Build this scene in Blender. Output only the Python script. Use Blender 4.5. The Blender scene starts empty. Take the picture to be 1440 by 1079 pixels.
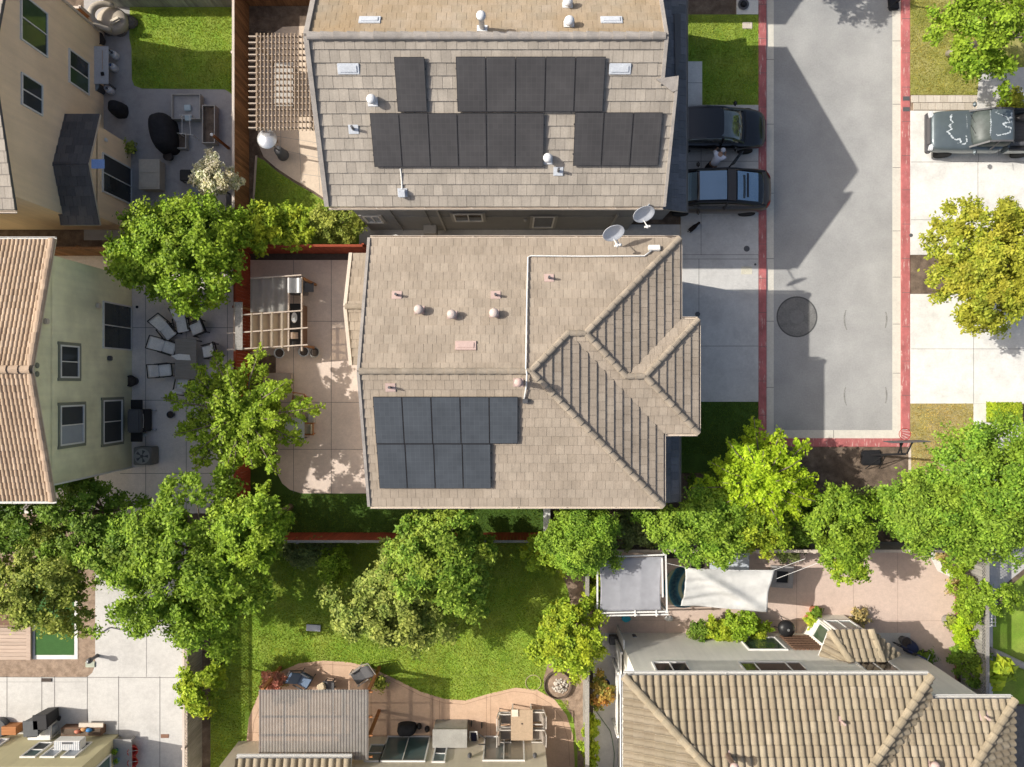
import bpy, bmesh, math, random
import numpy as np
from mathutils import Vector as V, Matrix
random.seed(7); RNG = np.random.default_rng(11)
C = bpy.context.scene.collection
HC = 32.0; FP = 1024.0; CX = 720.0; CY = 539.5
R = math.radians
def at(px, py, z=0.0):
    s = (HC - z) / FP
    return V(((px - CX) * s, (CY - py) * s, z))
def g2(pts): return [((px - CX) / 32.0, (CY - py) / 32.0) for px, py in pts]
CAMP = V((0, 0, HC))
def hit(px, py, p0, n):
    d = at(px, py, 0) - CAMP
    t = (p0 - CAMP).dot(n) / d.dot(n)
    return CAMP + d * t
INV = {}
# ---------------------------------------------------------------- objects
def tag(o, label=None, cat=None, group=None, kind=None):
    if label: o['label'] = label
    if cat: o['category'] = cat
    if group: o['group'] = group
    if kind: o['kind'] = kind
    return o
def thing(name, label, cat, loc=(0, 0, 0), rz=0.0, group=None, world=True):
    o = bpy.data.objects.new(name, None); C.objects.link(o)
    o.empty_display_size = 0.2
    o.location = loc; o.rotation_euler = (0, 0, rz)
    INV[o.name] = (Matrix.Translation(V(loc)) @ Matrix.Rotation(rz, 4, 'Z')).inverted() if world else Matrix.Identity(4)
    return tag(o, label, cat, group)
def relabel(o, label, group=None):
    o['label'] = label
    if group: o['group'] = group
    return o
def dup(root, loc, rz, label, group=None):
    r = root.copy(); C.objects.link(r); r.location = loc; r.rotation_euler = (0, 0, rz)
    r['label'] = label
    if group: r['group'] = group
    INV[r.name] = INV.get(root.name, Matrix.Identity(4))
    for ch in list(root.children):
        c = ch.copy(); C.objects.link(c); c.parent = r
        for gch in list(ch.children):
            d = gch.copy(); C.objects.link(d); d.parent = c
    return r
def link_mesh(name, me, mat, parent=None):
    o = bpy.data.objects.new(name, me); C.objects.link(o)
    if mat: me.materials.append(mat)
    if parent is not None:
        o.parent = parent
        o.matrix_parent_inverse = INV.get(parent.name, Matrix.Identity(4))
    return o
class MB:
    def __init__(s): s.v = []; s.f = []
    def add(s, vs, fs):
        o = len(s.v); s.v += [tuple(v) for v in vs]; s.f += [[i + o for i in f] for f in fs]; return s
    def box(s, x0, x1, y0, y1, z0, z1):
        return s.add([(x0,y0,z0),(x1,y0,z0),(x1,y1,z0),(x0,y1,z0),(x0,y0,z1),(x1,y0,z1),(x1,y1,z1),(x0,y1,z1)],
              [(0,3,2,1),(4,5,6,7),(0,1,5,4),(1,2,6,5),(2,3,7,6),(3,0,4,7)])
    def obox(s, c, size, rz=0.0, M=None):
        m = Matrix.Rotation(rz, 3, 'Z') if M is None else M
        hx, hy, hz = size[0]/2, size[1]/2, size[2]/2; c = V(c)
        vs = [c + m @ V((a*hx, b*hy, d*hz)) for d in (-1, 1) for a, b in ((-1,-1),(1,-1),(1,1),(-1,1))]
        return s.add(vs, [(0,3,2,1),(4,5,6,7),(0,1,5,4),(1,2,6,5),(2,3,7,6),(3,0,4,7)])
    def prism(s, poly, z0, z1):
        n = len(poly); vs = [(p[0], p[1], z0) for p in poly] + [(p[0], p[1], z1) for p in poly]
        return s.add(vs, [list(range(n))[::-1], list(range(n, 2*n))] + [(i, (i+1) % n, (i+1) % n + n, i + n) for i in range(n)])
    def slab(s, pts, off):          # 3d polygon extruded by vector
        n = len(pts); off = V(off)
        vs = [V(p) for p in pts] + [V(p) + off for p in pts]
        return s.add(vs, [list(range(n)), list(range(n, 2*n))[::-1]] + [(i, (i+1) % n, (i+1) % n + n, i + n) for i in range(n)])
    def bar(s, p, q, w, h=None, up=(0, 0, 1)):
        p = V(p); q = V(q); h = w if h is None else h
        d = (q - p); L = d.length
        if L < 1e-6: return s
        d.normalize(); up = V(up)
        if abs(d.dot(up)) > .98: up = V((1, 0, 0))
        a = d.cross(up).normalized(); b = a.cross(d).normalized()
        vs = [c + a*(i*w/2) + b*(j*h/2) for c in (p, q) for i, j in ((-1,-1),(1,-1),(1,1),(-1,1))]
        return s.add(vs, [(0,3,2,1),(4,5,6,7),(0,1,5,4),(1,2,6,5),(2,3,7,6),(3,0,4,7)])
    def tube(s, pts, r, n=8, close=False):
        pts = [V(p) for p in pts]; m = len(pts)
        rs = r if isinstance(r, (list, tuple)) else [r] * m
        rings = []
        for i, p in enumerate(pts):
            if close: d = pts[(i+1) % m] - pts[i-1]
            else: d = pts[min(i+1, m-1)] - pts[max(i-1, 0)]
            d.normalize(); up = V((0, 0, 1)) if abs(d.z) < .95 else V((1, 0, 0))
            a = d.cross(up).normalized(); b = a.cross(d).normalized()
            rings.append([p + (a*math.cos(t) + b*math.sin(t)) * rs[i] for t in [2*math.pi*k/n for k in range(n)]])
        vs = [v for rg in rings for v in rg]; fs = []
        for i in range(m if close else m-1):
            j = (i+1) % m
            for k in range(n): fs.append((i*n+k, i*n+(k+1) % n, j*n+(k+1) % n, j*n+k))
        if not close: fs += [list(range(n))[::-1], list(range((m-1)*n, m*n))]
        return s.add(vs, fs)
    def lathe(s, c, prof, n=18, M=None):
        c = V(c); vs = []; fs = []
        for r, z in prof:
            for k in range(n):
                t = 2*math.pi*k/n; p = V((r*math.cos(t), r*math.sin(t), z))
                vs.append(c + (M @ p if M is not None else p))
        for i in range(len(prof)-1):
            for k in range(n): fs.append((i*n+k, i*n+(k+1) % n, (i+1)*n+(k+1) % n, (i+1)*n+k))
        if prof[0][0] > 1e-5: fs.append(list(range(n))[::-1])
        if prof[-1][0] > 1e-5: fs.append(list(range((len(prof)-1)*n, len(prof)*n)))
        return s.add(vs, fs)
    def loft(s, rings, cap=True):
        n = len(rings[0]); vs = [v for r in rings for v in r]; fs = []
        for i in range(len(rings)-1):
            for k in range(n): fs.append((i*n+k, i*n+(k+1) % n, (i+1)*n+(k+1) % n, (i+1)*n+k))
        if cap: fs += [list(range(n))[::-1], list(range((len(rings)-1)*n, len(rings)*n))]
        return s.add(vs, fs)
    def build(s, name, mat, parent=None, smooth=False, bevel=0.0, sub=0, fixn=True, seg=2):
        off = V((0, 0, 0))
        if parent is None and s.v:      # origin at the base of the thing
            a = np.array(s.v); off = V(((a[:,0].min()+a[:,0].max())/2, (a[:,1].min()+a[:,1].max())/2, a[:,2].min()))
        me = bpy.data.meshes.new(name)
        me.from_pydata([tuple(V(v) - off) for v in s.v], [], s.f)
        if bevel or fixn:
            bm = bmesh.new(); bm.from_mesh(me)
            if fixn: bmesh.ops.recalc_face_normals(bm, faces=bm.faces)
            if bevel: bmesh.ops.bevel(bm, geom=[e for e in bm.edges if e.calc_face_angle(0) > .5], offset=bevel, segments=seg, affect='EDGES', clamp_overlap=True)
            bm.to_mesh(me); bm.free()
        if smooth: me.polygons.foreach_set('use_smooth', [True]*len(me.polygons))
        me.update()
        o = link_mesh(name, me, mat, parent); o.location = off
        if sub:
            m = o.modifiers.new('sub', 'SUBSURF'); m.levels = sub; m.render_levels = sub
        return o
def single(mb, name, mat, label, cat, group=None, **k): return tag(mb.build(name, mat, None, **k), label, cat, group)
def struct(mb, name, mat, **k): return tag(mb.build(name, mat, None, **k), kind='structure')
# ---------------------------------------------------------------- materials
MATS = {}
class NT:
    def __init__(s, name):
        s.m = bpy.data.materials.new(name); s.m.use_nodes = True; s.t = s.m.node_tree
        s.b = s.t.nodes['Principled BSDF']; s.out = s.t.nodes['Material Output']
        s.geo = s.t.nodes.new('ShaderNodeNewGeometry')
    def n(s, t, **k):
        x = s.t.nodes.new(t)
        for a, b in k.items(): setattr(x, a, b)
        return x
    def l(s, a, b): s.t.links.new(a, b)
    def noise(s, scale, detail=4, rough=.6, vec=None):
        x = s.n('ShaderNodeTexNoise'); x.inputs['Scale'].default_value = scale; x.inputs['Detail'].default_value = detail; x.inputs['Roughness'].default_value = rough
        s.l(vec or s.geo.outputs['Position'], x.inputs['Vector']); return x.outputs['Fac']
    def ramp(s, fac, stops):
        x = s.n('ShaderNodeValToRGB'); e = x.color_ramp.elements
        while len(e) < len(stops): e.new(.5)
        for i, (p, c) in enumerate(stops): e[i].position = p; e[i].color = (*c, 1) if len(c) == 3 else c
        s.l(fac, x.inputs['Fac']); return x.outputs['Color']
    def mix(s, fac, a, b, mode='MIX'):
        x = s.n('ShaderNodeMix', data_type='RGBA', blend_type=mode)
        for sock, val in ((x.inputs['Factor'], fac), (x.inputs[6], a), (x.inputs[7], b)):
            if hasattr(val, 'links'): s.l(val, sock)
            elif isinstance(val, (int, float)): sock.default_value = val
            else: sock.default_value = (*val, 1)
        return x.outputs[2]
    def math(s, op, a, b=0.0):
        x = s.n('ShaderNodeMath', operation=op)
        for sock, val in ((x.inputs[0], a), (x.inputs[1], b)):
            if hasattr(val, 'links'): s.l(val, sock)
            else: sock.default_value = val
        return x.outputs[0]
    def bump(s, fac, strength, dist=.02):
        x = s.n('ShaderNodeBump'); x.inputs['Strength'].default_value = strength; x.inputs['Distance'].default_value = dist
        s.l(fac, x.inputs['Height']); s.l(x.outputs['Normal'], s.b.inputs['Normal'])
    def val(s, col, fac, lo, hi):   # multiply colour by a value ramp
        return s.mix(1.0, col, s.ramp(fac, [(.25, (lo,)*3), (.75, (hi,)*3)]), 'MULTIPLY')
    def done(s, col, rough=.8, metal=0.0, spec=.3):
        if hasattr(col, 'links'): s.l(col, s.b.inputs['Base Color'])
        else: s.b.inputs['Base Color'].default_value = (*col, 1)
        s.b.inputs['Roughness'].default_value = rough; s.b.inputs['Metallic'].default_value = metal
        s.b.inputs['Specular IOR Level'].default_value = spec
        return s.m
def mk(name, col, rough=.8, var=.18, scale=2.0, fine=25.0, fvar=.12, island=0.0, metal=0.0, spec=.3, bump=.0, col2=None, patch=.0, pscale=.7):
    if name in MATS: return MATS[name]
    t = NT(name); c = t.mix(1.0, col, (1, 1, 1), 'MULTIPLY')
    if col2 is not None:
        f = t.ramp(t.noise(pscale, 5), [(.38, (0,)*3), (.62, (1,)*3)])
        c = t.mix(t.math('MULTIPLY', f, patch or 1.0), c, col2)
    if var: c = t.val(c, t.noise(scale), 1-var, 1+var)
    fn = t.noise(fine, 3)
    if fvar: c = t.val(c, fn, 1-fvar, 1+fvar)
    if island:
        c = t.mix(1.0, c, t.ramp(t.geo.outputs['Random Per Island'], [(0, (1-island,)*3), (1, (1+island,)*3)]), 'MULTIPLY')
    if bump: t.bump(fn, bump)
    MATS[name] = t.done(c, rough, metal, spec); return MATS[name]
def mk_tile(name, c1, c2, c3, moss=None, pscale=.5, dirt=.25, rough=.85, streak=8.0):
    t = NT(name)
    r = t.geo.outputs['Random Per Island']
    c = t.ramp(r, [(0, c1), (.5, c2), (1, c3)])
    if moss: c = t.mix(t.math('MULTIPLY', t.ramp(t.noise(pscale, 6), [(.35, (0,)*3), (.65, (1,)*3)]), .75), c, moss)
    c = t.val(c, t.noise(1.1, 5), 1-dirt, 1+dirt*.7)
    fn = t.noise(18, 4, .7); c = t.val(c, fn, .86, 1.12)
    mp = t.n('ShaderNodeMapping'); mp.inputs['Scale'].default_value = (streak, .6, .6); t.l(t.geo.outputs['Position'], mp.inputs['Vector'])
    c = t.val(c, t.noise(2.2, 3, vec=mp.outputs[0]), .9, 1.08)
    big_ = t.noise(.35, 6, .7); c = t.val(c, big_, 1-dirt*.8, 1+dirt*.5)
    t.bump(fn, .25, .01)
    MATS[name] = t.done(c, rough, 0, .25); return MATS[name]
def mk_leaf(name, dark, mid, light, trans=.35, tintcol=(.2, .18, .03), tint=.25, gain=1.85):
    dark, mid, light, tintcol = [tuple(min(.8, c*g) for c, g in zip(x, (gain*1.04, gain*.96, gain*.6))) for x in (dark, mid, light, tintcol)]
    t = NT(name); at_ = t.n('ShaderNodeAttribute', attribute_name='tint')
    dark = tuple(x*.75 for x in dark); light = tuple(x*1.08 for x in light)
    c = t.ramp(t.geo.outputs['Random Per Island'], [(0, dark), (.5, mid), (1, light)])
    c = t.mix(t.math('MULTIPLY', at_.outputs['Fac'], tint), c, tintcol)
    c = t.val(c, t.noise(1.3, 4), .62, 1.32)
    t.done(c, .55, 0, .18)
    tr = t.n('ShaderNodeBsdfTranslucent'); mx = t.n('ShaderNodeMixShader')
    t.l(t.mix(1.0, c, (1.25, 1.35, .6), 'MULTIPLY'), tr.inputs['Color']); mx.inputs[0].default_value = trans*.7
    t.l(t.b.outputs[0], mx.inputs[1]); t.l(tr.outputs[0], mx.inputs[2]); t.l(mx.outputs[0], t.out.inputs['Surface'])
    MATS[name] = t.m; return t.m
def mk_clear(name, col, alpha, rough=.4, trans=.5):   # thin translucent sheet
    t = NT(name); t.done(t.val(t.mix(1.0, col, (1, 1, 1), 'MULTIPLY'), t.noise(3), .85, 1.12), rough, 0, .4)
    tl = t.n('ShaderNodeBsdfTranslucent'); tl.inputs['Color'].default_value = (*col, 1)
    m1 = t.n('ShaderNodeMixShader'); m1.inputs[0].default_value = trans; t.l(t.b.outputs[0], m1.inputs[1]); t.l(tl.outputs[0], m1.inputs[2])
    tp = t.n('ShaderNodeBsdfTransparent'); tp.inputs['Color'].default_value = (*col, 1)
    m2 = t.n('ShaderNodeMixShader'); m2.inputs[0].default_value = alpha; t.l(tp.outputs[0], m2.inputs[1]); t.l(m1.outputs[0], m2.inputs[2])
    t.l(m2.outputs[0], t.out.inputs['Surface']); MATS[name] = t.m; return t.m

asphalt = mk('asphalt', (.385, .38, .365), .92, .09, .9, 14, .085, bump=.4, col2=(.315, .312, .302), patch=.8, pscale=.4)
def mk_conc(name, col, stain=(.30, .29, .28), amt=.5):
    t = NT(name); c = t.mix(1.0, col, (1, 1, 1), 'MULTIPLY')
    f = t.ramp(t.noise(.8, 6, .65), [(.46, (0,)*3), (.75, (1,)*3)])
    c = t.mix(t.math('MULTIPLY', f, amt), c, stain)
    c = t.val(c, t.noise(5, 4), .92, 1.06); fn = t.noise(16, 4, .7); c = t.val(c, fn, .90, 1.07); sp_ = t.ramp(t.noise(3.2, 3, .5), [(.70, (0,)*3), (.76, (1,)*3)]); c = t.mix(t.math('MULTIPLY', sp_, .07), c, stain)
    mp = t.n('ShaderNodeMapping'); mp.inputs['Scale'].default_value = (1.0, 14, 1); t.l(t.geo.outputs['Position'], mp.inputs['Vector'])
    c = t.val(c, t.noise(3, 3, vec=mp.outputs[0]), .96, 1.03)
    t.bump(fn, .15, .01); MATS[name] = t.done(c, .85, 0, .25); return MATS[name]
conc_white = mk_conc('driveway_concrete', (.75, .735, .69), (.46, .45, .425), .7)
conc_grey = mk_conc('grey_concrete', (.60, .575, .555), (.47, .45, .44), .6)
conc_patio = mk_conc('pale_patio_concrete', (.86, .78, .73), (.70, .64, .60), .6)
conc_drive = mk_conc('shade_dimmed_driveway', (.60, .585, .555), (.42, .405, .385), .7)  # stained concrete, its colour dimmed to carry the house shade
conc_warm = mk_conc('broomed_concrete', (.56, .545, .515), (.40, .385, .365), .7)
gutter_m = mk_conc('gutter_concrete', (.64, .61, .53), (.50, .47, .41), .5)
patio_pink = mk_conc('salmon_patio', (.60, .47, .395), (.50, .385, .32), .6)
patio_beige = mk_conc('beige_patio', (.68, .56, .475), (.54, .44, .38), .55)
stamped = mk_conc('stamped_tan_concrete', (.58, .405, .285), (.46, .31, .21), .7)
stamp_grey = mk_conc('stamped_grey_concrete', (.40, .385, .375), (.24, .235, .235), .8)
flag_m = mk_conc('flagstone_patio', (.66, .54, .42), (.55, .44, .34), .6)
joint_m = mk('joint_dark', (.13, .12, .115), .9)
joint_l = mk('joint_soft', (.30, .285, .27), .9)
mulch = mk('mulch_soil', (.13, .095, .07), .95, .35, 3, 45, .4, bump=.6, col2=(.20, .15, .11), patch=.7, pscale=1.5)
mulch_l = mk('bark_chips', (.27, .195, .14), .95, .3, 4, 45, .35, bump=.6, col2=(.36, .27, .20), patch=.6, pscale=2)
soil_dark = mk('dark_soil', (.075, .06, .052), .95, .3, 3, 45, .4, bump=.5)
lawn_m = mk('lawn_soil', (.175, .29, .03), .95, .25, 1.2, 30, .25, bump=.4, col2=(.28, .34, .06), patch=.7, pscale=.8)
lawn_ne = mk('patchy_lawn_soil', (.25, .26, .06), .95, .25, 1.2, 30, .3, bump=.5, col2=(.36, .31, .13), patch=.6, pscale=.6)
lawn_dk = mk('shaded_lawn_soil', (.06, .115, .018), .95, .25, 1.2, 30, .3, bump=.7)  # darker copy of the lawn colour with the shade worked in
lawn_dry = mk('dry_lawn_soil', (.34, .30, .12), .95, .25, 1.2, 30, .3, bump=.7, col2=(.38, .30, .16), patch=.8, pscale=.8)
turf_m = mk('artificial_turf', (.045, .12, .03), .9, .1, 5, 60, .3, bump=.5)
def mk_curb():
    t = NT('red_curb_paint'); c = t.val(t.mix(1.0, (.42, .135, .13), (1, 1, 1), 'MULTIPLY'), t.noise(1.6, 7, .7), .62, 1.4)
    mp = t.n('ShaderNodeMapping'); mp.inputs['Scale'].default_value = (6, 1, 1); t.l(t.geo.outputs['Position'], mp.inputs['Vector'])
    f = t.ramp(t.noise(2.0, 8, .75, mp.outputs[0]), [(.56, (0,)*3), (.64, (1,)*3)])
    c = t.mix(f, c, (.60, .42, .38)); return t.done(c, .7, 0, .3)
curb_m = mk_curb()
t_main = mk_tile('beige_flat_tile', (.345, .286, .222), (.37, .308, .242), (.40, .336, .264), dirt=.18)
t_top = mk_tile('grey_beige_tile', (.335, .298, .252), (.375, .333, .282), (.425, .378, .318), dirt=.15)
t_topn = mk_tile('lichen_tile', (.33, .28, .21), (.38, .315, .235), (.42, .35, .27), moss=(.36, .25, .135), pscale=.45, dirt=.15)
t_tan = mk_tile('dark_shingle', (.10, .095, .095), (.12, .115, .115), (.15, .14, .135), dirt=.1)
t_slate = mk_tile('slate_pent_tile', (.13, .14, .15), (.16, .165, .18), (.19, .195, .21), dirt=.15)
t_se = mk_tile('tan_barrel_tile', (.29, .24, .165), (.345, .29, .20), (.41, .35, .255), moss=(.235, .19, .135), pscale=1.1, dirt=.2, streak=1)
t_green = mk_tile('pink_barrel_tile', (.39, .28, .19), (.45, .33, .225), (.51, .385, .275), dirt=.12, streak=1)
cap_main = mk('cap_beige', (.32, .27, .21), .85, .2, 3, 30, .15, island=.12)
cap_grey = mk('cap_grey', (.34, .31, .28), .85, .2, 3, 30, .15, island=.12)
cap_se = mk('cap_tan', (.35, .29, .20), .85, .2, 3, 30, .15, island=.15)
cap_pink = mk('cap_pink', (.40, .295, .21), .85, .2, 3, 30, .15, island=.1)
w_grey = mk('grey_stucco', (.26, .265, .27), .9, .08, 1.5, 60, .1, bump=.3)
w_grey2 = mk('grey_lap_siding', (.27, .27, .265), .85, .06, 1.5, 60, .08)
w_green = mk('pale_green_stucco', (.88, .86, .60), .92, .07, .8, 70, .09, bump=.4, col2=(.47, .45, .30), patch=.4)
w_tan = mk('tan_stucco', (.90, .70, .48), .92, .08, .8, 70, .09, bump=.4)
w_white = mk('offwhite_stucco', (.88, .845, .74), .92, .07, .9, 70, .08, bump=.4)
w_beige = mk('beige_stucco', (.64, .57, .45), .92, .08, .9, 70, .08, bump=.4)
w_olive = mk('olive_stucco', (.58, .53, .33), .92, .08, .9, 70, .08, bump=.4)
def streak(m, lo=.94, hi=1.03):
    t = m.node_tree; b = t.nodes['Principled BSDF']; src = b.inputs['Base Color'].links[0].from_socket; geo = [n for n in t.nodes if n.type == 'NEW_GEOMETRY'][0]
    mp = t.nodes.new('ShaderNodeMapping'); mp.inputs['Scale'].default_value = (5, 5, .35); t.links.new(geo.outputs['Position'], mp.inputs['Vector'])
    nz = t.nodes.new('ShaderNodeTexNoise'); nz.inputs['Scale'].default_value = 1.0; nz.inputs['Detail'].default_value = 6; t.links.new(mp.outputs[0], nz.inputs['Vector'])
    rp = t.nodes.new('ShaderNodeValToRGB'); rp.color_ramp.elements[0].position = .3; rp.color_ramp.elements[0].color = (lo, lo, lo, 1); rp.color_ramp.elements[1].position = .65; rp.color_ramp.elements[1].color = (hi, hi, hi, 1); t.links.new(nz.outputs['Fac'], rp.inputs['Fac'])
    mx = t.nodes.new('ShaderNodeMix'); mx.data_type = 'RGBA'; mx.blend_type = 'MULTIPLY'; mx.inputs['Factor'].default_value = 1; t.links.new(src, mx.inputs[6]); t.links.new(rp.outputs['Color'], mx.inputs[7]); t.links.new(mx.outputs[2], b.inputs['Base Color'])
for m_ in (w_grey, w_green, w_tan, w_white, w_beige, w_olive): streak(m_)
trim_w = mk('white_trim', (.72, .71, .68), .6, .05)
trim_b = mk('cream_gutter', (.62, .54, .45), .6, .08)
trim_g = mk('grey_green_trim', (.22, .23, .18), .7, .08)
trim_gr = mk('grey_trim', (.36, .35, .33), .7, .08)
glass = mk('window_glass', (.035, .042, .045), .06, .15, .8, 9, 0, spec=.6)
glass_gr = mk('green_glass', (.05, .085, .05), .06, .3, .9, 9, 0, spec=.6)
glass_t = mk('teal_glass', (.09, .14, .14), .06, .25, .9, 9, 0, spec=.6)
glass_b = mk('pale_blind_glass', (.33, .36, .40), .15, .1, .9, 9, 0, spec=.5)
screen_m = mk('insect_screen', (.055, .06, .065), .6, .1)
pv = None
def mk_pv(name, col, line):
    t = NT(name)
    tc = t.n('ShaderNodeTexBrick'); tc.offset = 0; tc.inputs['Scale'].default_value = 1
    tc.inputs['Brick Width'].default_value = .16; tc.inputs['Row Height'].default_value = .16; tc.inputs['Mortar Size'].default_value = .004; tc.inputs['Mortar Smooth'].default_value = .3
    tc.inputs['Color1'].default_value = (*col, 1); tc.inputs['Color2'].default_value = (*[x*1.12 for x in col], 1); tc.inputs['Mortar'].default_value = (*line, 1)
    t.l(t.geo.outputs['Position'], tc.inputs['Vector'])
    c = t.val(tc.outputs['Color'], t.noise(.9, 5), .82, 1.2)
    sp = t.ramp(t.noise(9, 2), [(.80, (0,)*3), (.83, (1,)*3)]); c = t.mix(t.math('MULTIPLY', sp, .25), c, (.3, .3, .3))
    MATS[name] = t.done(c, .38, 0, .40); return t.m
pv_blue = mk_pv('solar_cells_blue', (.060, .068, .078), (.095, .104, .114))
pv_black = mk_pv('solar_cells_black', (.060, .057, .057), (.090, .087, .085))
pv_frame = mk('panel_frame', (.03, .03, .033), .4, .05)
vent_p = mk('pink_flashing', (.50, .37, .33), .7, .1)
vent_w = mk('galvanised_white', (.70, .71, .72), .45, .08)
vent_b = mk('pale_blue_metal', (.55, .58, .62), .4, .12, 6)
lead = mk('dark_grey_metal', (.10, .10, .105), .5, .1)
black = mk('black_plastic', (.02, .02, .022), .5, .1)
black_cl = mk('black_cover_cloth', (.022, .022, .025), .85, .3, 6)
steel = mk('steel', (.55, .56, .57), .35, .08, metal=.8)
dish_m = mk('dish_grey', (.52, .54, .57), .45, .06)
def mk_wood(name, c1, c2, axis='Z', rough=.8, island=.18):
    t = NT(name); mp = t.n('ShaderNodeMapping')
    mp.inputs['Scale'].default_value = {'Z': (9, 9, .8), 'X': (.8, 9, 9), 'Y': (9, .8, 9)}[axis]
    t.l(t.geo.outputs['Position'], mp.inputs['Vector'])
    c = t.ramp(t.noise(2.0, 6, .65, mp.outputs[0]), [(.3, c1), (.7, c2)])
    c = t.mix(1.0, c, t.ramp(t.geo.outputs['Random Per Island'], [(0, (1-island,)*3), (1, (1+island,)*3)]), 'MULTIPLY')
    MATS[name] = t.done(c, rough, 0, .25); return t.m
wood_br = mk_wood('brown_fence_wood', (.16, .075, .035), (.34, .17, .075), island=.3)
wood_gy = mk_wood('weathered_fence_wood', (.20, .19, .17), (.36, .34, .31), island=.2)
wood_gn = mk_wood('greyed_green_wood', (.26, .28, .26), (.42, .43, .40), island=.25)
wood_red = mk_wood('red_stained_wood', (.20, .038, .018), (.30, .065, .03), island=.12)
wood_perg = mk_wood('pergola_wood', (.24, .18, .125), (.38, .29, .21), 'Y', island=.15)
wood_pergx = mk_wood('pergola_rafter_wood', (.36, .29, .23), (.52, .44, .36), 'X', island=.15)
wood_or = mk_wood('orange_wood', (.30, .12, .045), (.42, .19, .08), 'X')
wood_deck = mk_wood('deck_board', (.40, .30, .235), (.52, .41, .33), 'X', island=.12)
wood_dk = mk_wood('dark_brown_wood', (.13, .075, .05), (.22, .13, .085), 'X')
bark = mk_wood('bark', (.11, .085, .065), (.22, .18, .14), 'Z')
bark_w = mk_wood('pale_bark', (.40, .35, .30), (.55, .50, .45), 'Z')
# ================================================================ ground
def smooth_poly(pts, n=6):
    out = []; m = len(pts)
    for i in range(m):
        p0, p1, p2, p3 = (V(pts[(i+k) % m]) for k in (-1, 0, 1, 2))
        for k in range(n):
            t = k / n
            out.append(tuple(.5*((2*p1) + (p2-p0)*t + (2*p0-5*p1+4*p2-p3)*t*t + (3*p1-p0-3*p2+p3)*t**3)))
    return out
def sheet(name, pts, mat, z, smooth=False, thick=0.0):
    p = g2(smooth_poly(pts) if smooth else pts)
    mb = MB()
    if thick: mb.prism(p, z - thick, z)
    else: mb.add([(x, y, z) for x, y in p], [list(range(len(p)))])
    o = struct(mb, name, mat, fixn=bool(thick))
    me = o.data
    if not thick and me.polygons[0].normal.z < 0: me.flip_normals()
    if not thick and len(p) > 4:
        bm = bmesh.new(); bm.from_mesh(me); bmesh.ops.triangulate(bm, faces=bm.faces); bm.to_mesh(me); bm.free()
    return o
def rect(x0, y0, x1, y1): return [(x0, y0), (x1, y0), (x1, y1), (x0, y1)]
def joints(lines, z, w=.02, mat=None, name='expansion_joint'):
    for (a, b, c, d) in lines:
        p, q = at(a, b), at(c, d); mb = MB(); dd = (q-p).normalized(); nn = V((-dd.y, dd.x, 0))*w/2
        mb.add([V((p.x, p.y, z))-nn, V((q.x, q.y, z))-nn, V((q.x, q.y, z))+nn, V((p.x, p.y, z))+nn], [(0, 1, 2, 3)])
        struct(mb, name, mat or joint_m)
mb = MB(); mb.add([(-300, -300, -.006), (300, -300, -.006), (300, 300, -.006), (-300, 300, -.006)], [(0, 1, 2, 3)])
struct(mb, 'ground', mulch)
KT = .10
sheet('road', rect(1087, -900, 1256, 606), asphalt, .004)
sheet('gutter', rect(1077, -900, 1088, 606), gutter_m, .012)
sheet('gutter', rect(1254.6, -900, 1266.4, 606), gutter_m, .012)
sheet('gutter', rect(1077, 605, 1266.4, 616.5), gutter_m, .010)
joints([(1077, y, 1088, y) for y in (84, 175, 272, 364, 452, 545)] + [(1255, y, 1266, y) for y in (58, 147, 236, 325, 390, 456, 525)] + [(1172, 605, 1172, 616)], .018)
def curb(x0, y0, x1, y1):
    a, b = at(x0, y1), at(x1, y0); m = MB(); m.box(a.x, b.x, a.y, b.y, 0, KT)
    return struct(m, 'kerb', curb_m, bevel=.02)
curb(1065.5, -900, 1077, 628.5); curb(1266.4, -900, 1278.5, 628.5); curb(1077.1, 616.5, 1266.3, 628.3)
joints([(1065.6, y, 1076.9, y) for y in range(-40, 628, 48)] + [(1266.5, y, 1278.4, y) for y in range(-20, 628, 48)], KT+.003, .02)
for y in (140, 155): sheet('kerb_scuff', rect(1268, y-3, 1277.5, y+3), lead, KT+.004)
# manhole patch, tyre scuffs
patch_m = mk('asphalt_patch', (.16, .158, .152), .9, .15, 3, 14, .2, col2=(.21, .205, .195), patch=.7, pscale=2)
def ring_sheet(name, c, r0, r1, z, mat, a0=0, a1=360, n=40):
    m = MB(); vs = []; fs = []
    for k in range(n+1):
        t = R(a0 + (a1-a0)*k/n)
        for r in (r0, r1): vs.append((c.x + r*math.cos(t), c.y + r*math.sin(t), z))
    for k in range(n): fs.append((2*k, 2*k+1, 2*k+3, 2*k+2))
    m.add(vs, fs); return struct(m, name, mat)
ring_sheet('road_patch', at(1120.5, 445.7), 0.0, .88, .008, patch_m)
ring_sheet('manhole_cover', at(1120.5, 445.7), 0.0, .31, .012, mk('manhole_iron', (.19, .187, .18), .6, .15, 6))
ring_sheet('road_seam', at(1120.5, 445.7), .84, .90, .013, mk('seam', (.09, .09, .09), .9))
tyre = mk('tyre_rub', (.25, .245, .23), .9, .3, 6, 40, .4)
for (y, a0, a1) in ((449, 155, 210), (449, -24, 20), (556, 158, 208), (556, -22, 22)):
    c = at(1217, y); 
    for q in range(5): ring_sheet('tyre_mark', c, .92-.012*abs(q-2), .965-.03*abs(q-2)*.5, .009+.0006*q, tyre, a0+(a1-a0)*(.1*abs(q-2)), a1-(a1-a0)*.12*abs(q-2), 12)
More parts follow.
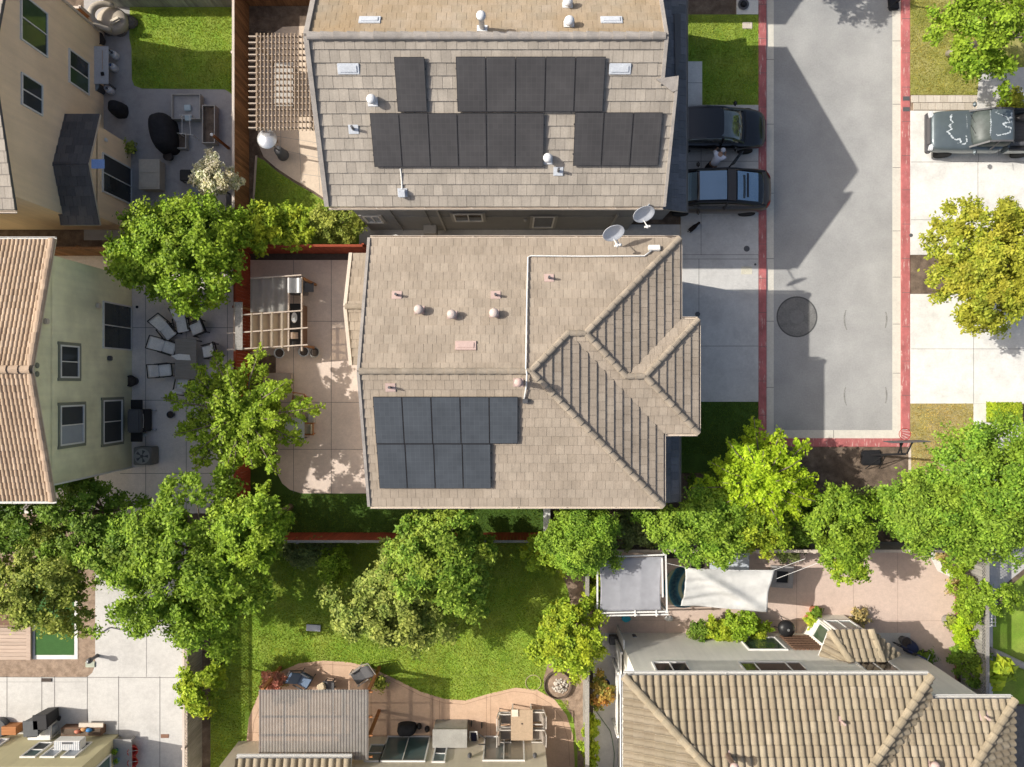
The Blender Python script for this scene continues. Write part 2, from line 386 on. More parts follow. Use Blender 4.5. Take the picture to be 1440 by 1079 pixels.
# lots beside the road, level with the kerb
sheet('lawn', rect(964, 22, 1065.5, 149), lawn_m, .09, thick=.1)
sheet('driveway', rect(957, 149, 1065.5, 565), conc_drive, KT, thick=.11)
sheet('path', rect(955, 88, 986.5, 148.8), conc_white, KT+.004, thick=.05)
sheet('path', rect(1035, -20, 1065.4, 21.8), conc_white, KT, thick=.1)
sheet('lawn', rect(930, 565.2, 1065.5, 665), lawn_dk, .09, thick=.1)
joints([(957, 359, 1065, 359), (957, 365, 1065, 365), (957, 487, 1065, 487), (982, 365, 982, 565), (985, 205, 985, 359), (965, 228, 1065, 228), (964, 118, 987, 118)], KT+.006, .018)
sheet('lawn', rect(1278.5, -300, 1460, 134.5), lawn_ne, .09, thick=.1)
sheet('driveway', rect(1278.5, 157, 1700, 359), conc_white, KT, thick=.11)
sheet('driveway', rect(1278.5, 414, 1700, 567.5), conc_white, KT, thick=.11)
sheet('planting_bed', rect(1278.5, 359, 1700, 414), mulch, .07, thick=.1)
sheet('lawn', rect(1278.5, 567.5, 1367, 760), lawn_dry, .09, thick=.1)
sheet('path', rect(1367.2, 567.7, 1401, 760), conc_white, KT-.002, thick=.1)
sheet('path', rect(1401.2, 594, 1700, 640), conc_white, KT-.002, thick=.1)
sheet('planting_bed', rect(1401.2, 567.7, 1700, 593.8), mulch, .07, thick=.1)
sheet('path', [(1375, 100), (1460, 95), (1460, 156.8), (1371, 156.8)], conc_warm, .112, thick=.05)
joints([(1279, 229, 1440, 229), (1373, 229, 1373, 359), (1374, 157, 1374, 229), (1279, 310, 1440, 310), (1279, 491, 1440, 491), (1367, 414, 1367, 567), (1367, 594, 1401, 594)], KT+.006, .016)
pav_m = mk_tile('cream_paver', (.50, .44, .36), (.58, .52, .44), (.63, .57, .49), dirt=.1)
m = MB()
for r_ in range(2):
    for k in range(9):
        a = at(1280 + k*10.3 + (3 if r_ else 0), 135.5 + r_*10.5 + 9.8); b = at(1280 + k*10.3 + (3 if r_ else 0) + 9.7, 135.5 + r_*10.5)
        m.box(a.x, b.x, a.y, b.y, .03, KT + .004*random.random())
struct(m, 'paver_strip', pav_m)
sheet('planting_bed', rect(1278.5, 134.7, 1371, 156.8), mulch_l, .06, thick=.08)
sheet('planting_bed', rect(1065.5, 628.7, 1278.4, 770), mulch, .06, thick=.08)
sheet('bed_edging', rect(1276.5, 628.7, 1279.5, 668), trim_b, .1, thick=.1)
# side yard between the two middle houses
sheet('path', rect(505, 316, 957, 344), conc_warm, .010)
# tan house yard
sheet('patio', rect(118, -40, 329, 338), stamp_grey, .006)
sheet('lawn', [(183, -10), (331, -10), (331, 136), (324, 131), (316, 126), (200, 125), (189, 121), (185.5, 112), (185, 68), (182, 54)], lawn_m, .014)
ring = mk('patio_band', (.27, .28, .30), .85, .15)
# grey house rear yard
sheet('patio', [(368, 58), (398, 38), (446, 36), (446, 180), (475, 180), (478, 296), (462, 283), (440, 268), (412, 252), (388, 236), (371, 221), (364, 205), (362, 180), (362, 80)], flag_m, .010)
sheet('lawn', [(362, 221), (372, 226), (388, 240), (412, 256), (440, 272), (470, 292), (512, 300), (512, 346), (350, 346), (356, 300)], lawn_m, .006)
sheet('stone_edging', [(359, 219), (362, 219), (357, 300), (354, 300)], flag_m, .012)
joints([(378, 190, 470, 205), (395, 225, 395, 185), (420, 185, 424, 258), (400, 212, 474, 228), (446, 200, 450, 272), (425, 245, 478, 252)], .014, .015, joint_l)
# main house rear yard
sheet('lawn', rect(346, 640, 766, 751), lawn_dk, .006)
sheet('patio', [(345, 366), (520, 366), (520, 694), (424, 694), (408, 689), (397, 680), (391, 668), (389, 652), (388, 500), (345, 500)], patio_beige, .012)
joints([(413, 366, 413, 694), (466, 366, 466, 694), (345, 452, 520, 452), (388, 566, 520, 566), (388, 632, 520, 632)], .017, .018)
sheet('gravel_strip', rect(345, 357, 520, 366), soil_dark, .012)
# green house patio
sheet('patio', rect(-200, 356, 345, 722), conc_patio, .004)
joints([(205, 356, 205, 722), (262, 356, 262, 722), (140, 461, 345, 461), (186, 563, 345, 563), (169, 666, 345, 666), (320, 356, 320, 722)], .009, .018)
# lower left
sheet('bark_bed', rect(-300, 722, 140, 953), mulch_l, .002)
sheet('patio', [(134, 760), (262, 760), (262, 952), (123, 952), (130, 946), (134, 935)], conc_warm, .008)
sheet('driveway', rect(-400, 952, 263, 1400), conc_warm, .010)
joints([(206, 830, 206, 952), (-50, 959, 123, 959)], .015, .016, joint_l)
joints([(10, 951, 10, 1400), (59, 951, 59, 1400), (77, 951, 77, 1400), (123, 951, 123, 1400), (167, 951, 167, 1400), (225, 951, 225, 1400), (-20, 952, 263, 953)], .015, .02)
sheet('turf_border', rect(46, 835, 109.5, 927), conc_white, .02, thick=.02)
sheet('turf', rect(50, 800, 104.5, 921), turf_m, .03, thick=.03)
m = MB()
for k in range(9):
    a = at(-40, 926 - k*5.0); b = at(46 - min(k, 5)*0.0, 926 - k*5.0 - 4.6); m.box(a.x, b.x, a.y, b.y, .05, .16)
struct(m, 'deck', wood_deck)
m = MB(); a = at(40.5, 926.5); b = at(46.3, 880); m.box(a.x, b.x, a.y, b.y, .05, .167); struct(m, 'deck_edge', wood_deck)
sheet('planting_bed', rect(283, 830, 296, 1400), mulch, .006)
# middle yard
sheet('lawn', rect(296, 752, 822, 1400), lawn_m, .004)
sheet('garden_bed', [(764, 800), (790, 806), (799, 830), (804, 860), (790, 915), (770, 935), (764, 955), (770, 972), (790, 985), (806, 1010), (812, 1050), (812, 1200), (832, 1200), (832, 770), (764, 770)], mulch_l, .008)
patio_px = [(346, 1200), (345, 1060), (350, 1010), (364, 975), (386, 948), (420, 933), (455, 929), (490, 931), (520, 938), (556, 955), (590, 972), (625, 983), (655, 985), (690, 975), (725, 967), (755, 970), (780, 984), (797, 1006), (806, 1035), (808, 1070), (808, 1200)]
sheet('patio', patio_px, stamped, .012)
inner = [(x + (582-x)*.03, y + 5 + max(0, (y-960))*.02) for x, y in patio_px[1:-1]]
joints([(inner[i][0], inner[i][1], inner[i+1][0], inner[i+1][1]) for i in range(len(inner)-1)], .017, .015, mk('joint_tan', (.30, .19, .13), .9))
joints([(608, 980, 608, 1036), (618, 984, 618, 1036), (684, 978, 684, 1036), (690, 977, 690, 1036), (468, 931, 468, 970), (522, 940, 522, 1036), (755, 972, 755, 990), (350, 1030, 365, 1030)], .017, .014, mk('joint_tan', (.30, .19, .13), .9))
# south-east yard
sheet('path', rect(832, 884, 873, 1400), conc_grey, .008)
sheet('planting_bed', rect(822, 944, 834, 1400), soil_dark, .012)
sheet('patio', [(843, 770), (1310, 770), (1322, 800), (1345, 812), (1345, 1000), (1280, 1000), (1280, 890), (843, 890)], patio_pink, .014)
sheet('patio', rect(866, 886, 1290, 940), conc_warm, .010)
sheet('path', [(1300, 768), (1312, 768), (1325, 797), (1346, 808), (1346, 816), (1318, 803)], conc_white, .022)
joints([(935, 770, 935, 890), (1120, 770, 1120, 890), (1200, 770, 1200, 890), (1262, 770, 1262, 890), (843, 872, 1345, 873), (1060, 793, 1120, 793), (843, 827, 940, 827)], .019, .014, mk('joint_pink', (.33, .24, .20), .9))
m = MB(); a = at(1342.5, 1000); b = at(1345.5, 818); m.box(a.x, b.x, a.y, b.y, 0, .06); struct(m, 'bed_edging', mk('edging_red', (.30, .13, .10), .8))
sheet('planting_bed', rect(1345.5, 768, 1388, 1010), soil_dark, .006)
sheet('path', rect(1388, 768, 1403, 1200), conc_grey, .006)
sheet('path', [(1403, 768), (1600, 768), (1600, 800), (1440, 800), (1425, 812), (1403, 830)], conc_warm, .008)
sheet('turf', [(1410, 850), (1420, 825), (1440, 808), (1600, 790), (1600, 990), (1396, 990), (1396, 870)], lawn_m, .010)
sheet('path', rect(1403, 993, 1600, 1400), mk('dark_pavers', (.16, .15, .14), .9, .25, 5), .008)
# ---------------------------------------------------------------- grass blades
blade_g = mk_leaf('grass_blades', (.105, .185, .022), (.145, .23, .034), (.195, .27, .052), .3, (.245, .26, .06), .65)
blade_d = mk_leaf('shaded_grass_blades', (.035, .085, .012), (.05, .11, .018), (.07, .13, .024), .3, (.16, .16, .05), .3)  # same grass in darker greens that carry the shade
blade_y = mk_leaf('dry_grass_blades', (.165, .145, .05), (.22, .19, .07), (.28, .24, .11), .25, (.33, .25, .14), .7)
def inpoly(P, poly):
    x, y = P[:,0], P[:,1]; ins = np.zeros(len(P), bool); n = len(poly)
    for i in range(n):
        x1, y1 = poly[i]; x2, y2 = poly[(i+1) % n]
        c = ((y1 > y) != (y2 > y)) & (x < (x2-x1)*(y-y1)/((y2-y1) if y2 != y1 else 1e-9) + x1); ins ^= c
    return ins
def grass(pts, mat, z0, dens=420, h=.06, w=.035, excl=(), label='', smooth=False):
    poly = g2(pts); a = np.array(poly); lo, hi = a.min(0), a.max(0)
    dens *= 1.9; h *= .75; w *= .6
    n = int((hi-lo).prod()*dens); P = RNG.random((n, 2))*(hi-lo)+lo; keep = inpoly(P, poly)
    for e in excl: keep &= ~inpoly(P, g2(e))
    P = P[keep]; n = len(P)
    th = RNG.random(n)*2*np.pi; hh = h*(.5+RNG.random(n)); ww = w*(.6+.8*RNG.random(n))
    lean = RNG.normal(0, .6, (n, 2))*h
    v = np.zeros((n, 3, 3)); c, s = np.cos(th)*ww, np.sin(th)*ww
    v[:,0,0] = P[:,0]-c; v[:,0,1] = P[:,1]-s; v[:,1,0] = P[:,0]+c; v[:,1,1] = P[:,1]+s
    v[:,2,0] = P[:,0]+lean[:,0]; v[:,2,1] = P[:,1]+lean[:,1]; v[:,:2,2] = z0; v[:,2,2] = z0+hh
    tint = np.clip(.5+.5*np.sin(P[:,0]*1.7+1.3*np.sin(P[:,1]*1.1))*np.cos(P[:,1]*2.1+P[:,0]*.6)+RNG.normal(0, .25, n), 0, 1)
    o = raw_mesh('grass', v.reshape(-1, 3), np.arange(3*n).reshape(n, 3), mat, np.repeat(tint, 3))
    tag(o, label, 'grass', kind='stuff'); return o
def raw_mesh(name, verts, faces, mat, tint=None, parent=None):
    me = bpy.data.meshes.new(name); k = faces.shape[1]; n = len(faces)
    me.vertices.add(len(verts)); me.vertices.foreach_set('co', verts.astype(np.float32).ravel())
    me.loops.add(n*k); me.loops.foreach_set('vertex_index', faces.astype(np.int32).ravel())
    me.polygons.add(n); me.polygons.foreach_set('loop_start', np.arange(0, n*k, k, dtype=np.int32)); me.polygons.foreach_set('loop_total', np.full(n, k, np.int32))
    if tint is not None:
        at_ = me.attributes.new('tint', 'FLOAT', 'POINT'); at_.data.foreach_set('value', tint.astype(np.float32))
    me.update(); me.validate()
    return link_mesh(name, me, mat, parent)
grass(rect(296, 756, 800, 1000), blade_g, .004, 420, .06, .03, [patio_px, [(764, 800), (790, 806), (799, 830), (804, 860), (790, 915), (770, 935), (764, 955), (770, 972), (790, 985), (832, 985), (832, 770), (764, 770)]], 'sunny green back lawn between the curved patio and the red fence')
grass(rect(297, 1000, 344, 1079), blade_g, .004, 420, .06, .03, (), 'narrow strip of lawn between slatted fence and curved patio')
grass([(185, 13), (330, 13), (330, 132), (318, 125), (198, 124), (187, 112)], blade_g, .014, 380, .05, .03, (), 'half shaded lawn beside the tan house')
grass([(364, 226), (388, 241), (412, 257), (440, 273), (470, 293), (512, 302), (512, 330), (352, 330)], blade_g, .006, 380, .05, .03, (), 'small lawn beside the flagstone patio of the grey house')
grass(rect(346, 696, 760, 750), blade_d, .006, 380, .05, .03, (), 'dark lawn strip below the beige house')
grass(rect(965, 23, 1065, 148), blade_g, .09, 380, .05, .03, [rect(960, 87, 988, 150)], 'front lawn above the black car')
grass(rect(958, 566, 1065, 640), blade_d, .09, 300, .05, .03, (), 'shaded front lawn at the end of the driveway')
grass(rect(1279, -10, 1400, 134), mk_leaf('olive_grass', (.125, .155, .032), (.165, .19, .046), (.21, .22, .07), .3, (.27, .22, .10), .65), .09, 360, .05, .03, [[(1375, 100), (1460, 95), (1460, 156), (1371, 156)]], 'patchy front lawn above the pickup truck')
grass(rect(1279.5, 568, 1366.5, 690), blade_y, .09, 380, .05, .03, (), 'dry yellowed lawn beside the red kerb end')
# ================================================================ roofs
def clip(sub, cl):      # Sutherland-Hodgman, cl convex CCW
    out = sub
    for i in range(len(cl)):
        a, b = cl[i], cl[(i+1) % len(cl)]; inp = out; out = []
        if not inp: return []
        ex, ey = b[0]-a[0], b[1]-a[1]
        def side(p): return ex*(p[1]-a[1]) - ey*(p[0]-a[0])
        for j in range(len(inp)):
            p, q = inp[j], inp[(j+1) % len(inp)]; sp, sq = side(p), side(q)
            if sp >= 0: out.append(p)
            if (sp >= 0) != (sq >= 0):
                t = sp/(sp-sq); out.append((p[0]+(q[0]-p[0])*t, p[1]+(q[1]-p[1])*t))
    return out
def area2(p): return .5*sum(p[i][0]*p[(i+1) % len(p)][1]-p[(i+1) % len(p)][0]*p[i][1] for i in range(len(p)))
class Plane:
    def __init__(s, pts):
        s.p = [V(p) for p in pts]; n = V((0, 0, 0))
        for i in range(len(s.p)): n += s.p[i].cross(s.p[(i+1) % len(s.p)])
        if n.z < 0: s.p.reverse(); n = -n
        s.n = n.normalized(); s.u = V((0, 0, 1)).cross(s.n).normalized(); s.vv = s.n.cross(s.u)
        s.o = min(s.p, key=lambda q: q.z)
        s.q = [((p-s.o).dot(s.u), (p-s.o).dot(s.vv)) for p in s.p]
        if area2(s.q) < 0: s.q.reverse()
    def w(s, a, b, h=0): return s.o + s.u*a + s.vv*b + s.n*h
    def ab(s, p): return (p-s.o).dot(s.u), (p-s.o).dot(s.vv)
    def px(s, x, y, h=0): return hit(x, y, s.o + s.n*h, s.n)
def flat_tiles(mb, pl, w=.30, L=.36, t=.032, g=.004, jit=.006, over=.05):
    us = [a for a, b in pl.q]; vs = [b for a, b in pl.q]
    nv = int((max(vs)+over)/L)+2; nu = int((max(us)-min(us))/w)+3
    for i in range(nv):
        v0 = -over*0 + i*L; off = (i % 2)*w*.5 + random.uniform(-.02, .02)
        for j in range(-1, nu):
            u0 = min(us) - w + off + j*w
            r = clip(pl.q, [(u0+g, v0), (u0+w-g, v0), (u0+w-g, v0+L), (u0+g, v0+L)])
            if len(r) < 3 or abs(area2(r)) < .0015: continue
            k = random.uniform(0, jit); n = len(r)
            top = [pl.w(a, b, .012 + k + t*(1-(b-v0)/L)) for a, b in r]; bot = [pl.w(a, b, -.004) for a, b in r]
            mb.add(top+bot, [list(range(n))] + [((q+1) % n, q, q+n, (q+1) % n+n) for q in range(n)])
BARREL = ((0, 0), (.10, 0), (.17, .38), (.28, .74), (.42, .97), (.55, 1), (.68, .93), (.82, .64), (.92, .25), (1, 0))
def s_tiles(mb, pl, w=.3, L=.4, amp=.07, t=.03, prof=((0, 0), (.1, .12), (.25, .62), (.42, .97), (.55, 1), (.7, .8), (.86, .3), (1, 0))):
    us = [a for a, b in pl.q]; vs = [b for a, b in pl.q]
    for i in range(int(max(vs)/L)+1):
        v0 = i*L
        for j in range(int((max(us)-min(us))/w)+2):
            u0 = min(us) + j*w; idx = {}; V_ = []; F_ = []; jit = random.uniform(0, .008); sk = random.uniform(-.006, .006)
            def vid(p):
                k = tuple(round(c, 4) for c in p)
                if k not in idx: idx[k] = len(V_); V_.append(p)
                return idx[k]
            for k in range(len(prof)-1):
                (a0, h0), (a1, h1) = prof[k], prof[k+1]
                r = clip([(u0+a0*w, v0), (u0+a1*w, v0), (u0+a1*w, v0+L), (u0+a0*w, v0+L)], pl.q)
                if len(r) < 3 or abs(area2(r)) < 1e-4: continue
                def hh(a): return amp*(h0+(h1-h0)*((a-u0)/w-a0)/(a1-a0))
                def tp(a, b): return pl.w(a, b, hh(a)+jit+(t+sk)*(1-(b-v0)/L))
                ids = [vid(tp(a, b)) for a, b in r]
                if len(set(ids)) == len(ids): F_.append(ids)
                for q in range(len(r)):
                    A, B = r[q], r[(q+1) % len(r)]
                    if abs(A[1]-v0) < 1e-5 and abs(B[1]-v0) < 1e-5:
                        dn = pl.n*.022
                        f = [vid(tp(*A)), vid(tp(*A)-dn), vid(tp(*B)-dn), vid(tp(*B))]
                        if len(set(f)) == 4: F_.append(f)
            if F_: mb.add(V_, F_)
def deck(mb, pl, th=.11, dz=-.006):
    n = len(pl.p); a = [p + V((0, 0, dz)) for p in pl.p]; b = [p + V((0, 0, dz-th)) for p in pl.p]
    mb.add(a+b, [list(range(n)), list(range(2*n-1, n-1, -1))] + [((q+1) % n, q, q+n, (q+1) % n+n) for q in range(n)])
def caps(parent, lines, mat, r=.12, L=.36, lift=.02, name='ridge_tiles'):
    for p, q in lines:
        p = V(p); q = V(q); d = q-p; n = max(1, round(d.length/L)); d.normalize(); a = d.cross(V((0, 0, 1))).normalized(); up = a.cross(d)
        mb = MB()
        for k in range(n):
            A = p + (q-p)*(k/n); B = p + (q-p)*((k+1.12)/n if k < n-1 else 1.0); rr = []
            for c, rad, hh in ((A, r*1.12, .035), (B, r*.95, .005)):
                for off in (0, -.03):
                    rr.append([c + up*(lift+hh+random.uniform(0, .006)) + a*((rad+off)*math.cos(th)) + up*((rad+off)*.75*math.sin(th)) for th in [math.pi*m_/6 for m_ in range(7)]])
            vs = rr[0]+rr[2]+rr[1]
            fs = [(m_, m_+1, 7+m_+1, 7+m_) for m_ in range(6)] + [(m_+1, m_, 14+m_, 14+m_+1) for m_ in range(6)]
            mb.add(vs, fs)
        mb.build(name, mat, parent, smooth=False, fixn=False)
def roof(parent, planes, mat, mode='flat', name='roof', deckmat=None, **k):
    mb = MB()
    for pl in planes: (flat_tiles if mode == 'flat' else s_tiles)(mb, pl, **k)
    o = mb.build(name, mat, parent, fixn=(mode == 'flat'))
    d = MB()
    for pl in planes: deck(d, pl)
    d.build('roof_deck', deckmat or trim_b, parent)
    return o
def gutter(parent, p, q, mat, out, r=.06):
    p = V(p); q = V(q); out = V(out)*.04; z = V((0, 0, -.05))
    mb = MB(); mb.bar(p+out+z*1.4, q+out+z*1.4, .012, .12); mb.bar(p+out*2.6+z, q+out*2.6+z, .014, .10); mb.bar(p+out*1.8+z*2.0, q+out*1.8+z*2.0, .10, .012)
    n = int((q-p).length/1.6)
    for i in range(1, n): c = p+(q-p)*i/n; mb.bar(c+out+z*.2, c+out*2.6+z*.2, .02, .01)
    return mb.build('gutter', mat, parent)
def window(parent, o, u, n, w, h, fr=None, pane=None, split=None, trim=None, fw=.06, pane2=None, name='window', sill=False):
    """o = lower left corner on the wall, u = along wall, n = out of wall"""
    fr = fr or trim_w; pane = pane or glass; o = V(o); u = V(u); n = V(n); z = V((0, 0, 1))
    mb = MB()
    def bx(m, a0, a1, b0, b1, d0, d1): m.slab([o+u*a0+z*b0+n*d0, o+u*a1+z*b0+n*d0, o+u*a1+z*b1+n*d0, o+u*a0+z*b1+n*d0], n*(d1-d0))
    bx(mb, 0, w, 0, fw, .002, .06); bx(mb, 0, w, h-fw, h, .002, .06); bx(mb, 0, fw, fw, h-fw, .002, .06); bx(mb, w-fw, w, fw, h-fw, .002, .06)
    if split == 'h': bx(mb, fw, w-fw, h*.5-.02, h*.5+.02, .002, .05)
    if split == 'v': bx(mb, w*.5-.02, w*.5+.02, fw, h-fw, .002, .05)
    if split == 'v3':
        for q in (.25, .75): bx(mb, w*q-.02, w*q+.02, fw, h-fw, .002, .05)
    f = mb.build(name, fr, parent)
    def pn(a0, a1, b0, b1, m_): p = MB(); bx(p, a0, a1, b0, b1, .004, .02); p.build('pane', m_, f)
    if split == 'h': pn(fw, w-fw, fw, h*.5-.02, pane2 or pane); pn(fw, w-fw, h*.5+.02, h-fw, pane)
    elif split == 'v': pn(fw, w*.5-.02, fw, h-fw, pane); pn(w*.5+.02, w-fw, fw, h-fw, pane2 or pane)
    else: pn(fw, w-fw, fw, h-fw, pane)
    if trim:
        t_ = MB(); bx(t_, -.11, -.001, -.12, h+.12, .002, .045); bx(t_, w+.001, w+.11, -.12, h+.12, .002, .045)
        bx(t_, 0, w, h+.001, h+.09, .002, .045); bx(t_, 0, w, -.09, -.001, .002, .07); t_.build('window_trim', trim, f)
    return f
def wall_window_x(parent, X, px0, py0, px1, py1, face=1, **k):
    """window on wall x=X given by picture corners of its foot (px1 nearest the nadir) and head"""
    z0 = 32 - FP*X/(px1-CX); z1 = 32 - FP*X/(px0-CX); ya = (CY-py0)*X/(px1-CX); yb = (CY-py1)*X/(px1-CX)
    lo, hi = min(ya, yb), max(ya, yb); z0, z1 = min(z0, z1), max(z0, z1)
    if face > 0: return window(parent, (X, lo, z0), (0, 1, 0), (1, 0, 0), hi-lo, z1-z0, **k)
    return window(parent, (X, hi, z0), (0, -1, 0), (-1, 0, 0), hi-lo, z1-z0, **k)
def wall_window_y(parent, Y, px0, px1, py_foot, py_head, face, **k):
    z0 = 32 - FP*Y/(CY-py_foot); z1 = 32 - FP*Y/(CY-py_head); z0 = max(z0, .03)
    xa = (px0-CX)*Y/(CY-py_foot); xb = (px1-CX)*Y/(CY-py_foot)
    if face < 0: return window(parent, (xa, Y, z0), (1, 0, 0), (0, -1, 0), xb-xa, z1-z0, **k)
    return window(parent, (xb, Y, z0), (-1, 0, 0), (0, 1, 0), xb-xa, z1-z0, **k)
def vent(parent, pl, px, py, kind, mat=None, mat2=None):
    mat = mat or vent_p; c = pl.px(px, py, .05); M = Matrix((pl.u, pl.vv, pl.n)).transposed()
    fl = MB()
    if kind == 'flat':
        fl.obox(c, (.72, .34, .05), M=M); f = fl.build('roof_vent', mat, parent, bevel=.015)
        q = MB(); q.obox(c + pl.n*.035, (.56, .2, .03), M=M); q.build('vent_cover', mat2 or mat, f, bevel=.01); return f
    fl.obox(c, (.34, .30, .02), M=M); f = fl.build('roof_vent', mat, parent)
    q = MB()
    if kind == 'pipe': q.lathe(c, [(.045, 0), (.045, .30), (.035, .30)], 10); q.build('vent_pipe', mat2 or lead, f)
    elif kind == 'dome':
        q.lathe(c, [(.085, 0), (.085, .18), (.16, .19), (.165, .24), (.14, .30), (.08, .34), (0.001, .355)], 16); q.build('vent_cap', mat2 or mat, f, smooth=True)
    elif kind == 'tall':
        q.lathe(c, [(.09, 0), (.09, .75), (.15, .76), (.15, .86), (.07, .92), (.001, .93)], 16); q.build('vent_cap', mat2 or mat, f, smooth=True)
    elif kind == 'box': q.obox(c + pl.n*.1, (.24, .26, .18), M=M); q.build('vent_hood', mat2 or mat, f, bevel=.02)
    return f
def solar_array(pl, rows, label, cells, h=.13, sg=None):
    """rows: list of (px0, py0, px1, py1, n) rectangles in the picture"""
    r0 = rows[0]; base = pl.px((r0[0]+r0[2])/2, (r0[1]+r0[3])/2, 0)
    root = thing('solar_array', label, 'solar panels', tuple(base), 0, sg)
    M = Matrix((pl.u, pl.vv, pl.n)).transposed()
    for (x0, y0, x1, y1, n) in rows:
        ym = (y0+y1)/2
        aL = pl.ab(pl.px(x0, ym, h))[0]; aR = pl.ab(pl.px(x1, ym, h))[0]; b1 = pl.ab(pl.px((x0+x1)/2, y0, h))[1]; b0 = pl.ab(pl.px((x0+x1)/2, y1, h))[1]
        if aL > aR: aL, aR = aR, aL
        b0, b1 = min(b0, b1), max(b0, b1); w = (aR-aL)/n
        for k in range(n):
            c = pl.w(aL+w*(k+.5), (b0+b1)/2, h)
            f = MB(); f.obox(c, (w-.012, b1-b0-.012, .038), M=M); fo = f.build('solar_panel', pv_frame, root)
            f = MB(); f.obox(c + pl.n*.0195, (w-.05, b1-b0-.05, .006), M=M); f.build('solar_cells', cells, fo)
        rl = MB()
        for q in (.22, .78):
            b = b0+(b1-b0)*q; rl.bar(pl.w(aL-.02, b, h-.05), pl.w(aR+.02, b, h-.05), .04, .04, up=tuple(pl.n))
            for s_ in range(n+1):
                a = aL+(aR-aL)*s_/n; rl.bar(pl.w(a, b, .03), pl.w(a, b, h-.03), .04)
        rl.build('mounting_rail', lead, root)
    return root
# ---------------------------------------------------------------- beige house (centre)
E = 5.85; P_ = .377
def hz(d): return E + P_*d
mh = thing('house', 'central house under a beige hipped tile roof with one blue black solar block', 'house', (0, 0, 0))
R0 = (-5.1, .41, hz(4.795)); R1 = (.615, .41, hz(4.795)); NL = (-5.1, 5.205, E); NE = (6.0, 5.205, E); SL = (-5.1, -4.385, E); SE = (5.41, -4.385, E)
B1 = (1.92, 1.715, hz(3.49)); B2 = (2.51, 1.715, hz(3.49)); C1 = (3.97, .255, hz(2.03)); C2 = (4.635, .255, hz(2.03))
IN = (5.41, -1.775, E); PS = (6.665, -1.775, E); PN = (6.665, 2.285, E); PI_ = (6.0, 2.285, E)
mN = Plane([NL, R0, R1, B1, B2, NE]); mS = Plane([R0, SL, SE, R1]); mEA = Plane([R1, SE, IN, B1]); mSB = Plane([B1, IN, PS, C2, C1, B2])
mEB = Plane([B2, C1, PI_, NE]); mNC = Plane([C1, C2, PN, PI_]); mEC = Plane([C2, PS, PN])
roof(mh, [mN, mS, mSB, mNC], t_main, w=.30, L=.345)
roof(mh, [mEA, mEB, mEC], t_main, w=.30, L=.335, t=.05, jit=.003)
caps(mh, [(R0, R1), (B1, R1), (SE, R1), (B1, B2), (NE, B2), (C1, B2), (C1, C2), (PN, C2), (PS, C2)], cap_main, r=.105, L=.36)
m = MB()
for p, q in ((R0, NL), (R0, SL)): m.bar(V(p)+V((-.03, 0, .0)), V(q)+V((-.03, 0, .0)), .10, .16)
m.build('rake_trim', cap_grey, mh)
gutter(mh, NL, NE, trim_b, (0, 1, 0)); gutter(mh, SL, SE, trim_b, (0, -1, 0)); gutter(mh, SE, IN, trim_b, (1, 0, 0)); gutter(mh, PI_, NE, trim_b, (1, 0, 0))
gutter(mh, PS, PN, trim_b, (1, 0, 0)); gutter(mh, IN, PS, trim_b, (0, -1, 0)); gutter(mh, PN, PI_, trim_b, (0, 1, 0))
m = MB(); m.prism([(-4.8, -4.0), (5.0, -4.0), (5.0, -1.4), (6.25, -1.4), (6.25, 1.9), (5.6, 1.9), (5.6, 4.8), (-4.8, 4.8)], 0, E-.13)
m.slab([(-4.8, -4.0, E-.14), (-4.8, 4.8, E-.14), (-4.8, .41, hz(4.3))], (.2, 0, 0)); m.build('wall', w_beige, mh)
# low gable on the garden side
GX = -6.42; gE = 2.9; gR = 3.9
ga = [(GX, 5.19, gE), (GX, 2.97, gR), (-4.85, 2.97, gR), (-4.85, 5.19, gE)]; gb = [(GX, 2.97, gR), (GX, .75, gE), (-4.85, .75, gE), (-4.85, 2.97, gR)]
gpa, gpb = Plane(ga), Plane(gb)
roof(mh, [gpa, gpb], t_main, w=.30, L=.37, name='garden_roof')
caps(mh, [((GX, 2.97, gR), (-4.9, 2.97, gR))], cap_main, r=.10)
m = MB()
for p, q in ((ga[1], ga[0]), (ga[1], gb[1])): m.bar(V(p)+V((-.02, 0, 0)), V(q)+V((-.02, 0, 0)), .13, .14)
m.build('rake_trim', trim_b, mh)
m = MB(); m.prism([(-6.15, 1.05), (-4.82, 1.05), (-4.82, 4.9), (-6.15, 4.9)], 0, 2.78); m.slab([(-6.15, 1.05, 2.78), (-6.15, 4.9, 2.78), (-6.15, 2.97, 3.75)], (.15, 0, 0)); m.build('garden_room_wall', w_beige, mh)
window(mh, (-6.15, 1.5, .05), (0, 1, 0), (-1, 0, 0), 2.6, 2.1, split='v')
window(mh, (-4.8, -3.2, 1.0), (0, 1, 0), (-1, 0, 0), 1.6, 1.2, split='v'); window(mh, (-4.8, -3.2, 3.6), (0, 1, 0), (-1, 0, 0), 1.6, 1.3, split='v')
window(mh, (6.25, -1.0, 3.5), (0, 1, 0), (1, 0, 0), 1.6, 1.4, split='v'); window(mh, (5.6, 2.4, .05), (0, 1, 0), (1, 0, 0), 2.3, 2.2, name='garage_door', pane=trim_w)
for x in (-3, 0, 3): window(mh, (x, -4.0, 3.6), (1, 0, 0), (0, -1, 0), 1.3, 1.2, split='v')
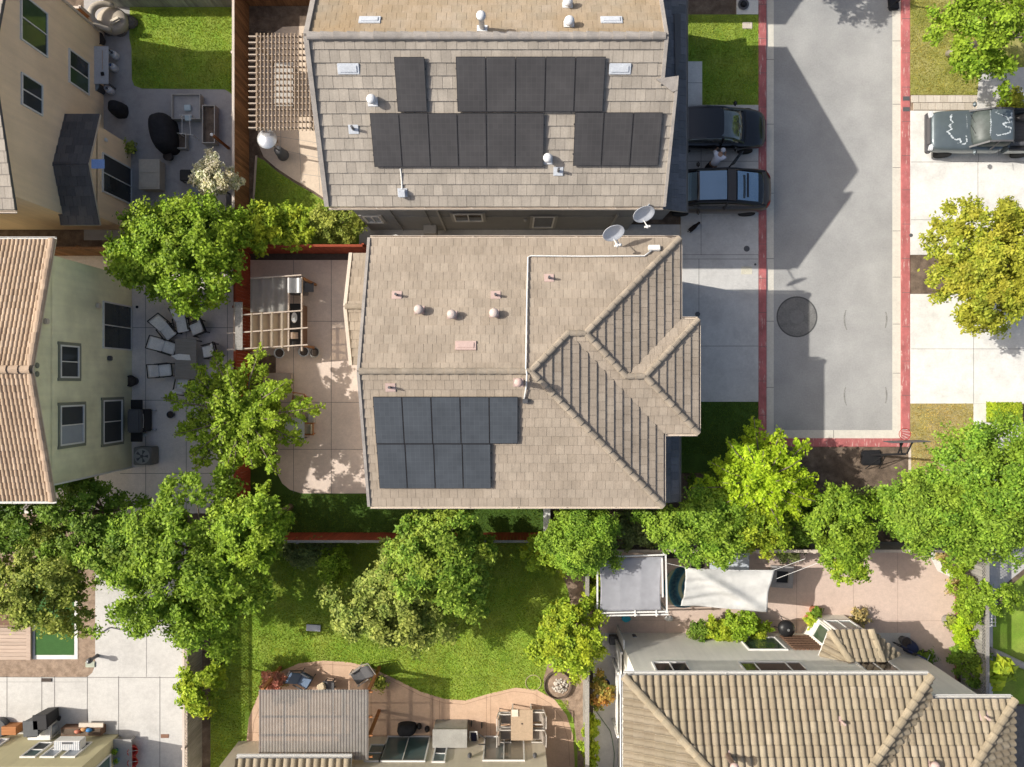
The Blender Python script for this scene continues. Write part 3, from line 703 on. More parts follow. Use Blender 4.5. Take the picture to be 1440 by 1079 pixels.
# entry pent roof in the shade of the east side
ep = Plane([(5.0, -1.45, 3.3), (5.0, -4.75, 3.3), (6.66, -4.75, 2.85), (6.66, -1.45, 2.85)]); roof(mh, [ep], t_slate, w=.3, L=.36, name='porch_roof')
m = MB()
for y in (-4.55, -1.7): m.box(6.38, 6.55, y, y+.17, 0, 2.78)
m.build('porch_post', trim_b, mh); gutter(mh, (6.66, -4.75, 2.85), (6.66, -1.5, 2.85), trim_gr, (1, 0, 0))
solar_array(mS, [(526.5, 558, 728.5, 624, 5), (531.5, 624.2, 690.5, 687, 4)], 'two row block of nine blue black solar panels on the beige roof', pv_blue)
for a in ((558, 415, 'pipe'), (697, 415, 'pipe'), (772, 391, 'pipe')): vent(mh, mN, *a)
for a in ((590, 436), (636, 443), (695, 441)): vent(mh, mN, a[0], a[1], 'dome', vent_p, mk('pale_vent', (.52, .44, .40), .6))
vent(mh, mN, 655, 486, 'flat'); vent(mh, mS, 549, 545, 'pipe'); vent(mh, mS, 729, 538, 'tall')
m = MB(); ptsc = [(920, 350), (906, 360), (820, 360.5), (746, 360), (742.5, 362), (741, 430), (740, 500), (739.5, 519)]
m.tube([mN.px(x, y, .09) for x, y in ptsc], .028, 8)
m.tube([mN.px(739.5, 519, .10), mS.px(741, 526, .16), mS.px(740, 545, .1), mS.px(737, 562, .1)], .028, 8)
m.build('conduit', trim_w, mh, smooth=True)
m = MB(); M_ = Matrix((mN.u, mN.vv, mN.n)).transposed(); m.obox(mN.px(920, 349, .1), (.42, .2, .14), M=M_); m.build('junction_box', trim_w, mh, bevel=.02)
m = MB(); m.obox(mS.px(739, 564, .1), (.2, .16, .14), M=Matrix((mS.u, mS.vv, mS.n)).transposed()); m.build('junction_box', lead, mh, bevel=.02)
# ---------------------------------------------------------------- grey house (top)
gh = thing('house', 'grey walled house at the top, its far roof slope orange with lichen', 'house', (0, 11, 0))
tp_ = .548; zr = 8.5; yr = 11.2; ye = 6.37; yn = 16.03
def tz(y): return zr - tp_*abs(y-yr)
xl = -6.59
tS = Plane([(xl, yr, zr), (xl, ye, tz(ye)), (5.43, ye, tz(ye)), (5.43, 9.9, tz(9.9)), (4.95, 9.9, tz(9.9)), (4.95, yr, zr)])
tN = Plane([(xl, yr, zr), (4.95, yr, zr), (4.95, yn, tz(yn)), (xl, yn, tz(yn))])
roof(gh, [tS], t_top, w=.33, L=.395, t=.04, jit=.010)
roof(gh, [tN], t_topn, w=.33, L=.395, t=.03)
caps(gh, [((xl, yr, zr), (4.95, yr, zr))], cap_grey, r=.13, L=.42)
m = MB()
for y in (ye, yn): m = MB(); m.bar((xl-.04, yr, zr+.02), (xl-.04, y, tz(y)+.02), .16, .2); m.build('rake_tiles', cap_grey, gh)
m = MB()
m.bar((4.98, yr, zr), (4.98, 9.95, tz(9.95)), .12, .16); m.build('rake_tiles', cap_grey, gh); m = MB(); m.bar((5.46, 9.95, tz(9.95)), (5.46, ye, tz(ye)), .1, .16); m.build('rake_tiles', cap_grey, gh); m = MB(); m.bar((4.98, yr, zr), (4.98, yn, tz(yn)), .12, .16)
m.build('rake_tiles', cap_grey, gh)
m = MB(); m.slab([(4.75, 10.05, tz(10.05)+.06), (5.5, 10.15, tz(10.0)+.1), (5.5, 9.75, tz(9.75)+.06), (5.35, 9.7, tz(9.7)+.06)], (0, 0, .05)); m.build('roof_flashing', cap_grey, gh)
gutter(gh, (xl, ye, tz(ye)), (5.43, ye, tz(ye)), trim_b, (0, -1, 0))
m = MB(); m.prism([(-6.2, 6.75), (5.05, 6.75), (5.05, 15.65), (-6.2, 15.65)], 0, 5.72)
for x in (-6.2, 4.55): m.slab([(x, 6.75, 5.7), (x, 15.65, 5.7), (x, yr, 8.25)], (.2, 0, 0))
m.build('wall', w_grey, gh)
m = MB()
for x in (-4.75, -3.4): m.bar((x, 6.735, 0.1), (x, 6.735, 5.6), .1, .03)
for k in range(11): m.box(-4.6, 4.9, 6.722, 6.748, .5+k*.2, .69+k*.2)
m.build('siding', w_grey2, gh)
m = MB(); m.bar((-2.9, 6.70, .05), (-2.9, 6.70, 5.5), .08, .08); m.build('downpipe', trim_gr, gh); m = MB(); m.bar((4.2, 6.70, .05), (4.2, 6.70, 3.2), .08, .08); m.build('downpipe', trim_gr, gh)
wall_window_y(gh, 6.75, 517, 540, 312, 303, -1, split='v', trim=trim_gr, pane=glass_b)
wall_window_y(gh, 6.72, 640, 680, 310, 300, -1, split='v', trim=trim_gr)
wall_window_y(gh, 6.72, 748, 777, 319, 304, -1, trim=trim_gr)
m = MB(); m.box(-3.75, -3.2, 6.35, 6.72, .5, 1.2); m.build('meter_box', trim_gr, gh, bevel=.02)
m = MB(); c = V((.55, 6.66, 2.3)); m.lathe(c, [(.06, -.12), (.08, 0), (.05, .14)], 10); m.build('wall_lamp', trim_gr, gh)
# pent roof over the garage side, all in shade
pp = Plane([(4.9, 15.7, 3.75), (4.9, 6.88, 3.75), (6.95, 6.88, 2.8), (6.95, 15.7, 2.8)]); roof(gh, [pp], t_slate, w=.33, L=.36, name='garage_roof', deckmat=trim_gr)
m = MB(); m.prism([(5.06, 7.2), (6.6, 7.2), (6.6, 15.5), (5.06, 15.5)], 0, 2.7); m.build('garage_wall', w_grey, gh)
gutter(gh, (6.95, 6.88, 2.8), (6.95, 15.7, 2.8), trim_gr, (1, 0, 0))
window(gh, (6.6, 7.6, .05), (0, 1, 0), (1, 0, 0), 4.8, 2.2, name='garage_door', pane=trim_w); window(gh, (6.6, 13.2, .05), (0, 1, 0), (1, 0, 0), 1.0, 2.1, name='front_door', pane=wood_dk)
m = MB(); m.slab([pp.px(948, 20, .05), pp.px(957, 20, .05), pp.px(957, 75, .05), pp.px(950, 120, .05)], (0, 0, .03)); m.build('flashing_strip', lead, gh)
solar_array(tS, [(556.5, 80, 599, 157.5, 1)], 'lone upright black solar panel at the left of the grey beige roof', pv_black)
solar_array(tS, [(642, 79.5, 850, 157.5, 5)], 'upper row of five black solar panels below the grey roof ridge', pv_black)
solar_array(tS, [(523, 159, 765, 235, 6)], 'lower row of six black solar panels on the grey beige roof', pv_black)
solar_array(tS, [(807, 158, 929, 233.5, 3)], 'block of three black solar panels near the right rake of the grey roof', pv_black)
vent(gh, tS, 524, 143, 'dome', vent_w); vent(gh, tS, 497, 182, 'pipe', vent_b, lead); vent(gh, tS, 566, 271, 'box', vent_b); vent(gh, tS, 490, 97, 'flat', vent_b); vent(gh, tS, 872, 97, 'flat', vent_b)
vent(gh, tS, 770, 225, 'dome', vent_w); vent(gh, tS, 785, 241, 'pipe', vent_b, lead)
vent(gh, tN, 678, 40, 'tall', vent_w); vent(gh, tN, 800, 34, 'dome', vent_w); vent(gh, tN, 798, 7, 'dome', vent_w); vent(gh, tN, 860, 28, 'flat', vent_b); vent(gh, tN, 520, 28, 'flat', vent_b)
m = MB(); m.tube([tS.px(563, 237, .06), tS.px(565, 255, .05), tS.px(565.5, 270, .06)], .025, 6); m.build('conduit', trim_w, gh)
# next house to the north (its shade falls on the road)
nh = thing('house', 'neighbouring grey house beyond the top edge whose gable shades the road', 'house', (0, 22, 0))
m = MB(); m.prism([(-6, 17.5), (4.7, 17.5), (4.7, 26), (-6, 26)], 0, 5.7); m.slab([(4.5, 17.5, 5.6), (4.5, 26, 5.6), (4.5, 21.7, 8.0)], (.2, 0, 0)); m.build('wall', w_grey, nh)
roof(nh, [Plane([(-6.4, 21.75, 8.3), (-6.4, 17.05, 5.8), (5.1, 17.05, 5.8), (5.1, 21.75, 8.3)]), Plane([(-6.4, 21.75, 8.3), (5.1, 21.75, 8.3), (5.1, 26.4, 5.8), (-6.4, 26.4, 5.8)])], t_top, w=.33, L=.42)
# ---------------------------------------------------------------- pale green house (left)
lh = thing('house', 'pale green stucco house on the left with a pinkish barrel tile gable roof', 'house', (-20, .4, 0))
gp = .27; gz = lambda y: 5.72 + gp*(4.70-abs(y-.48))
XR = -16.48
lN = Plane([(XR, .48, gz(.48)), (XR, 5.18, 5.75), (-30, 5.18, 5.75), (-30, .48, gz(.48))]); lS = Plane([(XR, .48, gz(.48)), (-30, .48, gz(.48)), (-30, -4.22, 5.75), (XR, -4.22, 5.75)])
roof(lh, [lN, lS], t_green, 'S', w=.155, L=.24, amp=.045, t=.03, prof=BARREL)
caps(lh, [((XR, .48, gz(.48)), (-30, .48, gz(.48)))], cap_pink, r=.14, L=.4, lift=.04)
caps(lh, [((XR-.05, 5.18, 5.78), (XR-.05, .6, gz(.6)+.03)), ((XR-.05, -4.22, 5.78), (XR-.05, .36, gz(.36)+.03))], cap_pink, r=.13, L=.4, name='rake_tiles', lift=0)
gutter(lh, (-30, 5.18, 5.75), (XR, 5.18, 5.75), trim_w, (0, 1, 0)); gutter(lh, (-30, -4.22, 5.75), (XR, -4.22, 5.75), trim_w, (0, -1, 0))
m = MB(); m.prism([(-30, -3.72), (-16.7, -3.72), (-16.7, 4.66), (-30, 4.66)], 0, 5.62); m.slab([(-16.7, -3.72, 5.6), (-16.7, 4.66, 5.6), (-16.7, .48, 6.80)], (-.2, 0, 0)); m.build('wall', w_green, lh)
m = MB(); m.bar((-16.66, -3.68, 0), (-16.66, -3.68, 5.6), .06, .06); m.build('downpipe', trim_w, lh)
wall_window_x(lh, -16.7, 144, 431, 184.3, 493.5, split='v', name='patio_door')
wall_window_x(lh, -16.7, 83.5, 487, 110, 532, split='v', trim=trim_g, pane=screen_m, pane2=glass)
wall_window_x(lh, -16.7, 83.5, 569, 117, 623, split='v', trim=trim_g, pane=glass_b, pane2=glass)
wall_window_x(lh, -16.7, 144, 562, 171, 621, split='v', trim=trim_g, pane=screen_m, pane2=screen_m)
for (x, y) in ((51, 514), (51, 526), (44, 520)):
    s_ = (x-CX)/(-16.7); c = V((-16.68, (CY-y)/s_, 32-FP/s_)); m = MB(); m.lathe(c, [(.10, 0), (.10, .03), (.07, .05)], 12, M=Matrix.Rotation(R(90), 3, 'Y')); m.build('gable_vent', trim_g, lh)
for (x, y, nm, mt) in ((152, 504, 'wall_lamp', lead), (136, 430, 'outlet_box', trim_b), (62, 452, 'outlet_box', trim_b)):
    s_ = (x-CX)/(-16.7); c = V((-16.62, (CY-y)/s_, 32-FP/s_)); m = MB(); m.obox(c, (.14, .2, .22)); m.build(nm, mt, lh, bevel=.03)
# ---------------------------------------------------------------- tan house (upper left)
th_ = thing('house', 'tan stucco house in the upper left with a small dark gabled porch roof', 'house', (-20, 11, 0))
m = MB(); m.prism([(-30, 6.76), (-17.94, 6.76), (-17.94, 15.33), (-30, 15.33)], 0, 6.0); m.slab([(-17.94, 6.76, 6.0), (-17.94, 15.33, 6.0), (-17.94, 11.05, 7.05)], (-.2, 0, 0)); m.build('wall', w_tan, th_)
kz = lambda y: 6.05 + .24*(4.85-abs(y-11.05))
kS = Plane([(-17.7, 11.05, kz(11.05)), (-30, 11.05, kz(11.05)), (-30, 6.2, 6.05), (-17.7, 6.2, 6.05)]); kN = Plane([(-17.7, 11.05, kz(11.05)), (-17.7, 15.9, 6.05), (-30, 15.9, 6.05), (-30, 11.05, kz(11.05))])
roof(th_, [kS, kN], t_top, w=.33, L=.40, deckmat=lead)
gutter(th_, (-30, 6.2, 6.05), (-17.7, 6.2, 6.05), trim_b, (0, -1, 0))
bA = Plane([(-16.55, 8.56, 3.55), (-18.1, 8.56, 3.55), (-18.1, 10.8, 2.76), (-16.55, 10.8, 2.76)]); bB = Plane([(-16.55, 8.56, 3.55), (-16.55, 6.36, 2.76), (-18.1, 6.36, 2.76), (-18.1, 8.56, 3.55)])
roof(th_, [bA, bB], t_tan, w=.33, L=.38, name='porch_roof', deckmat=trim_b)
m = MB(); m.prism([(-17.93, 6.75), (-16.74, 6.75), (-16.74, 10.45), (-17.93, 10.45)], 0, 2.66); m.slab([(-16.74, 6.75, 2.6), (-16.74, 10.45, 2.6), (-16.74, 8.58, 3.36)], (-.1, 0, 0)); m.build('bay_wall', w_tan, th_)
wall_window_x(th_, -17.94, 28, 19, 66, 82, split='v', pane=glass, pane2=glass_gr)
wall_window_x(th_, -17.94, 96, 89, 124.5, 135, split='v', pane=glass_gr, pane2=glass)
wall_window_x(th_, -17.94, 29, 120, 59, 164, split='v')
wall_window_x(th_, -16.74, 143, 237, 184.2, 289, split='v', pane2=screen_m, name='patio_door')
m = MB(); m.obox((-16.70, 10.02, 2.05), (.1, .16, .2)); m.build('wall_lamp', vent_w, th_, bevel=.04)
m = MB(); p = bA.px(137, 231, .1); m.obox((p.x, p.y+.02, 3.62), (.5, .36, .04)); m.build('roof_panel', mk('sky_blue_panel', (.20, .33, .62), .3, .1), th_)
m = MB(); m.bar((-17.9, 15.3, 0.1), (-17.9, 15.3, 5.8), .09); m.build('downpipe', trim_b, th_)
# ---------------------------------------------------------------- off-white house (lower right)
sh = thing('house', 'off white house in the lower right with a big tan barrel tile hip roof', 'house', (10, -14, 0))
sE = 5.6; sp = .42; y0 = -10.58; x0_, x1_ = 4.05, 15.13; half = (x1_-x0_)/2
ry_ = y0-half; sN = Plane([(x0_, y0, sE), (x1_, y0, sE), (x0_+half, ry_, sE+sp*half)]); yb = -20.0
hf = half-.01; zt5 = sE+sp*hf
sN = Plane([(x0_, y0, sE), (x1_, y0, sE), (x1_-hf, y0-hf, zt5), (x0_+hf, y0-hf, zt5)])
sW = Plane([(x0_, y0, sE), (x0_+hf, y0-hf, zt5), (x0_+hf, -22, zt5), (x0_, -22, sE)])
sEE = Plane([(x1_, y0, sE), (x1_, -22, sE), (x1_-hf, -22, zt5), (x1_-hf, y0-hf, zt5)])
roof(sh, [sN, sW, sEE], t_se, 'S', w=.27, L=.38, amp=.09, t=.055, prof=BARREL, deckmat=trim_w)
caps(sh, [((x0_, y0, sE+.02), (x0_+hf, y0-hf, zt5+.02)), ((x1_, y0, sE+.02), (x1_-hf, y0-hf, zt5+.02)), ((x0_+half, y0-hf, zt5+.02), (x0_+half, -22, zt5+.02))], cap_se, r=.14, L=.38, lift=.05)
x2_ = 18.15; y2 = -11.43
rN = Plane([(x1_-.9, y2, sE), (x2_, y2, sE), (x2_-4.2, y2-4.2, sE+sp*4.2), (x1_-5.1, y2-4.2, sE+sp*4.2)])
rE = Plane([(x2_, y2, sE), (x2_, -21, sE), (x2_-4.2, -21, sE+sp*4.2), (x2_-4.2, y2-4.2, sE+sp*4.2)])
rN = Plane([(x1_+.02, y2, sE), (x2_, y2, sE), (x2_-4.2, y2-4.2, sE+sp*4.2), (x1_-2.2, y2-4.2, sE+sp*4.2), (x1_-2.2, y2-2.2, sE+sp*2.2)])
rW = Plane([(x2_-4.2, y2-4.2, sE+sp*4.2), (x2_-4.2, -21, sE+sp*4.2), (x2_-8.2, -21, sE), (x2_-8.2, y2-4.2, sE)])
roof(sh, [rN, rE, rW], t_se, 'S', w=.27, L=.38, amp=.09, t=.055, prof=BARREL, deckmat=trim_w, name='wing_roof')
caps(sh, [((x2_, y2, sE+.02), (x2_-4.2, y2-4.2, sE+sp*4.2+.02))], cap_se, r=.14, L=.38, lift=.05)
gutter(sh, (x0_, y0, sE), (x1_, y0, sE), trim_w, (0, 1, 0)); gutter(sh, (x0_, -21, sE), (x0_, y0, sE), trim_w, (-1, 0, 0)); gutter(sh, (x1_+.1, y2, sE), (x2_, y2, sE), trim_w, (0, 1, 0))
m = MB(); m.prism([(4.66, -21), (17.72, -21), (17.72, -11.83), (14.75, -11.83), (14.75, -10.95), (4.66, -10.95)], 0, sE-.12); m.build('wall', w_white, sh)
for (a, b) in ((916, 965), (1037, 1125), (1199, 1248)):
    k = a == 1037
    wall_window_y(sh, -10.95, a, b, 932 if a != 1199 else 930, 946, 1, split='v3' if k else 'v', pane=mk('bronze_glass', (.055, .038, .03), .08, .3, .8, 9, 0, spec=.6))
wall_window_y(sh, -10.95, 1037, 1090, 897, 915, 1, pane=glass_gr)
m = MB()
for k in range(9): m.slab([V((11.6+k*.16, -10.93, .55)), V((11.6+k*.16+.1, -10.93, .55)), V((11.6+k*.16+.1, -10.93, 2.15)), V((11.6+k*.16, -10.93, 2.15))], (0, .05, 0))
for k in range(8): m.slab([V((11.55, -10.92, .6+k*.2)), V((13.0, -10.92, .6+k*.2)), V((13.0, -10.92, .68+k*.2)), V((11.55, -10.92, .68+k*.2))], (0, .07, 0))
m.build('lattice_screen', wood_dk, sh)
# angled bay with its own little roof
bz0, bz1 = 2.72, 3.45; Q = lambda x, y, z: at(x, y, z)
bl, br = Q(1166, 887, bz0), Q(1224, 886, bz0); wl = V((12.35, -10.96, bz0)); wr = V((15.6, -10.96, bz0)); tl = V((13.3, -10.96, bz1)); tr = V((14.55, -10.96, bz1))
roof(sh, [Plane([bl, br, tr, tl]), Plane([wl, bl, tl]), Plane([br, wr, tr])], t_se, 'S', w=.27, L=.38, amp=.09, t=.05, prof=BARREL, name='bay_roof', deckmat=trim_w)
caps(sh, [(bl+V((0, 0, .02)), tl), (br+V((0, 0, .02)), tr)], cap_se, r=.13, L=.38, lift=.04)
bi = [(12.75, -10.95), (13.2, -10.15), (14.55, -10.15), (15.1, -10.95)]
m = MB(); m.prism(bi, 0, bz0-.1); m.build('bay_wall', w_white, sh)
d_ = (V((13.2, -10.15, 0))-V((12.75, -10.95, 0))).normalized(); nn = V((-d_.y, d_.x, 0))
window(sh, V((13.2, -10.15, .9))-d_*.06, tuple(-d_), tuple(nn), .7, 1.4, split=None, pane=glass_gr)
window(sh, (14.45, -10.15, .9), (-1, 0, 0), (0, 1, 0), 1.15, 1.4, split='v', pane=glass_t)
for (x, y, k) in ((1023, 1062, 'tall'), (1183, 1014, 'pipe')): vent(sh, sN, x, y, k, vent_p, vent_p)
vent(sh, rN, 1384, 1007, 'pipe', vent_p, vent_p); vent(sh, rN, 1310, 1073, 'dome', vent_p)
m = MB(); m.prism([(4.60, -11.0), (4.66, -11.0), (4.66, -10.6), (4.60, -10.6)], 0, 1.9); m.build('corner_post', trim_w, sh)
# ---------------------------------------------------------------- house at the bottom edge
bh = thing('house', 'beige house along the bottom edge with glass doors facing the curved patio', 'house', (-3, -17, 0))
WY = -15.5
m = MB(); m.prism([(-6.5, -24), (1.42, -24), (1.42, WY), (-6.5, WY)], 0, 5.5); m.prism([(-12, -24), (-6.51, -24), (-6.51, -15.7), (-12, -15.7)], 0, 2.9); m.build('wall', w_beige, bh)
wall_window_y(bh, WY, 545, 606, 1036.5, 1072, 1, split='v', pane=glass_t, name='patio_door')
wall_window_y(bh, WY, 521, 543, 1048, 1072, 1, split='h', pane=glass_t); wall_window_y(bh, WY, 612, 630, 1049, 1073, 1, split='h', pane=glass_t, pane2=screen_m)
wall_window_y(bh, WY, 681, 737, 1036.5, 1071, 1, split='v', pane=mk('sand_glass', (.22, .20, .16), .06, .2, .9, 9, 0, spec=.6), pane2=mk('grey_glass', (.17, .18, .17), .06, .2, .9, 9, 0, spec=.6), name='patio_door')
for x in (-1.75, .95): m = MB(); m.lathe((x, WY+.1, 1.9), [(.03, .12), (.09, 0), (.09, -.12), (.05, -.16)], 10); m.build('wall_lamp', lead, bh)
bp = Plane([(-11.0, -14.95, 2.95), (-6.4, -14.95, 2.95), (-6.4, -18.5, 4.4), (-11.0, -18.5, 4.4)])
roof(bh, [bp], t_se, 'S', w=.30, L=.40, amp=.10, prof=BARREL, name='low_roof', deckmat=trim_w); gutter(bh, (-11.0, -14.95, 2.95), (-6.4, -14.95, 2.95), trim_w, (0, 1, 0))
zb5 = 5.6+.42*4.4
roof(bh, [Plane([(-6.9, -15.15, 5.6), (1.8, -15.15, 5.6), (1.8, -19.55, zb5), (-6.9, -19.55, zb5)]), Plane([(-6.9, -19.55, zb5), (1.8, -19.55, zb5), (1.8, -24, 5.6), (-6.9, -24, 5.6)])], t_se, 'S', w=.30, L=.40, amp=.10, prof=BARREL, deckmat=trim_w)
m = MB(); m.slab([(-6.5, -15.6, 5.5), (-6.5, -23.9, 5.5), (-6.5, -19.55, zb5-.15)], (.15, 0, 0)); m.build('gable_wall', w_beige, bh); m = MB(); m.slab([(1.27, -15.6, 5.5), (1.27, -23.9, 5.5), (1.27, -19.55, zb5-.15)], (.15, 0, 0)); m.build('gable_wall', w_beige, bh)
# ---------------------------------------------------------------- olive house, lower left corner
oh = thing('house', 'olive stucco house in the lower left corner with three slanted windows', 'house', (-20, -17, 0))
m = MB(); m.prism([(-26, -22), (-17.28, -22), (-17.28, -15.4), (-26, -15.4)], 0, 2.75); m.build('wall', w_olive, oh)
for (a, b) in ((55, 76), (82, 102), (110, 130)): wall_window_y(oh, -15.4, a, b, 1045, 1066, 1, split='h', pane=glass_t if a == 55 else glass_b, pane2=screen_m)
wall_window_y(oh, -15.4, 1, 14, 1040, 1052, 1, pane=glass_b)
window(oh, (-17.28, -17.6, .7), (0, 1, 0), (1, 0, 0), 1.7, 1.4, split='v', pane=glass_t)
op = Plane([(-26, -15.2, 2.85), (-17.0, -15.2, 2.85), (-17.0, -19, 4.4), (-26, -19, 4.4)])
op = Plane([(-26, -16.05, 2.9), (-16.95, -16.05, 2.9), (-16.95, -19, 4.0), (-26, -19, 4.0)])
roof(oh, [op], mk_tile('orange_barrel_tile', (.40, .24, .13), (.46, .28, .16), (.5, .33, .2)), 'S', w=.34, L=.42, amp=.08, deckmat=trim_b)
m = MB(); m.prism([(-26, -16.1), (-17.3, -16.1), (-17.3, -16.0), (-26, -16.0)], 2.7, 2.85); m.build('fascia', trim_b, oh)
# ================================================================ trees
def rnd_dir(n):
    d = RNG.normal(size=(n, 3)); return d/np.linalg.norm(d, axis=1, keepdims=True)
def leaf_quads(name, P, N, size, tint, mat, parent, aspect=.55):
    n = len(P); N = N/np.maximum(np.linalg.norm(N, axis=1, keepdims=True), 1e-6)
    t = np.cross(N, rnd_dir(n)); t /= np.maximum(np.linalg.norm(t, axis=1, keepdims=True), 1e-6); b = np.cross(N, t)
    L = size[:,None]*.5; W = L*aspect
    v = np.stack([P-t*L, P+b*W-N*L*.18, P+t*L, P-b*W-N*L*.18], 1)
    return raw_mesh(name, v.reshape(-1, 3), np.arange(4*n).reshape(n, 4), mat, np.repeat(tint, 4), parent)
def limb(mb, p, q, r0, r1, sag=.1, k=4):
    p = V(p); q = V(q); pts = []
    for i in range(k+1):
        t = i/k; pts.append(p.lerp(q, t)+V((random.uniform(-1, 1), random.uniform(-1, 1), 0))*sag*math.sin(math.pi*t) + V((0, 0, sag*2*math.sin(math.pi*t))))
    mb.tube(pts, [r0+(r1-r0)*i/k for i in range(k+1)], 7)
def tree(name, label, cx, cy, zc, rx, ry, rz, mat, style='dome', nclump=60, per=110, leaf=0.163, cr=.5, base=None, barkm=None, group=None, trunk=.13, droop=.0, tintbias=.0, lobes=.28, cat='tree'):
    c = at(cx, cy, zc); b = V(base) if base else V((c.x, c.y, 0)); b.z = 0
    root = thing(name, label, cat, tuple(b), 0, group)
    cl = []; ph = RNG.random(6)*6.28
    tb = MB(); fork = b.lerp(V((c.x, c.y, max(.35, zc-rz*.75))), .9)
    tb.tube([b, b.lerp(fork, .5)+V((.03, .02, 0)), fork], [trunk*1.25, trunk, trunk*.8], 9)
    P = []; N = []; T = []; S = []
    if style == 'star':
        tiers = ((nclump//3, 6, 1.0), (nclump//3, 30, .88), (nclump//3, 58, .62)); fork.z = max(fork.z, zc-rz*.45); i = 0
        for cnt, el0, sc_ in tiers:
          ph0 = RNG.random()*6.28
          for q_ in range(cnt):
            i += 1; a = ph0+6.2832*(q_+RNG.normal(0, .16))/cnt; el = R(el0+RNG.normal(0, 6)); ln = sc_*(1+RNG.normal(0, .11))
            d = np.array([math.cos(a)*math.cos(el)*rx, math.sin(a)*math.cos(el)*ry, math.sin(el)*rz])*ln
            st = np.array(fork)+np.array([c.x-fork.x, c.y-fork.y, 0])*.8; tip = np.array([c.x, c.y, fork.z])+d
            limb(tb, fork, V(tip), trunk*.35, .012, .05)
            segs = [(st, tip, .115, 1.0)]
            for j in range(7):
                s0 = .22+.7*j/7; o = st+(tip-st)*s0; sgn = 1 if j % 2 else -1; ang = sgn*R(46+RNG.normal(0, 8)); ca, sa = math.cos(ang), math.sin(ang); dd = (tip-st)*(.40*(1.12-s0))
                segs.append((o, o+np.array([dd[0]*ca-dd[1]*sa, dd[0]*sa+dd[1]*ca, dd[2]*.8]), .10, .5))
            for (o, e, rad, wgt) in segs:
                n = int(per*wgt*1.5); s = RNG.random(n)**.75*.85+.15
                p = o+(e-o)*s[:,None] + RNG.normal(0, 1, (n, 3))*rad*(1.25-.75*s[:,None])*np.array([1, 1, .7]); p[:,2] += .05-droop*s*s
                P.append(p); N.append(np.array([0, 0, 1.0])+.3*(e-o)/np.linalg.norm(e-o)+RNG.normal(0, .45, (n, 3))); T.append(np.full(n, RNG.random())*.6+RNG.random(n)*.4)
    else:
        D = rnd_dir(nclump*6); D = D[D[:,2] > -.35][:nclump]
        az = np.arctan2(D[:,1], D[:,0]); lob = 1+lobes*(np.sin(3*az+ph[0])*.5+np.sin(5*az+ph[1])*.35+np.sin(9*az+ph[3])*.3)+RNG.normal(0, .07, len(D))
        rad = np.where(RNG.random(len(D)) < .75, .72+.28*RNG.random(len(D)), .25+.45*RNG.random(len(D)))
        cc = np.array([c.x, c.y, zc])+D*np.array([rx, ry, rz])*(rad*lob)[:,None]
        for q, dd in zip(cc, D):
            r_ = cr*(.65+.75*RNG.random()); n = int(per*1.35*(r_/cr)**1.4); nt_ = 5; big = RNG.random()**1.5*.75
            ob = np.array([dd[0], dd[1], 0.0]); ob /= np.linalg.norm(ob)+1e-6; up = max(0, dd[2])
            for t_ in range(nt_):
                aa = RNG.normal(0, .55+1.2*up); ca, sa = math.cos(aa), math.sin(aa); w_ = np.array([ob[0]*ca-ob[1]*sa, ob[0]*sa+ob[1]*ca, RNG.normal(.12+.35*up, .28)]); w_ /= np.linalg.norm(w_)
                k = max(3, n//nt_); s = RNG.random(k)**.8; ln = r_*(1.2+.7*RNG.random())*(1.25 if style == 'feather' else 1.0)
                p = q+w_*((s-.35)*ln)[:,None]+RNG.normal(0, 1, (k, 3))*(.11*cr/.4)*np.array([1, 1, .7])*(1.25-.6*s)[:,None]
                p[:,2] -= (droop+.18)*(s*ln)**2
                P.append(p); N.append(np.array([0, 0, .85])+w_*.35+dd*.25+RNG.normal(0, .48, (k, 3))); T.append(np.clip(big+RNG.random(k)*.25+tintbias, 0, 1))
        for i in RNG.permutation(len(cc))[:22]: limb(tb, fork, V(cc[i]), trunk*.4, .015, .08)
    P = np.concatenate(P); N = np.concatenate(N); T = np.concatenate(T)
    P[:,2] = np.maximum(P[:,2], .05)
    tb.build('trunk', barkm or bark, root, smooth=True, fixn=False)
    leaf_quads('crown', P, N, leaf*(.65+.7*RNG.random(len(P))), T, mat, root)
    return root
L_br = mk_leaf('leaf_bright', (.05, .11, .012), (.10, .185, .02), (.17, .265, .04), .3, (.22, .27, .04), .4)
L_lime = mk_leaf('leaf_lime', (.10, .20, .015), (.17, .285, .02), (.24, .345, .035), .4, (.30, .36, .03), .45)
L_star = mk_leaf('leaf_maple', (.07, .14, .016), (.125, .215, .028), (.195, .29, .05), .38, (.24, .29, .04), .4)
L_mid = mk_leaf('leaf_mid', (.042, .098, .012), (.088, .165, .02), (.155, .24, .038), .3, (.17, .23, .04), .4)
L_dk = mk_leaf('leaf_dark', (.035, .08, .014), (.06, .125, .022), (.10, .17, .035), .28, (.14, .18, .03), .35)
L_olive = mk_leaf('leaf_olive', (.075, .115, .03), (.125, .175, .045), (.20, .24, .075), .3, (.24, .25, .07), .4)
L_yel = mk_leaf('leaf_yellow_green', (.07, .145, .018), (.125, .215, .028), (.20, .28, .045), .33, (.34, .34, .03), .45)
L_grn = mk_leaf('leaf_fresh_green', (.05, .115, .018), (.095, .18, .03), (.16, .24, .055), .3, (.28, .27, .06), .35)
L_mst = mk_leaf('leaf_mustard', (.095, .145, .02), (.155, .205, .032), (.23, .27, .055), .33, (.30, .25, .05), .5)
L_fea = mk_leaf('leaf_feathery', (.045, .115, .02), (.09, .185, .03), (.15, .25, .045), .33, (.23, .29, .05), .45)
L_pale = mk_leaf('leaf_pale', (.07, .12, .035), (.125, .185, .055), (.21, .255, .10), .3, (.27, .27, .09), .4)
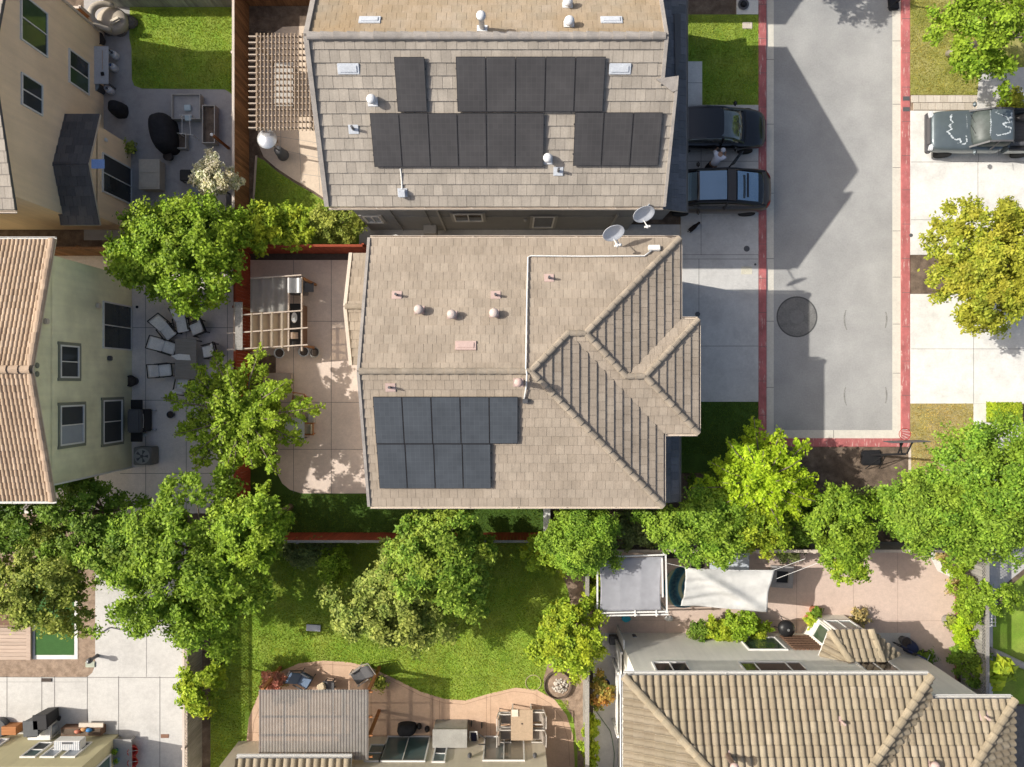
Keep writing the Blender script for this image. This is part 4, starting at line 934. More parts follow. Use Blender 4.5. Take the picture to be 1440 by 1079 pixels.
L_lav = mk_leaf('leaf_lavender', (.22, .30, .20), (.38, .40, .38), (.52, .46, .62), .25, (.36, .28, .36), .5)
L_dry = mk_leaf('leaf_dry', (.10, .11, .06), (.19, .17, .11), (.27, .24, .19), .25, (.30, .22, .12), .5)
L_pink = mk_leaf('leaf_pink', (.30, .10, .12), (.42, .16, .20), (.5, .25, .28), .3, (.2, .14, .05), .5)
L_grey = mk_leaf('leaf_greygreen', (.055, .09, .04), (.085, .125, .055), (.125, .165, .085), .25, (.15, .16, .1), .4)
tree('tree', 'round bright green tree between the tan house and the green house patio', 258, 356, 3.0, 2.6, 2.1, 1.6, L_br, nclump=210, per=110, leaf=0.146, cr=.40, lobes=.16)
tree('tree', 'star shaped green maple with long reaching branches over the green house patio', 330, 585, 3.2, 3.1, 2.8, 2.2, L_star, 'star', nclump=33, per=105, leaf=0.142, trunk=.14, droop=.25)
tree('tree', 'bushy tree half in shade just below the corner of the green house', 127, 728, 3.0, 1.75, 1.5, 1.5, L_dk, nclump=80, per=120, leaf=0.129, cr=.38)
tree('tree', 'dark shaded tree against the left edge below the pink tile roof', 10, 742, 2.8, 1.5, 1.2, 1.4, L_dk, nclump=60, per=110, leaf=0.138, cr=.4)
tree('tree', 'pale olive tree over the deck in the lower left', 62, 822, 3.2, 1.8, 1.9, 1.4, L_olive, nclump=130, per=115, leaf=0.133, cr=.36, lobes=.35)
tree('tree', 'loose pale green tree bridging the olive tree and the biggest tree', 165, 778, 3.4, 1.5, 1.0, 1.1, L_grn, nclump=60, per=95, leaf=0.138, cr=.36, lobes=.4, tintbias=-.3)
tree('tree', 'biggest dark green tree with drooping outer leaves above the white concrete pad', 266, 794, 3.7, 2.75, 3.1, 2.2, L_mid, nclump=260, per=115, leaf=0.146, cr=.42, trunk=.2, lobes=.34)
tree('tree', 'compact rounded yellow green crown beside the red fence corner', 356, 742, 4.6, 1.12, 1.3, 1.5, L_br, nclump=110, per=105, leaf=0.138, cr=.34, lobes=.15, trunk=.12)
tree('tree', 'leafy green tree with yellowing sprays overhanging the red fence below the solar roof', 622, 782, 3.4, 2.0, 1.85, 1.9, L_grn, nclump=190, per=105, leaf=0.142, cr=.38, lobes=.35, tintbias=-.15)
tree('tree', 'grey green loose tree leaning over the middle lawn', 556, 848, 2.7, 2.15, 1.8, 1.5, L_pale, nclump=190, per=100, leaf=0.146, cr=.36, lobes=.35)
tree('tree', 'dense fine leaved green tree left of the grey shade canopy', 818, 758, 3.2, 1.35, 1.3, 1.3, L_fea, nclump=120, per=170, leaf=0.099, cr=.36, lobes=.15)
tree('tree', 'yellow green tree beside the planter ring with stones', 803, 900, 2.7, 1.25, 1.45, 1.3, L_yel, nclump=110, per=110, leaf=0.133, cr=.34, lobes=.25)
tree('tree', 'vivid lime green tree with spreading branches below the road end', 1078, 684, 3.6, 2.6, 2.35, 1.9, L_lime, 'star', nclump=39, per=105, leaf=0.142, trunk=.12, droop=.25)
tree('tree', 'fine leaved green tree left of the vivid lime tree', 990, 742, 3.0, 1.9, 1.2, 1.2, L_fea, nclump=120, per=125, leaf=0.120, cr=.38, lobes=.3)
tree('tree', 'yellow tipped green tree above the white shade sail', 1062, 745, 2.6, 1.35, .85, 1.0, L_yel, nclump=45, per=110, leaf=0.120, cr=.34)
tree('tree', 'slim green tree leaning over the salmon patio fence', 1182, 738, 2.8, 1.15, 1.5, 1.2, L_mid, nclump=90, per=115, leaf=0.133, cr=.36, lobes=.35)
tree('tree', 'small overhanging tree spray above the salmon patio', 1196, 796, 3.0, .85, .65, .5, L_yel, nclump=24, per=80, leaf=0.129, cr=.26, lobes=.4, base=tuple(at(1170, 765, 0)), tintbias=-.2, trunk=.06)
tree('tree', 'wide feathery green tree between the dry lawn and the salmon patio', 1316, 722, 3.4, 1.95, 1.4, 1.3, L_fea, 'feather', nclump=150, per=150, leaf=0.129, cr=.42, droop=.2, trunk=.16)
tree('tree', 'large feathery green tree at the right edge beside the trimmed box hedge', 1406, 690, 3.8, 2.1, 2.4, 1.7, L_fea, 'feather', nclump=200, per=140, leaf=0.129, cr=.42, droop=.2, base=tuple(at(1324, 652, 0)), barkm=bark_w, trunk=.16)
tree('tree', 'mustard yellow tree shading the right hand driveways', 1402, 370, 3.2, 2.6, 2.5, 1.8, L_mst, nclump=270, per=105, leaf=0.142, cr=.38, lobes=.24, base=tuple(at(1425, 390, 0)))
tree('tree', 'green tree with pale leaning trunk above the pickup truck', 1404, 40, 3.6, 2.25, 1.95, 1.6, L_br, nclump=100, per=100, leaf=0.142, cr=.40, lobes=.4, base=tuple(at(1333, 77, 0)), barkm=bark_w, trunk=.15)
tree('tree', 'street tree beyond the top edge casting leaf shade on the road', 1090, -150, 4.6, 2.1, 1.3, 1.3, L_mid, nclump=60, per=80, leaf=0.155, cr=.4, lobes=.4)
# shrubs
def shrub(name, label, x, y, z, rx, ry, rz, mat, n=28, per=90, leaf=0.112, cr=.26, group=None, style='dome', cat='shrub'):
    return tree(name, label, x, y, z, rx, ry, rz, mat, style, nclump=n, per=per, leaf=leaf, cr=cr, trunk=.04, lobes=.25, group=group, cat=cat)
shrub('shrub', 'bright green shrub at the left end of the row above the red fence', 372, 322, 1.8, 1.1, .75, .8, L_yel, 45, 100, .15, .32)
shrub('shrub', 'lime green shrub in the middle of the row above the red fence', 420, 318, 1.5, .85, .75, .8, L_yel, 35, 95, .14, .3)
shrub('shrub', 'brownish olive shrub at the right end of the row above the red fence', 474, 314, 1.4, 1.15, .75, .7, L_olive, 50, 100, .12, .28)
shrub('lavender_bush', 'round pale lavender standard bush beside the brown fence', 303, 247, 2.0, .72, .72, .6, L_lav, 60, 130, .10, .24)
shrub('citrus_tree', 'small glossy yellow green citrus tree over the slatted fence in the lower left', 278, 966, 2.4, .82, .88, .7, L_yel, 36, 85, .15, .28, cat='tree')
shrub('shrub', 'light green shrub left of the grey green lawn tree', 470, 796, 1.2, .6, .6, .6, L_br, 26)
shrub('shrub', 'grey leaved shrub at the foot of the red fence near its corner', 432, 778, 1.0, .8, .45, .6, L_grey, 30)
shrub('shrub', 'yellow green bush beside the white gate', 770, 772, 1.8, .9, .85, .9, L_yel, 40, 95, .14, .3)
shrub('shrub', 'dark grey green shrub below the corner of the beige roof', 896, 738, 1.6, 1.0, .8, .9, L_grey, 50, 110, .12, .3)
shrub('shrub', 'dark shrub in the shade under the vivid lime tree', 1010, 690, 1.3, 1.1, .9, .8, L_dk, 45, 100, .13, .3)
shrub('shrub', 'dark shrub below the vivid lime tree at the fence', 1130, 738, 1.6, .9, .7, .8, L_dk, 36, 100, .14, .3)
shrub('shrub', 'low grey bush beside the fence above the salmon patio', 1100, 768, 1.0, .9, .4, .5, L_grey, 26)
shrub('shrub', 'dark bush in the bed right of the mulch strip', 1225, 715, 1.2, .6, .9, .7, L_grey, 30)
shrub('yellow_shrub', 'narrow yellow leaved shrub squeezed between fence and grey shade canopy', 838, 832, 1.3, .32, .7, .6, L_yel, 22, 80, .12, .2)
shrub('rose_bush', 'rose bush with orange red blooms beside the blue pot', 846, 972, 1.0, .42, .6, .5, mk_leaf('leaf_rose', (.07, .11, .03), (.10, .15, .04), (.14, .18, .06), .3, (.55, .16, .08), .75), 26, 80, .11, .2)
for i, (y, l) in enumerate(((1020, 'upper'), (1050, 'middle'), (1076, 'lowest'))): shrub('shrub', l + ' low yellow green shrub along the fence beside the side path', 829, y, .6, .26, .5, .35, L_yel, 16, 75, .11, .17)
shrub('shrub', 'round dark clipped shrub at the left end of the off white house bed', 985, 892, .7, .42, .42, .5, L_dk, 26, 100, .09, .2)
shrub('shrub', 'spiky yellow green plant right of the round clipped shrub', 1008, 884, .7, .5, .42, .5, L_yel, 26, 85, .16, .22)
shrub('shrub', 'bright green leafy plant in the middle of the off white house bed', 1042, 878, .9, .6, .42, .5, L_br, 30, 90, .13, .24)
shrub('shrub', 'low bright plant at the right end of the off white house bed', 1068, 884, .6, .42, .3, .4, L_yel, 20, 80, .12, .2)
shrub('shrub', 'leafy green plant behind the white trellis at the right', 1360, 842, 1.3, .7, .75, .7, L_br, 34, 85, .12, .25)
shrub('climbing_plant', 'climbing plant trailing over the lattice fence at the right', 1402, 842, 1.9, 1.0, .45, .4, L_mid, 26, 70, .12, .22, cat='vine')
shrub('shrub', 'bright lime shrub below the white trellis at the right', 1352, 890, .8, .42, .6, .5, L_lime, 26, 85, .12, .22)
shrub('shrub', 'dark shaded shrub right of the concrete strip by the wing wall', 1364, 932, .9, .65, .65, .6, L_dk, 34, 85, .12, .25)
shrub('shrub', 'small leafy shrub in the curved corner bed', 1346, 785, .9, .55, .65, .5, L_br, 26, 80, .12, .22)
shrub('succulent', 'grey pink succulent clump in the curved corner bed', 1328, 776, .4, .4, .5, .3, L_dry, 20, 60, .12, .18, cat='plant')
shrub('banana_plant', 'broad leaved yellow green plant beside the far right turf', 1404, 945, 1.2, .5, .5, .5, L_yel, 12, 14, .5, .3, cat='plant')
shrub('oleander', 'pink blossoming bush left of the corrugated patio cover', 384, 958, .9, .42, .38, .4, L_pink, 26, 80, .12, .2, cat='bush')
shrub('shrub', 'bronze leaved plant at the edge of the shaded driveway paving', 1424, 142, .8, .5, .4, .4, L_mst, 20, 70, .12, .2)
# clipped hedge
root = thing('box_hedge', 'square clipped yellow green box hedge beside the white path', 'hedge', tuple(at(1418, 580, 0)))
n = 5200; a, b = at(1400, 594, .7), at(1437, 566, .7); U = RNG.random((n, 3)); P = np.array([a.x, a.y, .1])+U*np.array([b.x-a.x, b.y-a.y, .62]); k = RNG.integers(0, 5, n)
P[k < 3, 2] = .72+RNG.normal(0, .025, (k < 3).sum()); P[k == 3, 1] = a.y; P[k == 4, 0] = a.x
leaf_quads('foliage', P, np.array([0, 0, 1.0])+RNG.normal(0, .5, (n, 3)), .085*(.7+.6*RNG.random(n)), RNG.random(n), L_yel, root)
m = MB(); m.box(a.x+.06, b.x-.06, a.y+.06, b.y-.06, .05, .66); m.build('branches', soil_dark, root)
# ================================================================ fences
def fence(label, p, q, mat, h=1.8, face=1, cap=None, lattice=False, bw=.14, postgap=2.4, rail=True, capw=.10):
    p = V((p[0], p[1], 0)); q = V((q[0], q[1], 0)); d = (q-p); L = d.length; d.normalize(); nn = V((-d.y, d.x, 0))*face
    root = thing('fence', label, 'fence', tuple((p+q)/2)); hb = h-.34 if lattice else h-.03
    m = MB(); n = int(L/bw)
    for k in range(n):
        c = p+d*(L*(k+.5)/n); o = random.uniform(-.004, .004)
        m.slab([c-d*(L/n*.5-.004)-nn*(.012-o), c+d*(L/n*.5-.004)-nn*(.012-o), c+d*(L/n*.5-.004)-nn*(.012-o)+V((0, 0, hb+random.uniform(-.006, .006))), c-d*(L/n*.5-.004)-nn*(.012-o)+V((0, 0, hb))], nn*.02)
    m.build('boards', mat, root)
    m = MB()
    for z in (.3, hb-.25): m.bar(p-nn*.04+V((0, 0, z)), q-nn*.04+V((0, 0, z)), .05, .09)
    m.build('rail', mat, root)
    k = max(1, round(L/postgap))
    for i in range(k+1): c = p+d*(L*i/k)-nn*.06; m = MB(); m.obox((c.x, c.y, (h-.02)/2), (.10, .10, h-.02), math.atan2(d.y, d.x)); m.build('post', cap or mat, root)
    m = MB(); m.bar(p+V((0, 0, h)), q+V((0, 0, h)), capw, .04); m.build('cap_rail', cap or mat, root)
    if lattice:
        m = MB(); s = 0
        while s < L-.3:
            for a, b in ((0, .3), (.3, 0)): m.bar(p+d*(s+a)+V((0, 0, h-.33)), p+d*(s+b)+V((0, 0, h-.02)), .012, .035, up=tuple(nn))
            s += .13
        m.build('lattice', cap or mat, root)
    return root
wood_cap = mk_wood('pale_cap_wood', (.48, .40, .33), (.62, .54, .47), 'Y')
fence('brown board fence with pale cap between the tan house yard and the grey house yard', (-11.56, 5.9), (-11.56, 19), wood_br, cap=wood_cap, face=-1)
fence('weathered grey green board fence along the top of the shaded lawn', (-17.6, 16.55), (-11.62, 16.55), wood_gn, face=-1, cap=wood_cap)
fence('brown board fence behind the covered pergola beds at the top', (-11.5, 16.6), (-8.2, 16.6), wood_br, face=-1)
fence('short brown fence by the corner of the tan house at the top left', (-19.9, 15.6), (-17.95, 15.6), wood_br, face=-1, cap=wood_cap)
fence('red stained fence across the top of the beige house patio', (-11.5, 5.72), (-6.2, 5.72), wood_red, face=-1, cap=wood_red)
fence('red stained fence between the green house patio and the beige house patio', (-11.5, -6.45), (-11.5, 5.60), wood_red, face=-1, cap=wood_red)
fence('long red stained fence below the beige house above the middle lawn', (-11.45, -6.55), (1.2, -6.55), wood_red, face=1, cap=wood_gy)
fence('brown fence between the tan house and the green house', (-20.2, 5.62), (-11.6, 5.62), wood_br, face=-1, cap=wood_br)
fence('weathered fence behind the trees above the salmon patio', (3.2, -6.95), (19.6, -6.95), wood_gy, face=1, cap=wood_cap, capw=.12)
fence('weathered fence with wide cap between the middle lawn and the side path', (3.12, -17.5), (3.12, -7.1), wood_gy, face=1, cap=wood_gy, capw=.16)
fence('grey double rail fence with lattice top right of the salmon patio', (19.72, -16.5), (19.72, -7.0), wood_gy, face=1, cap=wood_gy, lattice=True, capw=.14)
fence('weathered slatted fence with lattice top beside the lower left driveway', (-13.62, -17.5), (-13.62, -8.2), wood_gy, face=-1, cap=wood_cap, lattice=True)
# white gate
root = thing('gate', 'white gate between the beige house and the red fence', 'gate', (1.45, -5.4, 0))
m = MB(); m.box(1.42, 1.47, -6.4, -4.3, .08, 1.7); m.build('gate_panel', trim_w, root)
for y in (-6.45, -4.2): m = MB(); m.box(1.36, 1.52, y-.08, y+.08, 0, 1.9); m.build('post', trim_w, root)
m = MB(); m.box(1.30, 1.58, -6.3, -4.3, 1.78, 1.86); m.build('cap_rail', trim_w, root)
# white trellis and lattice panel by the right fence
root = thing('trellis', 'white wooden trellis standing in the bed right of the salmon patio', 'trellis', tuple(at(1362, 850, 0)))
m = MB(); a = at(1352, 868, 0); b = at(1372, 825, 0)
for k in range(9): y = a.y+(b.y-a.y)*k/8; m.bar((a.x+.2, y, 1.2), (b.x+.1, y, 1.2), .03, .03)
for k in range(4): x = a.x+.25+k*.14; m.bar((x, a.y, 1.23), (x, b.y, 1.23), .03, .03)
for x, y in ((a.x+.22, a.y), (a.x+.22, b.y), (b.x+.05, a.y), (b.x+.05, b.y)): m.bar((x, y, 0), (x, y, 1.2), .05)
m.build('slats', trim_w, root)
# ================================================================ pergolas
root = thing('pergola', 'wooden slatted pergola beside the grey beige roof', 'pergola', tuple(at(405, 125, 0)))
zt = 2.55
def pt(px, py, z): p = at(px, py, z); return (p.x, p.y, p.z)
for k in range(16):
    y = 52 + k*8.55; m = MB(); m.bar(pt(350, y, zt), pt(452, y, zt), .045, .12); m.build('rafter', wood_pergx, root)
for k in range(17):
    x = 361 + k*5.35; m = MB(); m.bar(pt(x, 47, zt+.09), pt(x, 184, zt+.09), .035, .05); m.build('slat', wood_perg, root)
for x in (362, 440): m = MB(); m.bar(pt(x, 48, zt-.14), pt(x, 183, zt-.14), .09, .16); m.build('beam', wood_perg, root)
for x in (362, 440):
    for y in (60, 172): m = MB(); p = at(x, y, zt-.14); m.box(p.x-.06, p.x+.06, p.y-.06, p.y+.06, 0, zt-.2); m.build('post', wood_perg, root)
root = thing('pergola', 'pergola with a wavy tan sheet imitating slat shadow stripes on the beige house patio', 'pergola', tuple(at(380, 440, 0)))
zt = 2.1
for (x0, y0_, x1__, y1_) in ((320, 492, 433, 485), (320, 469, 433, 461), (341, 443, 425, 437), (353, 392, 424, 387)): m = MB(); m.bar(pt(x0, y0_, zt+.05), pt(x1__, y1_, zt+.05), .05, .10); m.build('rafter', wood_pergx, root)
for x in (330, 406, 424.5): m = MB(); m.bar(pt(x, 390 if x > 400 else 425, zt-.06), pt(x, 494, zt-.06), .05, .12); m.build('beam', wood_pergx, root)
for (x, y) in ((331, 430), (331, 490), (424.5, 391), (424.5, 486)): m = MB(); p = at(x, y, zt); m.box(p.x-.05, p.x+.05, p.y-.05, p.y+.05, 0, zt-.1); m.build('post', wood_br, root)
def wave(x0, x1, y0_, y1_, z, amp, per, mat, name, parent, n=64):
    m = MB(); vs = []; a = at(x0, y1_, z); b = at(x1, y0_, z)
    for k in range(n+1):
        x = a.x+(b.x-a.x)*k/n; zz = z+amp*math.sin(2*math.pi*(x-a.x)/per)
        vs += [(x, a.y, zz), (x, b.y, zz)]
    m.add(vs, [(2*k, 2*k+2, 2*k+3, 2*k+1) for k in range(n)]); return m.build(name, mat, parent, smooth=True, fixn=False)
wave(352, 404, 440, 490, zt-.02, .14, .42, mk_clear('tan_slat_shadow_cloth', (.72, .62, .48), .58, .8, .5), 'canopy', root)  # added sheet; its waves imitate slat shadow stripes on the ground
wave(352, 404, 391, 439, zt+.02, .05, .42, mk_clear('smoky_canopy_panel', (.50, .49, .45), .50, .5, .4), 'canopy_panel', root)
wave(404.5, 424, 391, 412, zt+.02, .02, .42, mk_clear('dark_canopy_panel', (.35, .35, .35), .7, .3, .3), 'canopy_panel', root)
m = MB(); m.bar(pt(336, 425, zt+.14), pt(336, 492, zt+.14), .30, .03); m.build('top_board', wood_gy, root)
# outdoor kitchen counter under it
root = thing('grill_counter', 'dark outdoor kitchen counter with a pale oval basin under the canopy', 'counter', tuple(at(414, 462, 0)))
m = MB(); a = at(405, 486, .9); b = at(424, 428, .9); m.box(a.x, b.x, a.y, b.y, 0, .86); m.build('cabinet', wood_dk, root, bevel=.01)
m = MB(); m.box(a.x-.03, b.x+.03, a.y-.03, b.y+.03, .863, .90); m.build('countertop', black, root, bevel=.01)
m = MB(); c = at(414, 447, .9); M_ = Matrix.Diagonal((.55, 1.0, 1.0)); m.lathe((c.x, c.y, .90), [(.22, .0), (.23, .02), (.19, .025), (.12, .006), (.001, .004)], 20, M=M_); m.build('basin', vent_w, root)
m = MB(); c = at(413, 472, .9); m.box(c.x-.2, c.x+.2, c.y-.14, c.y+.14, .905, .925); m.build('chopping_board', wood_deck, root, bevel=.01)
def mosaic(name): return mk(name, (.16, .17, .18), .6, .1, 3, 14, .6)
root = thing('barbecue', 'black hooded barbecue standing by the north end of the canopy', 'barbecue', tuple(at(418, 404, 0)))
c = at(416, 404, .8); m = MB(); m.box(c.x-.35, c.x+.35, c.y-.28, c.y+.28, .1, .78); m.build('cart', lead, root, bevel=.02)
m = MB(); m.lathe((c.x, c.y, .79), [(.34, 0), (.33, .12), (.26, .22), (.1, .27), (.001, .275)], 20, M=Matrix.Diagonal((1, .78, 1))); m.build('hood', black, root, smooth=True)
m = MB(); m.box(c.x+.36, c.x+.75, c.y-.2, c.y+.2, .72, .76); m.build('side_shelf', lead, root)
for k, l in enumerate(('leftmost pale stone pot in front of the canopy', 'middle grey stone pot in front of the canopy', 'right hand grey stone pot in front of the canopy')):
    c = at((396, 430, 445)[k], (497, 495, 496)[k], 0); root = thing('flower_pot', l, 'pot', tuple(c)); m = MB(); m.lathe(c, [(.14, 0), (.22, .34), (.24, .36), (.20, .36), (.19, .30), (.001, .29)], 18); m.build('pot', (vent_b, dish_m, trim_gr)[k], root, smooth=True)
    m = MB(); m.lathe(c+V((0, 0, .3)), [(.185, 0), (.12, .03), (.001, .04)], 14); m.build('soil', soil_dark, root)
# corrugated patio cover
root = thing('patio_cover', 'grey translucent corrugated patio cover on orange wood posts', 'patio cover', tuple(at(442, 1020, 0)))
zt = 2.6; poly = mk_clear('smoky_polycarbonate', (.40, .385, .36), .60, .35, .25)
wave(364, 518, 970, 1069, zt, .010, .12, poly, 'corrugated_sheet', root, n=330)
for y in (973, 1008, 1034, 1064): m = MB(); m.bar(pt(364, y, zt-.09), pt(524, y, zt-.09), .05, .10); m.build('beam', wood_or, root)
for x in (366, 400, 434, 468, 500, 517): m = MB(); m.bar(pt(x, 972, zt-.20), pt(x, 1068, zt-.20), .05, .11); m.build('rafter', wood_or, root)
for (x, y) in ((517, 974), (517, 1040), (366, 974)): m = MB(); p = at(x, y, zt); m.box(p.x-.06, p.x+.06, p.y-.06, p.y+.06, 0, zt-.26); m.build('post', wood_or, root)
for p, q in (((518, 975, zt-.3), (506, 975, zt-.9)), ((517, 1000, zt-.3), (517, 980, zt-.9))): m = MB(); m.bar(pt(*p), pt(*q), .05); m.build('brace', wood_or, root)
# grey shade canopy and white sail
shade_m = mk_clear('grey_shade_cloth', (.38, .385, .415), .97, .9, .18); sail_m = mk_clear('white_sail_cloth', (.62, .62, .595), .985, .9, .15)
root = thing('shade_canopy', 'grey fabric canopy on a white metal frame over the salmon patio', 'canopy', tuple(at(888, 824, 0)))
zt = 2.5
def cloth(corners, nx, ny, sag, scallop, mat, name, parent, fold=0, wr=0.0):
    a, b, c_, d = [V(p) for p in corners]; vs = []; m = MB()
    for j in range(ny+1):
        for i in range(nx+1):
            u, v = i/nx, j/ny; uu = .5+(u-.5)*(1-scallop[0]*4*v*(1-v)); vv = .5+(v-.5)*(1-scallop[1]*4*u*(1-u))
            p = a.lerp(b, uu).lerp(d.lerp(c_, uu), vv); p.z -= sag*4*u*(1-u)*4*v*(1-v)
            if fold: p.z -= .10*abs(math.sin(math.pi*u*fold))**.6*sag*4
            if wr: p.z += wr*math.exp(-((u-v*1.0-(-.02))*7)**2)*math.sin(math.pi*min(1, max(0, u)))*1.6 + wr*.35*math.sin(9*(u*1.2+v*3.0))*math.exp(-((u-.1)*3)**2)*v + wr*.2*math.sin(5*u+11*v)
            vs.append(p)
    m.add(vs, [(j*(nx+1)+i, j*(nx+1)+i+1, (j+1)*(nx+1)+i+1, (j+1)*(nx+1)+i) for j in range(ny) for i in range(nx)])
    o = m.build(name, mat, parent, smooth=True, fixn=False)
    s = o.modifiers.new('thick', 'SOLIDIFY'); s.thickness = .006; return o
cloth([pt(841, 786, zt), pt(933, 783, zt), pt(930, 858, zt), pt(843, 860, zt)], 40, 20, .05, (.06, .0), shade_m, 'fabric', root, fold=3)
for p, q in (((838, 862, zt-.02), (940, 860, zt-.02)), ((838, 866, zt-.15), (940, 864, zt-.15)), ((936, 780, zt), (938, 862, zt)), ((931, 785, zt+.04), (932, 840, zt+.04)), ((840, 784, zt), (840, 862, zt)), ((840, 784, zt), (936, 780, zt))): m = MB(); m.bar(pt(*p), pt(*q), .06); m.build('frame_bar', trim_w, root)
for x in (893, 923): m = MB(); m.bar(pt(x, 858, zt+.02), pt(x, 867, zt+.02), .05); m.build('frame_bar', trim_w, root)
for x, y in ((840, 784), (937, 781), (840, 862), (938, 861)): m = MB(); p = at(x, y, zt); m.box(p.x-.04, p.x+.04, p.y-.04, p.y+.04, 0, zt-.03); m.build('post', trim_w, root)
root = thing('shade_sail', 'white shade sail stretched above the salmon patio', 'shade sail', tuple(at(1020, 830, 0)))
z0 = 2.5
cloth([pt(963, 798, z0), pt(1090, 802, z0+.15), pt(1079, 861, z0-.1), pt(957, 852, z0)], 48, 28, .14, (.05, .04), sail_m, 'sailcloth', root, wr=.17)
for p, q in (((1088, 802, z0+.15), (1132, 786, z0+.4)), ((1092, 814, z0-.05), (1155, 790, z0+.3)), ((963, 798, z0), (937, 792, z0))): m = MB(); m.tube([pt(*p), pt(*q)], .009, 6); m.build('rope', trim_w, root)
# ================================================================ things of the tan house yard
def leg4(m, c, hx, hy, h, w=.05, rz=0):
    for a, b in ((-1, -1), (1, -1), (1, 1), (-1, 1)):
        o = Matrix.Rotation(rz, 3, 'Z') @ V((a*hx, b*hy, 0)); m.box(c.x+o.x-w/2, c.x+o.x+w/2, c.y+o.y-w/2, c.y+o.y+w/2, 0, h)
def legs(root, c, hx, hy, h, mat, w=.05, rz=0):
    for a, b in ((-1, -1), (1, -1), (1, 1), (-1, 1)):
        o = Matrix.Rotation(rz, 3, 'Z') @ V((a*hx, b*hy, 0)); m = MB(); m.obox((c.x+o.x, c.y+o.y, h/2), (w, w, h), rz); m.build('leg', mat, root)
def table(label, x, y, w, d, h, topm, legm, rz=0, world=True, name='table', cat='table', hole=False):
    c = at(x, y, h); root = thing(name, label, cat, (c.x, c.y, 0))
    m = MB(); m.obox((c.x, c.y, h-.02), (w, d, .04), rz); m.build('tabletop', topm, root, bevel=.012)
    legs(root, c, w/2-.08, d/2-.08, h-.04, legm, rz=rz); return root
pl_grey = mk('pale_grey_plastic', (.50, .52, .55), .5, .06, 4)
table('long pale grey folding table against the tan house wall', 141.5, 91.5, .66, 1.62, .74, pl_grey, lead)
root = thing('broom', 'broom lying on the pale grey folding table', 'broom', tuple(at(142, 90, .76))); a = at(144, 71, .765); b = at(144, 98, .765); m = MB(); m.tube([a, b], .012, 6); m.build('handle', wood_deck, root); m = MB(); m.obox(at(144, 104, .78), (.14, .16, .05), .2); m.build('brush', black, root, bevel=.015)
tank_w = mk('tank_white', (.62, .65, .70), .35, .06)
for (x, y, l) in ((163, 80, 'upper white propane tank beside the folding table'), (161, 97, 'lower white propane tank touching a blue valve cap'), (156, 129, 'white propane tank next to the grey round bin')):
    c = at(x+2, y+1, 0); root = thing('propane_tank', l, 'gas tank', tuple(c)); m = MB(); m.lathe(c, [(.10, 0), (.155, .05), (.155, .30), (.13, .37), (.05, .41), (.001, .415)], 18); m.build('cylinder', tank_w, root, smooth=True)
    m = MB(); m.lathe(c+V((0, 0, .40)), [(.10, 0), (.10, .09), (.085, .09), (.085, 0)], 14); m.build('collar', tank_w, root); m = MB(); m.lathe(c+V((0, 0, .40)), [(.03, 0), (.03, .07), (.001, .08)], 8); m.build('valve', mk('blue_valve', (.03, .12, .4), .5) if y == 97 else lead, root)
def pot(label, x, y, r, h, mat, plant=None, pr=.3, name='plant_pot', n=14, cat='pot', leaf=.12):
    c = at(x, y, 0); root = thing(name, label, cat, tuple(c)); m = MB(); m.lathe(c, [(r*.7, 0), (r*.98, h*.9), (r*1.06, h*.92), (r*1.06, h), (r*.92, h), (r*.9, h*.85), (.001, h*.84)], 20); m.build('pot', mat, root, smooth=False)
    m = MB(); m.lathe(c+V((0, 0, h*.85)), [(r*.9, 0), (r*.5, .02), (.001, .03)], 14); m.build('soil', soil_dark, root)
    if plant:
        q = n*26; e = rnd_dir(q); e[:,2] = abs(e[:,2]); az_ = np.arctan2(e[:,1], e[:,0]); rr = (.15+.95*RNG.random(q)**.7)*pr*(1+.3*np.sin(az_*5+x)+.2*np.sin(az_*9+y))
        P = np.array([c.x, c.y, h])+e*rr[:,None]*np.array([1, 1, .8]); leaf_quads('foliage', P, e+np.array([0, 0, .6])+RNG.normal(0, .4, (q, 3)), leaf*(.6+.8*RNG.random(q)), RNG.random(q), plant, root)
    return root
terra = mk('terracotta', (.42, .17, .08), .85, .15, 6); pot_dk = mk('dark_pot', (.05, .045, .04), .6, .1)
c = at(141, 128, 0); root = thing('round_bin', 'grey round bin with flat lid at the end of the folding table', 'bin', tuple(c)); m = MB(); m.lathe(c, [(.24, 0), (.28, .6)], 22); m.build('body', lead, root); m = MB(); m.lathe(c+V((0, 0, .605)), [(.30, 0), (.30, .04), (.2, .06), (.001, .065)], 22); m.build('lid', mk('blue_grey_lid', (.20, .24, .27), .5), root, smooth=True)
pot('dark round planter of bare soil above the folding table', 143, 59, .27, .35, pot_dk)
pot('small dark pot with a bushy brown plant by the tan bay', 187, 211, .22, .3, pot_dk, L_olive, .32)
pot('small black pot with grey soil below the big black cover', 240, 222, .20, .28, black)
root = thing('wicker_daybed', 'round beige covered daybed in the top left garden corner', 'daybed', tuple(at(157, 26, 0)))
c = at(156, 27, .5); cover = mk('beige_cover', (.42, .37, .30), .9, .15, 3, 20, .1); m = MB(); m.lathe((c.x, c.y, 0), [(.58, 0), (.66, .25), (.66, .42), (.6, .52), (.3, .55), (.001, .55)], 26, M=Matrix.Diagonal((1, .85, 1))); m.build('base', cover, root, smooth=True)
m = MB(); m.tube([(c.x+.62*math.cos(t), c.y+.52*math.sin(t), .62+.3*math.sin((t-R(60))*.8)) for t in [R(70+k*14) for k in range(16)]], [.10+.05*math.sin(k/15*3.14) for k in range(16)], 10); m.build('backrest', cover, root, smooth=True)
m = MB(); m.obox((c.x+.25, c.y-.12, .64), (.5, .2, .16), .5); m.build('cushion', mk('cream_cushion', (.58, .52, .42), .9), root, bevel=.06)
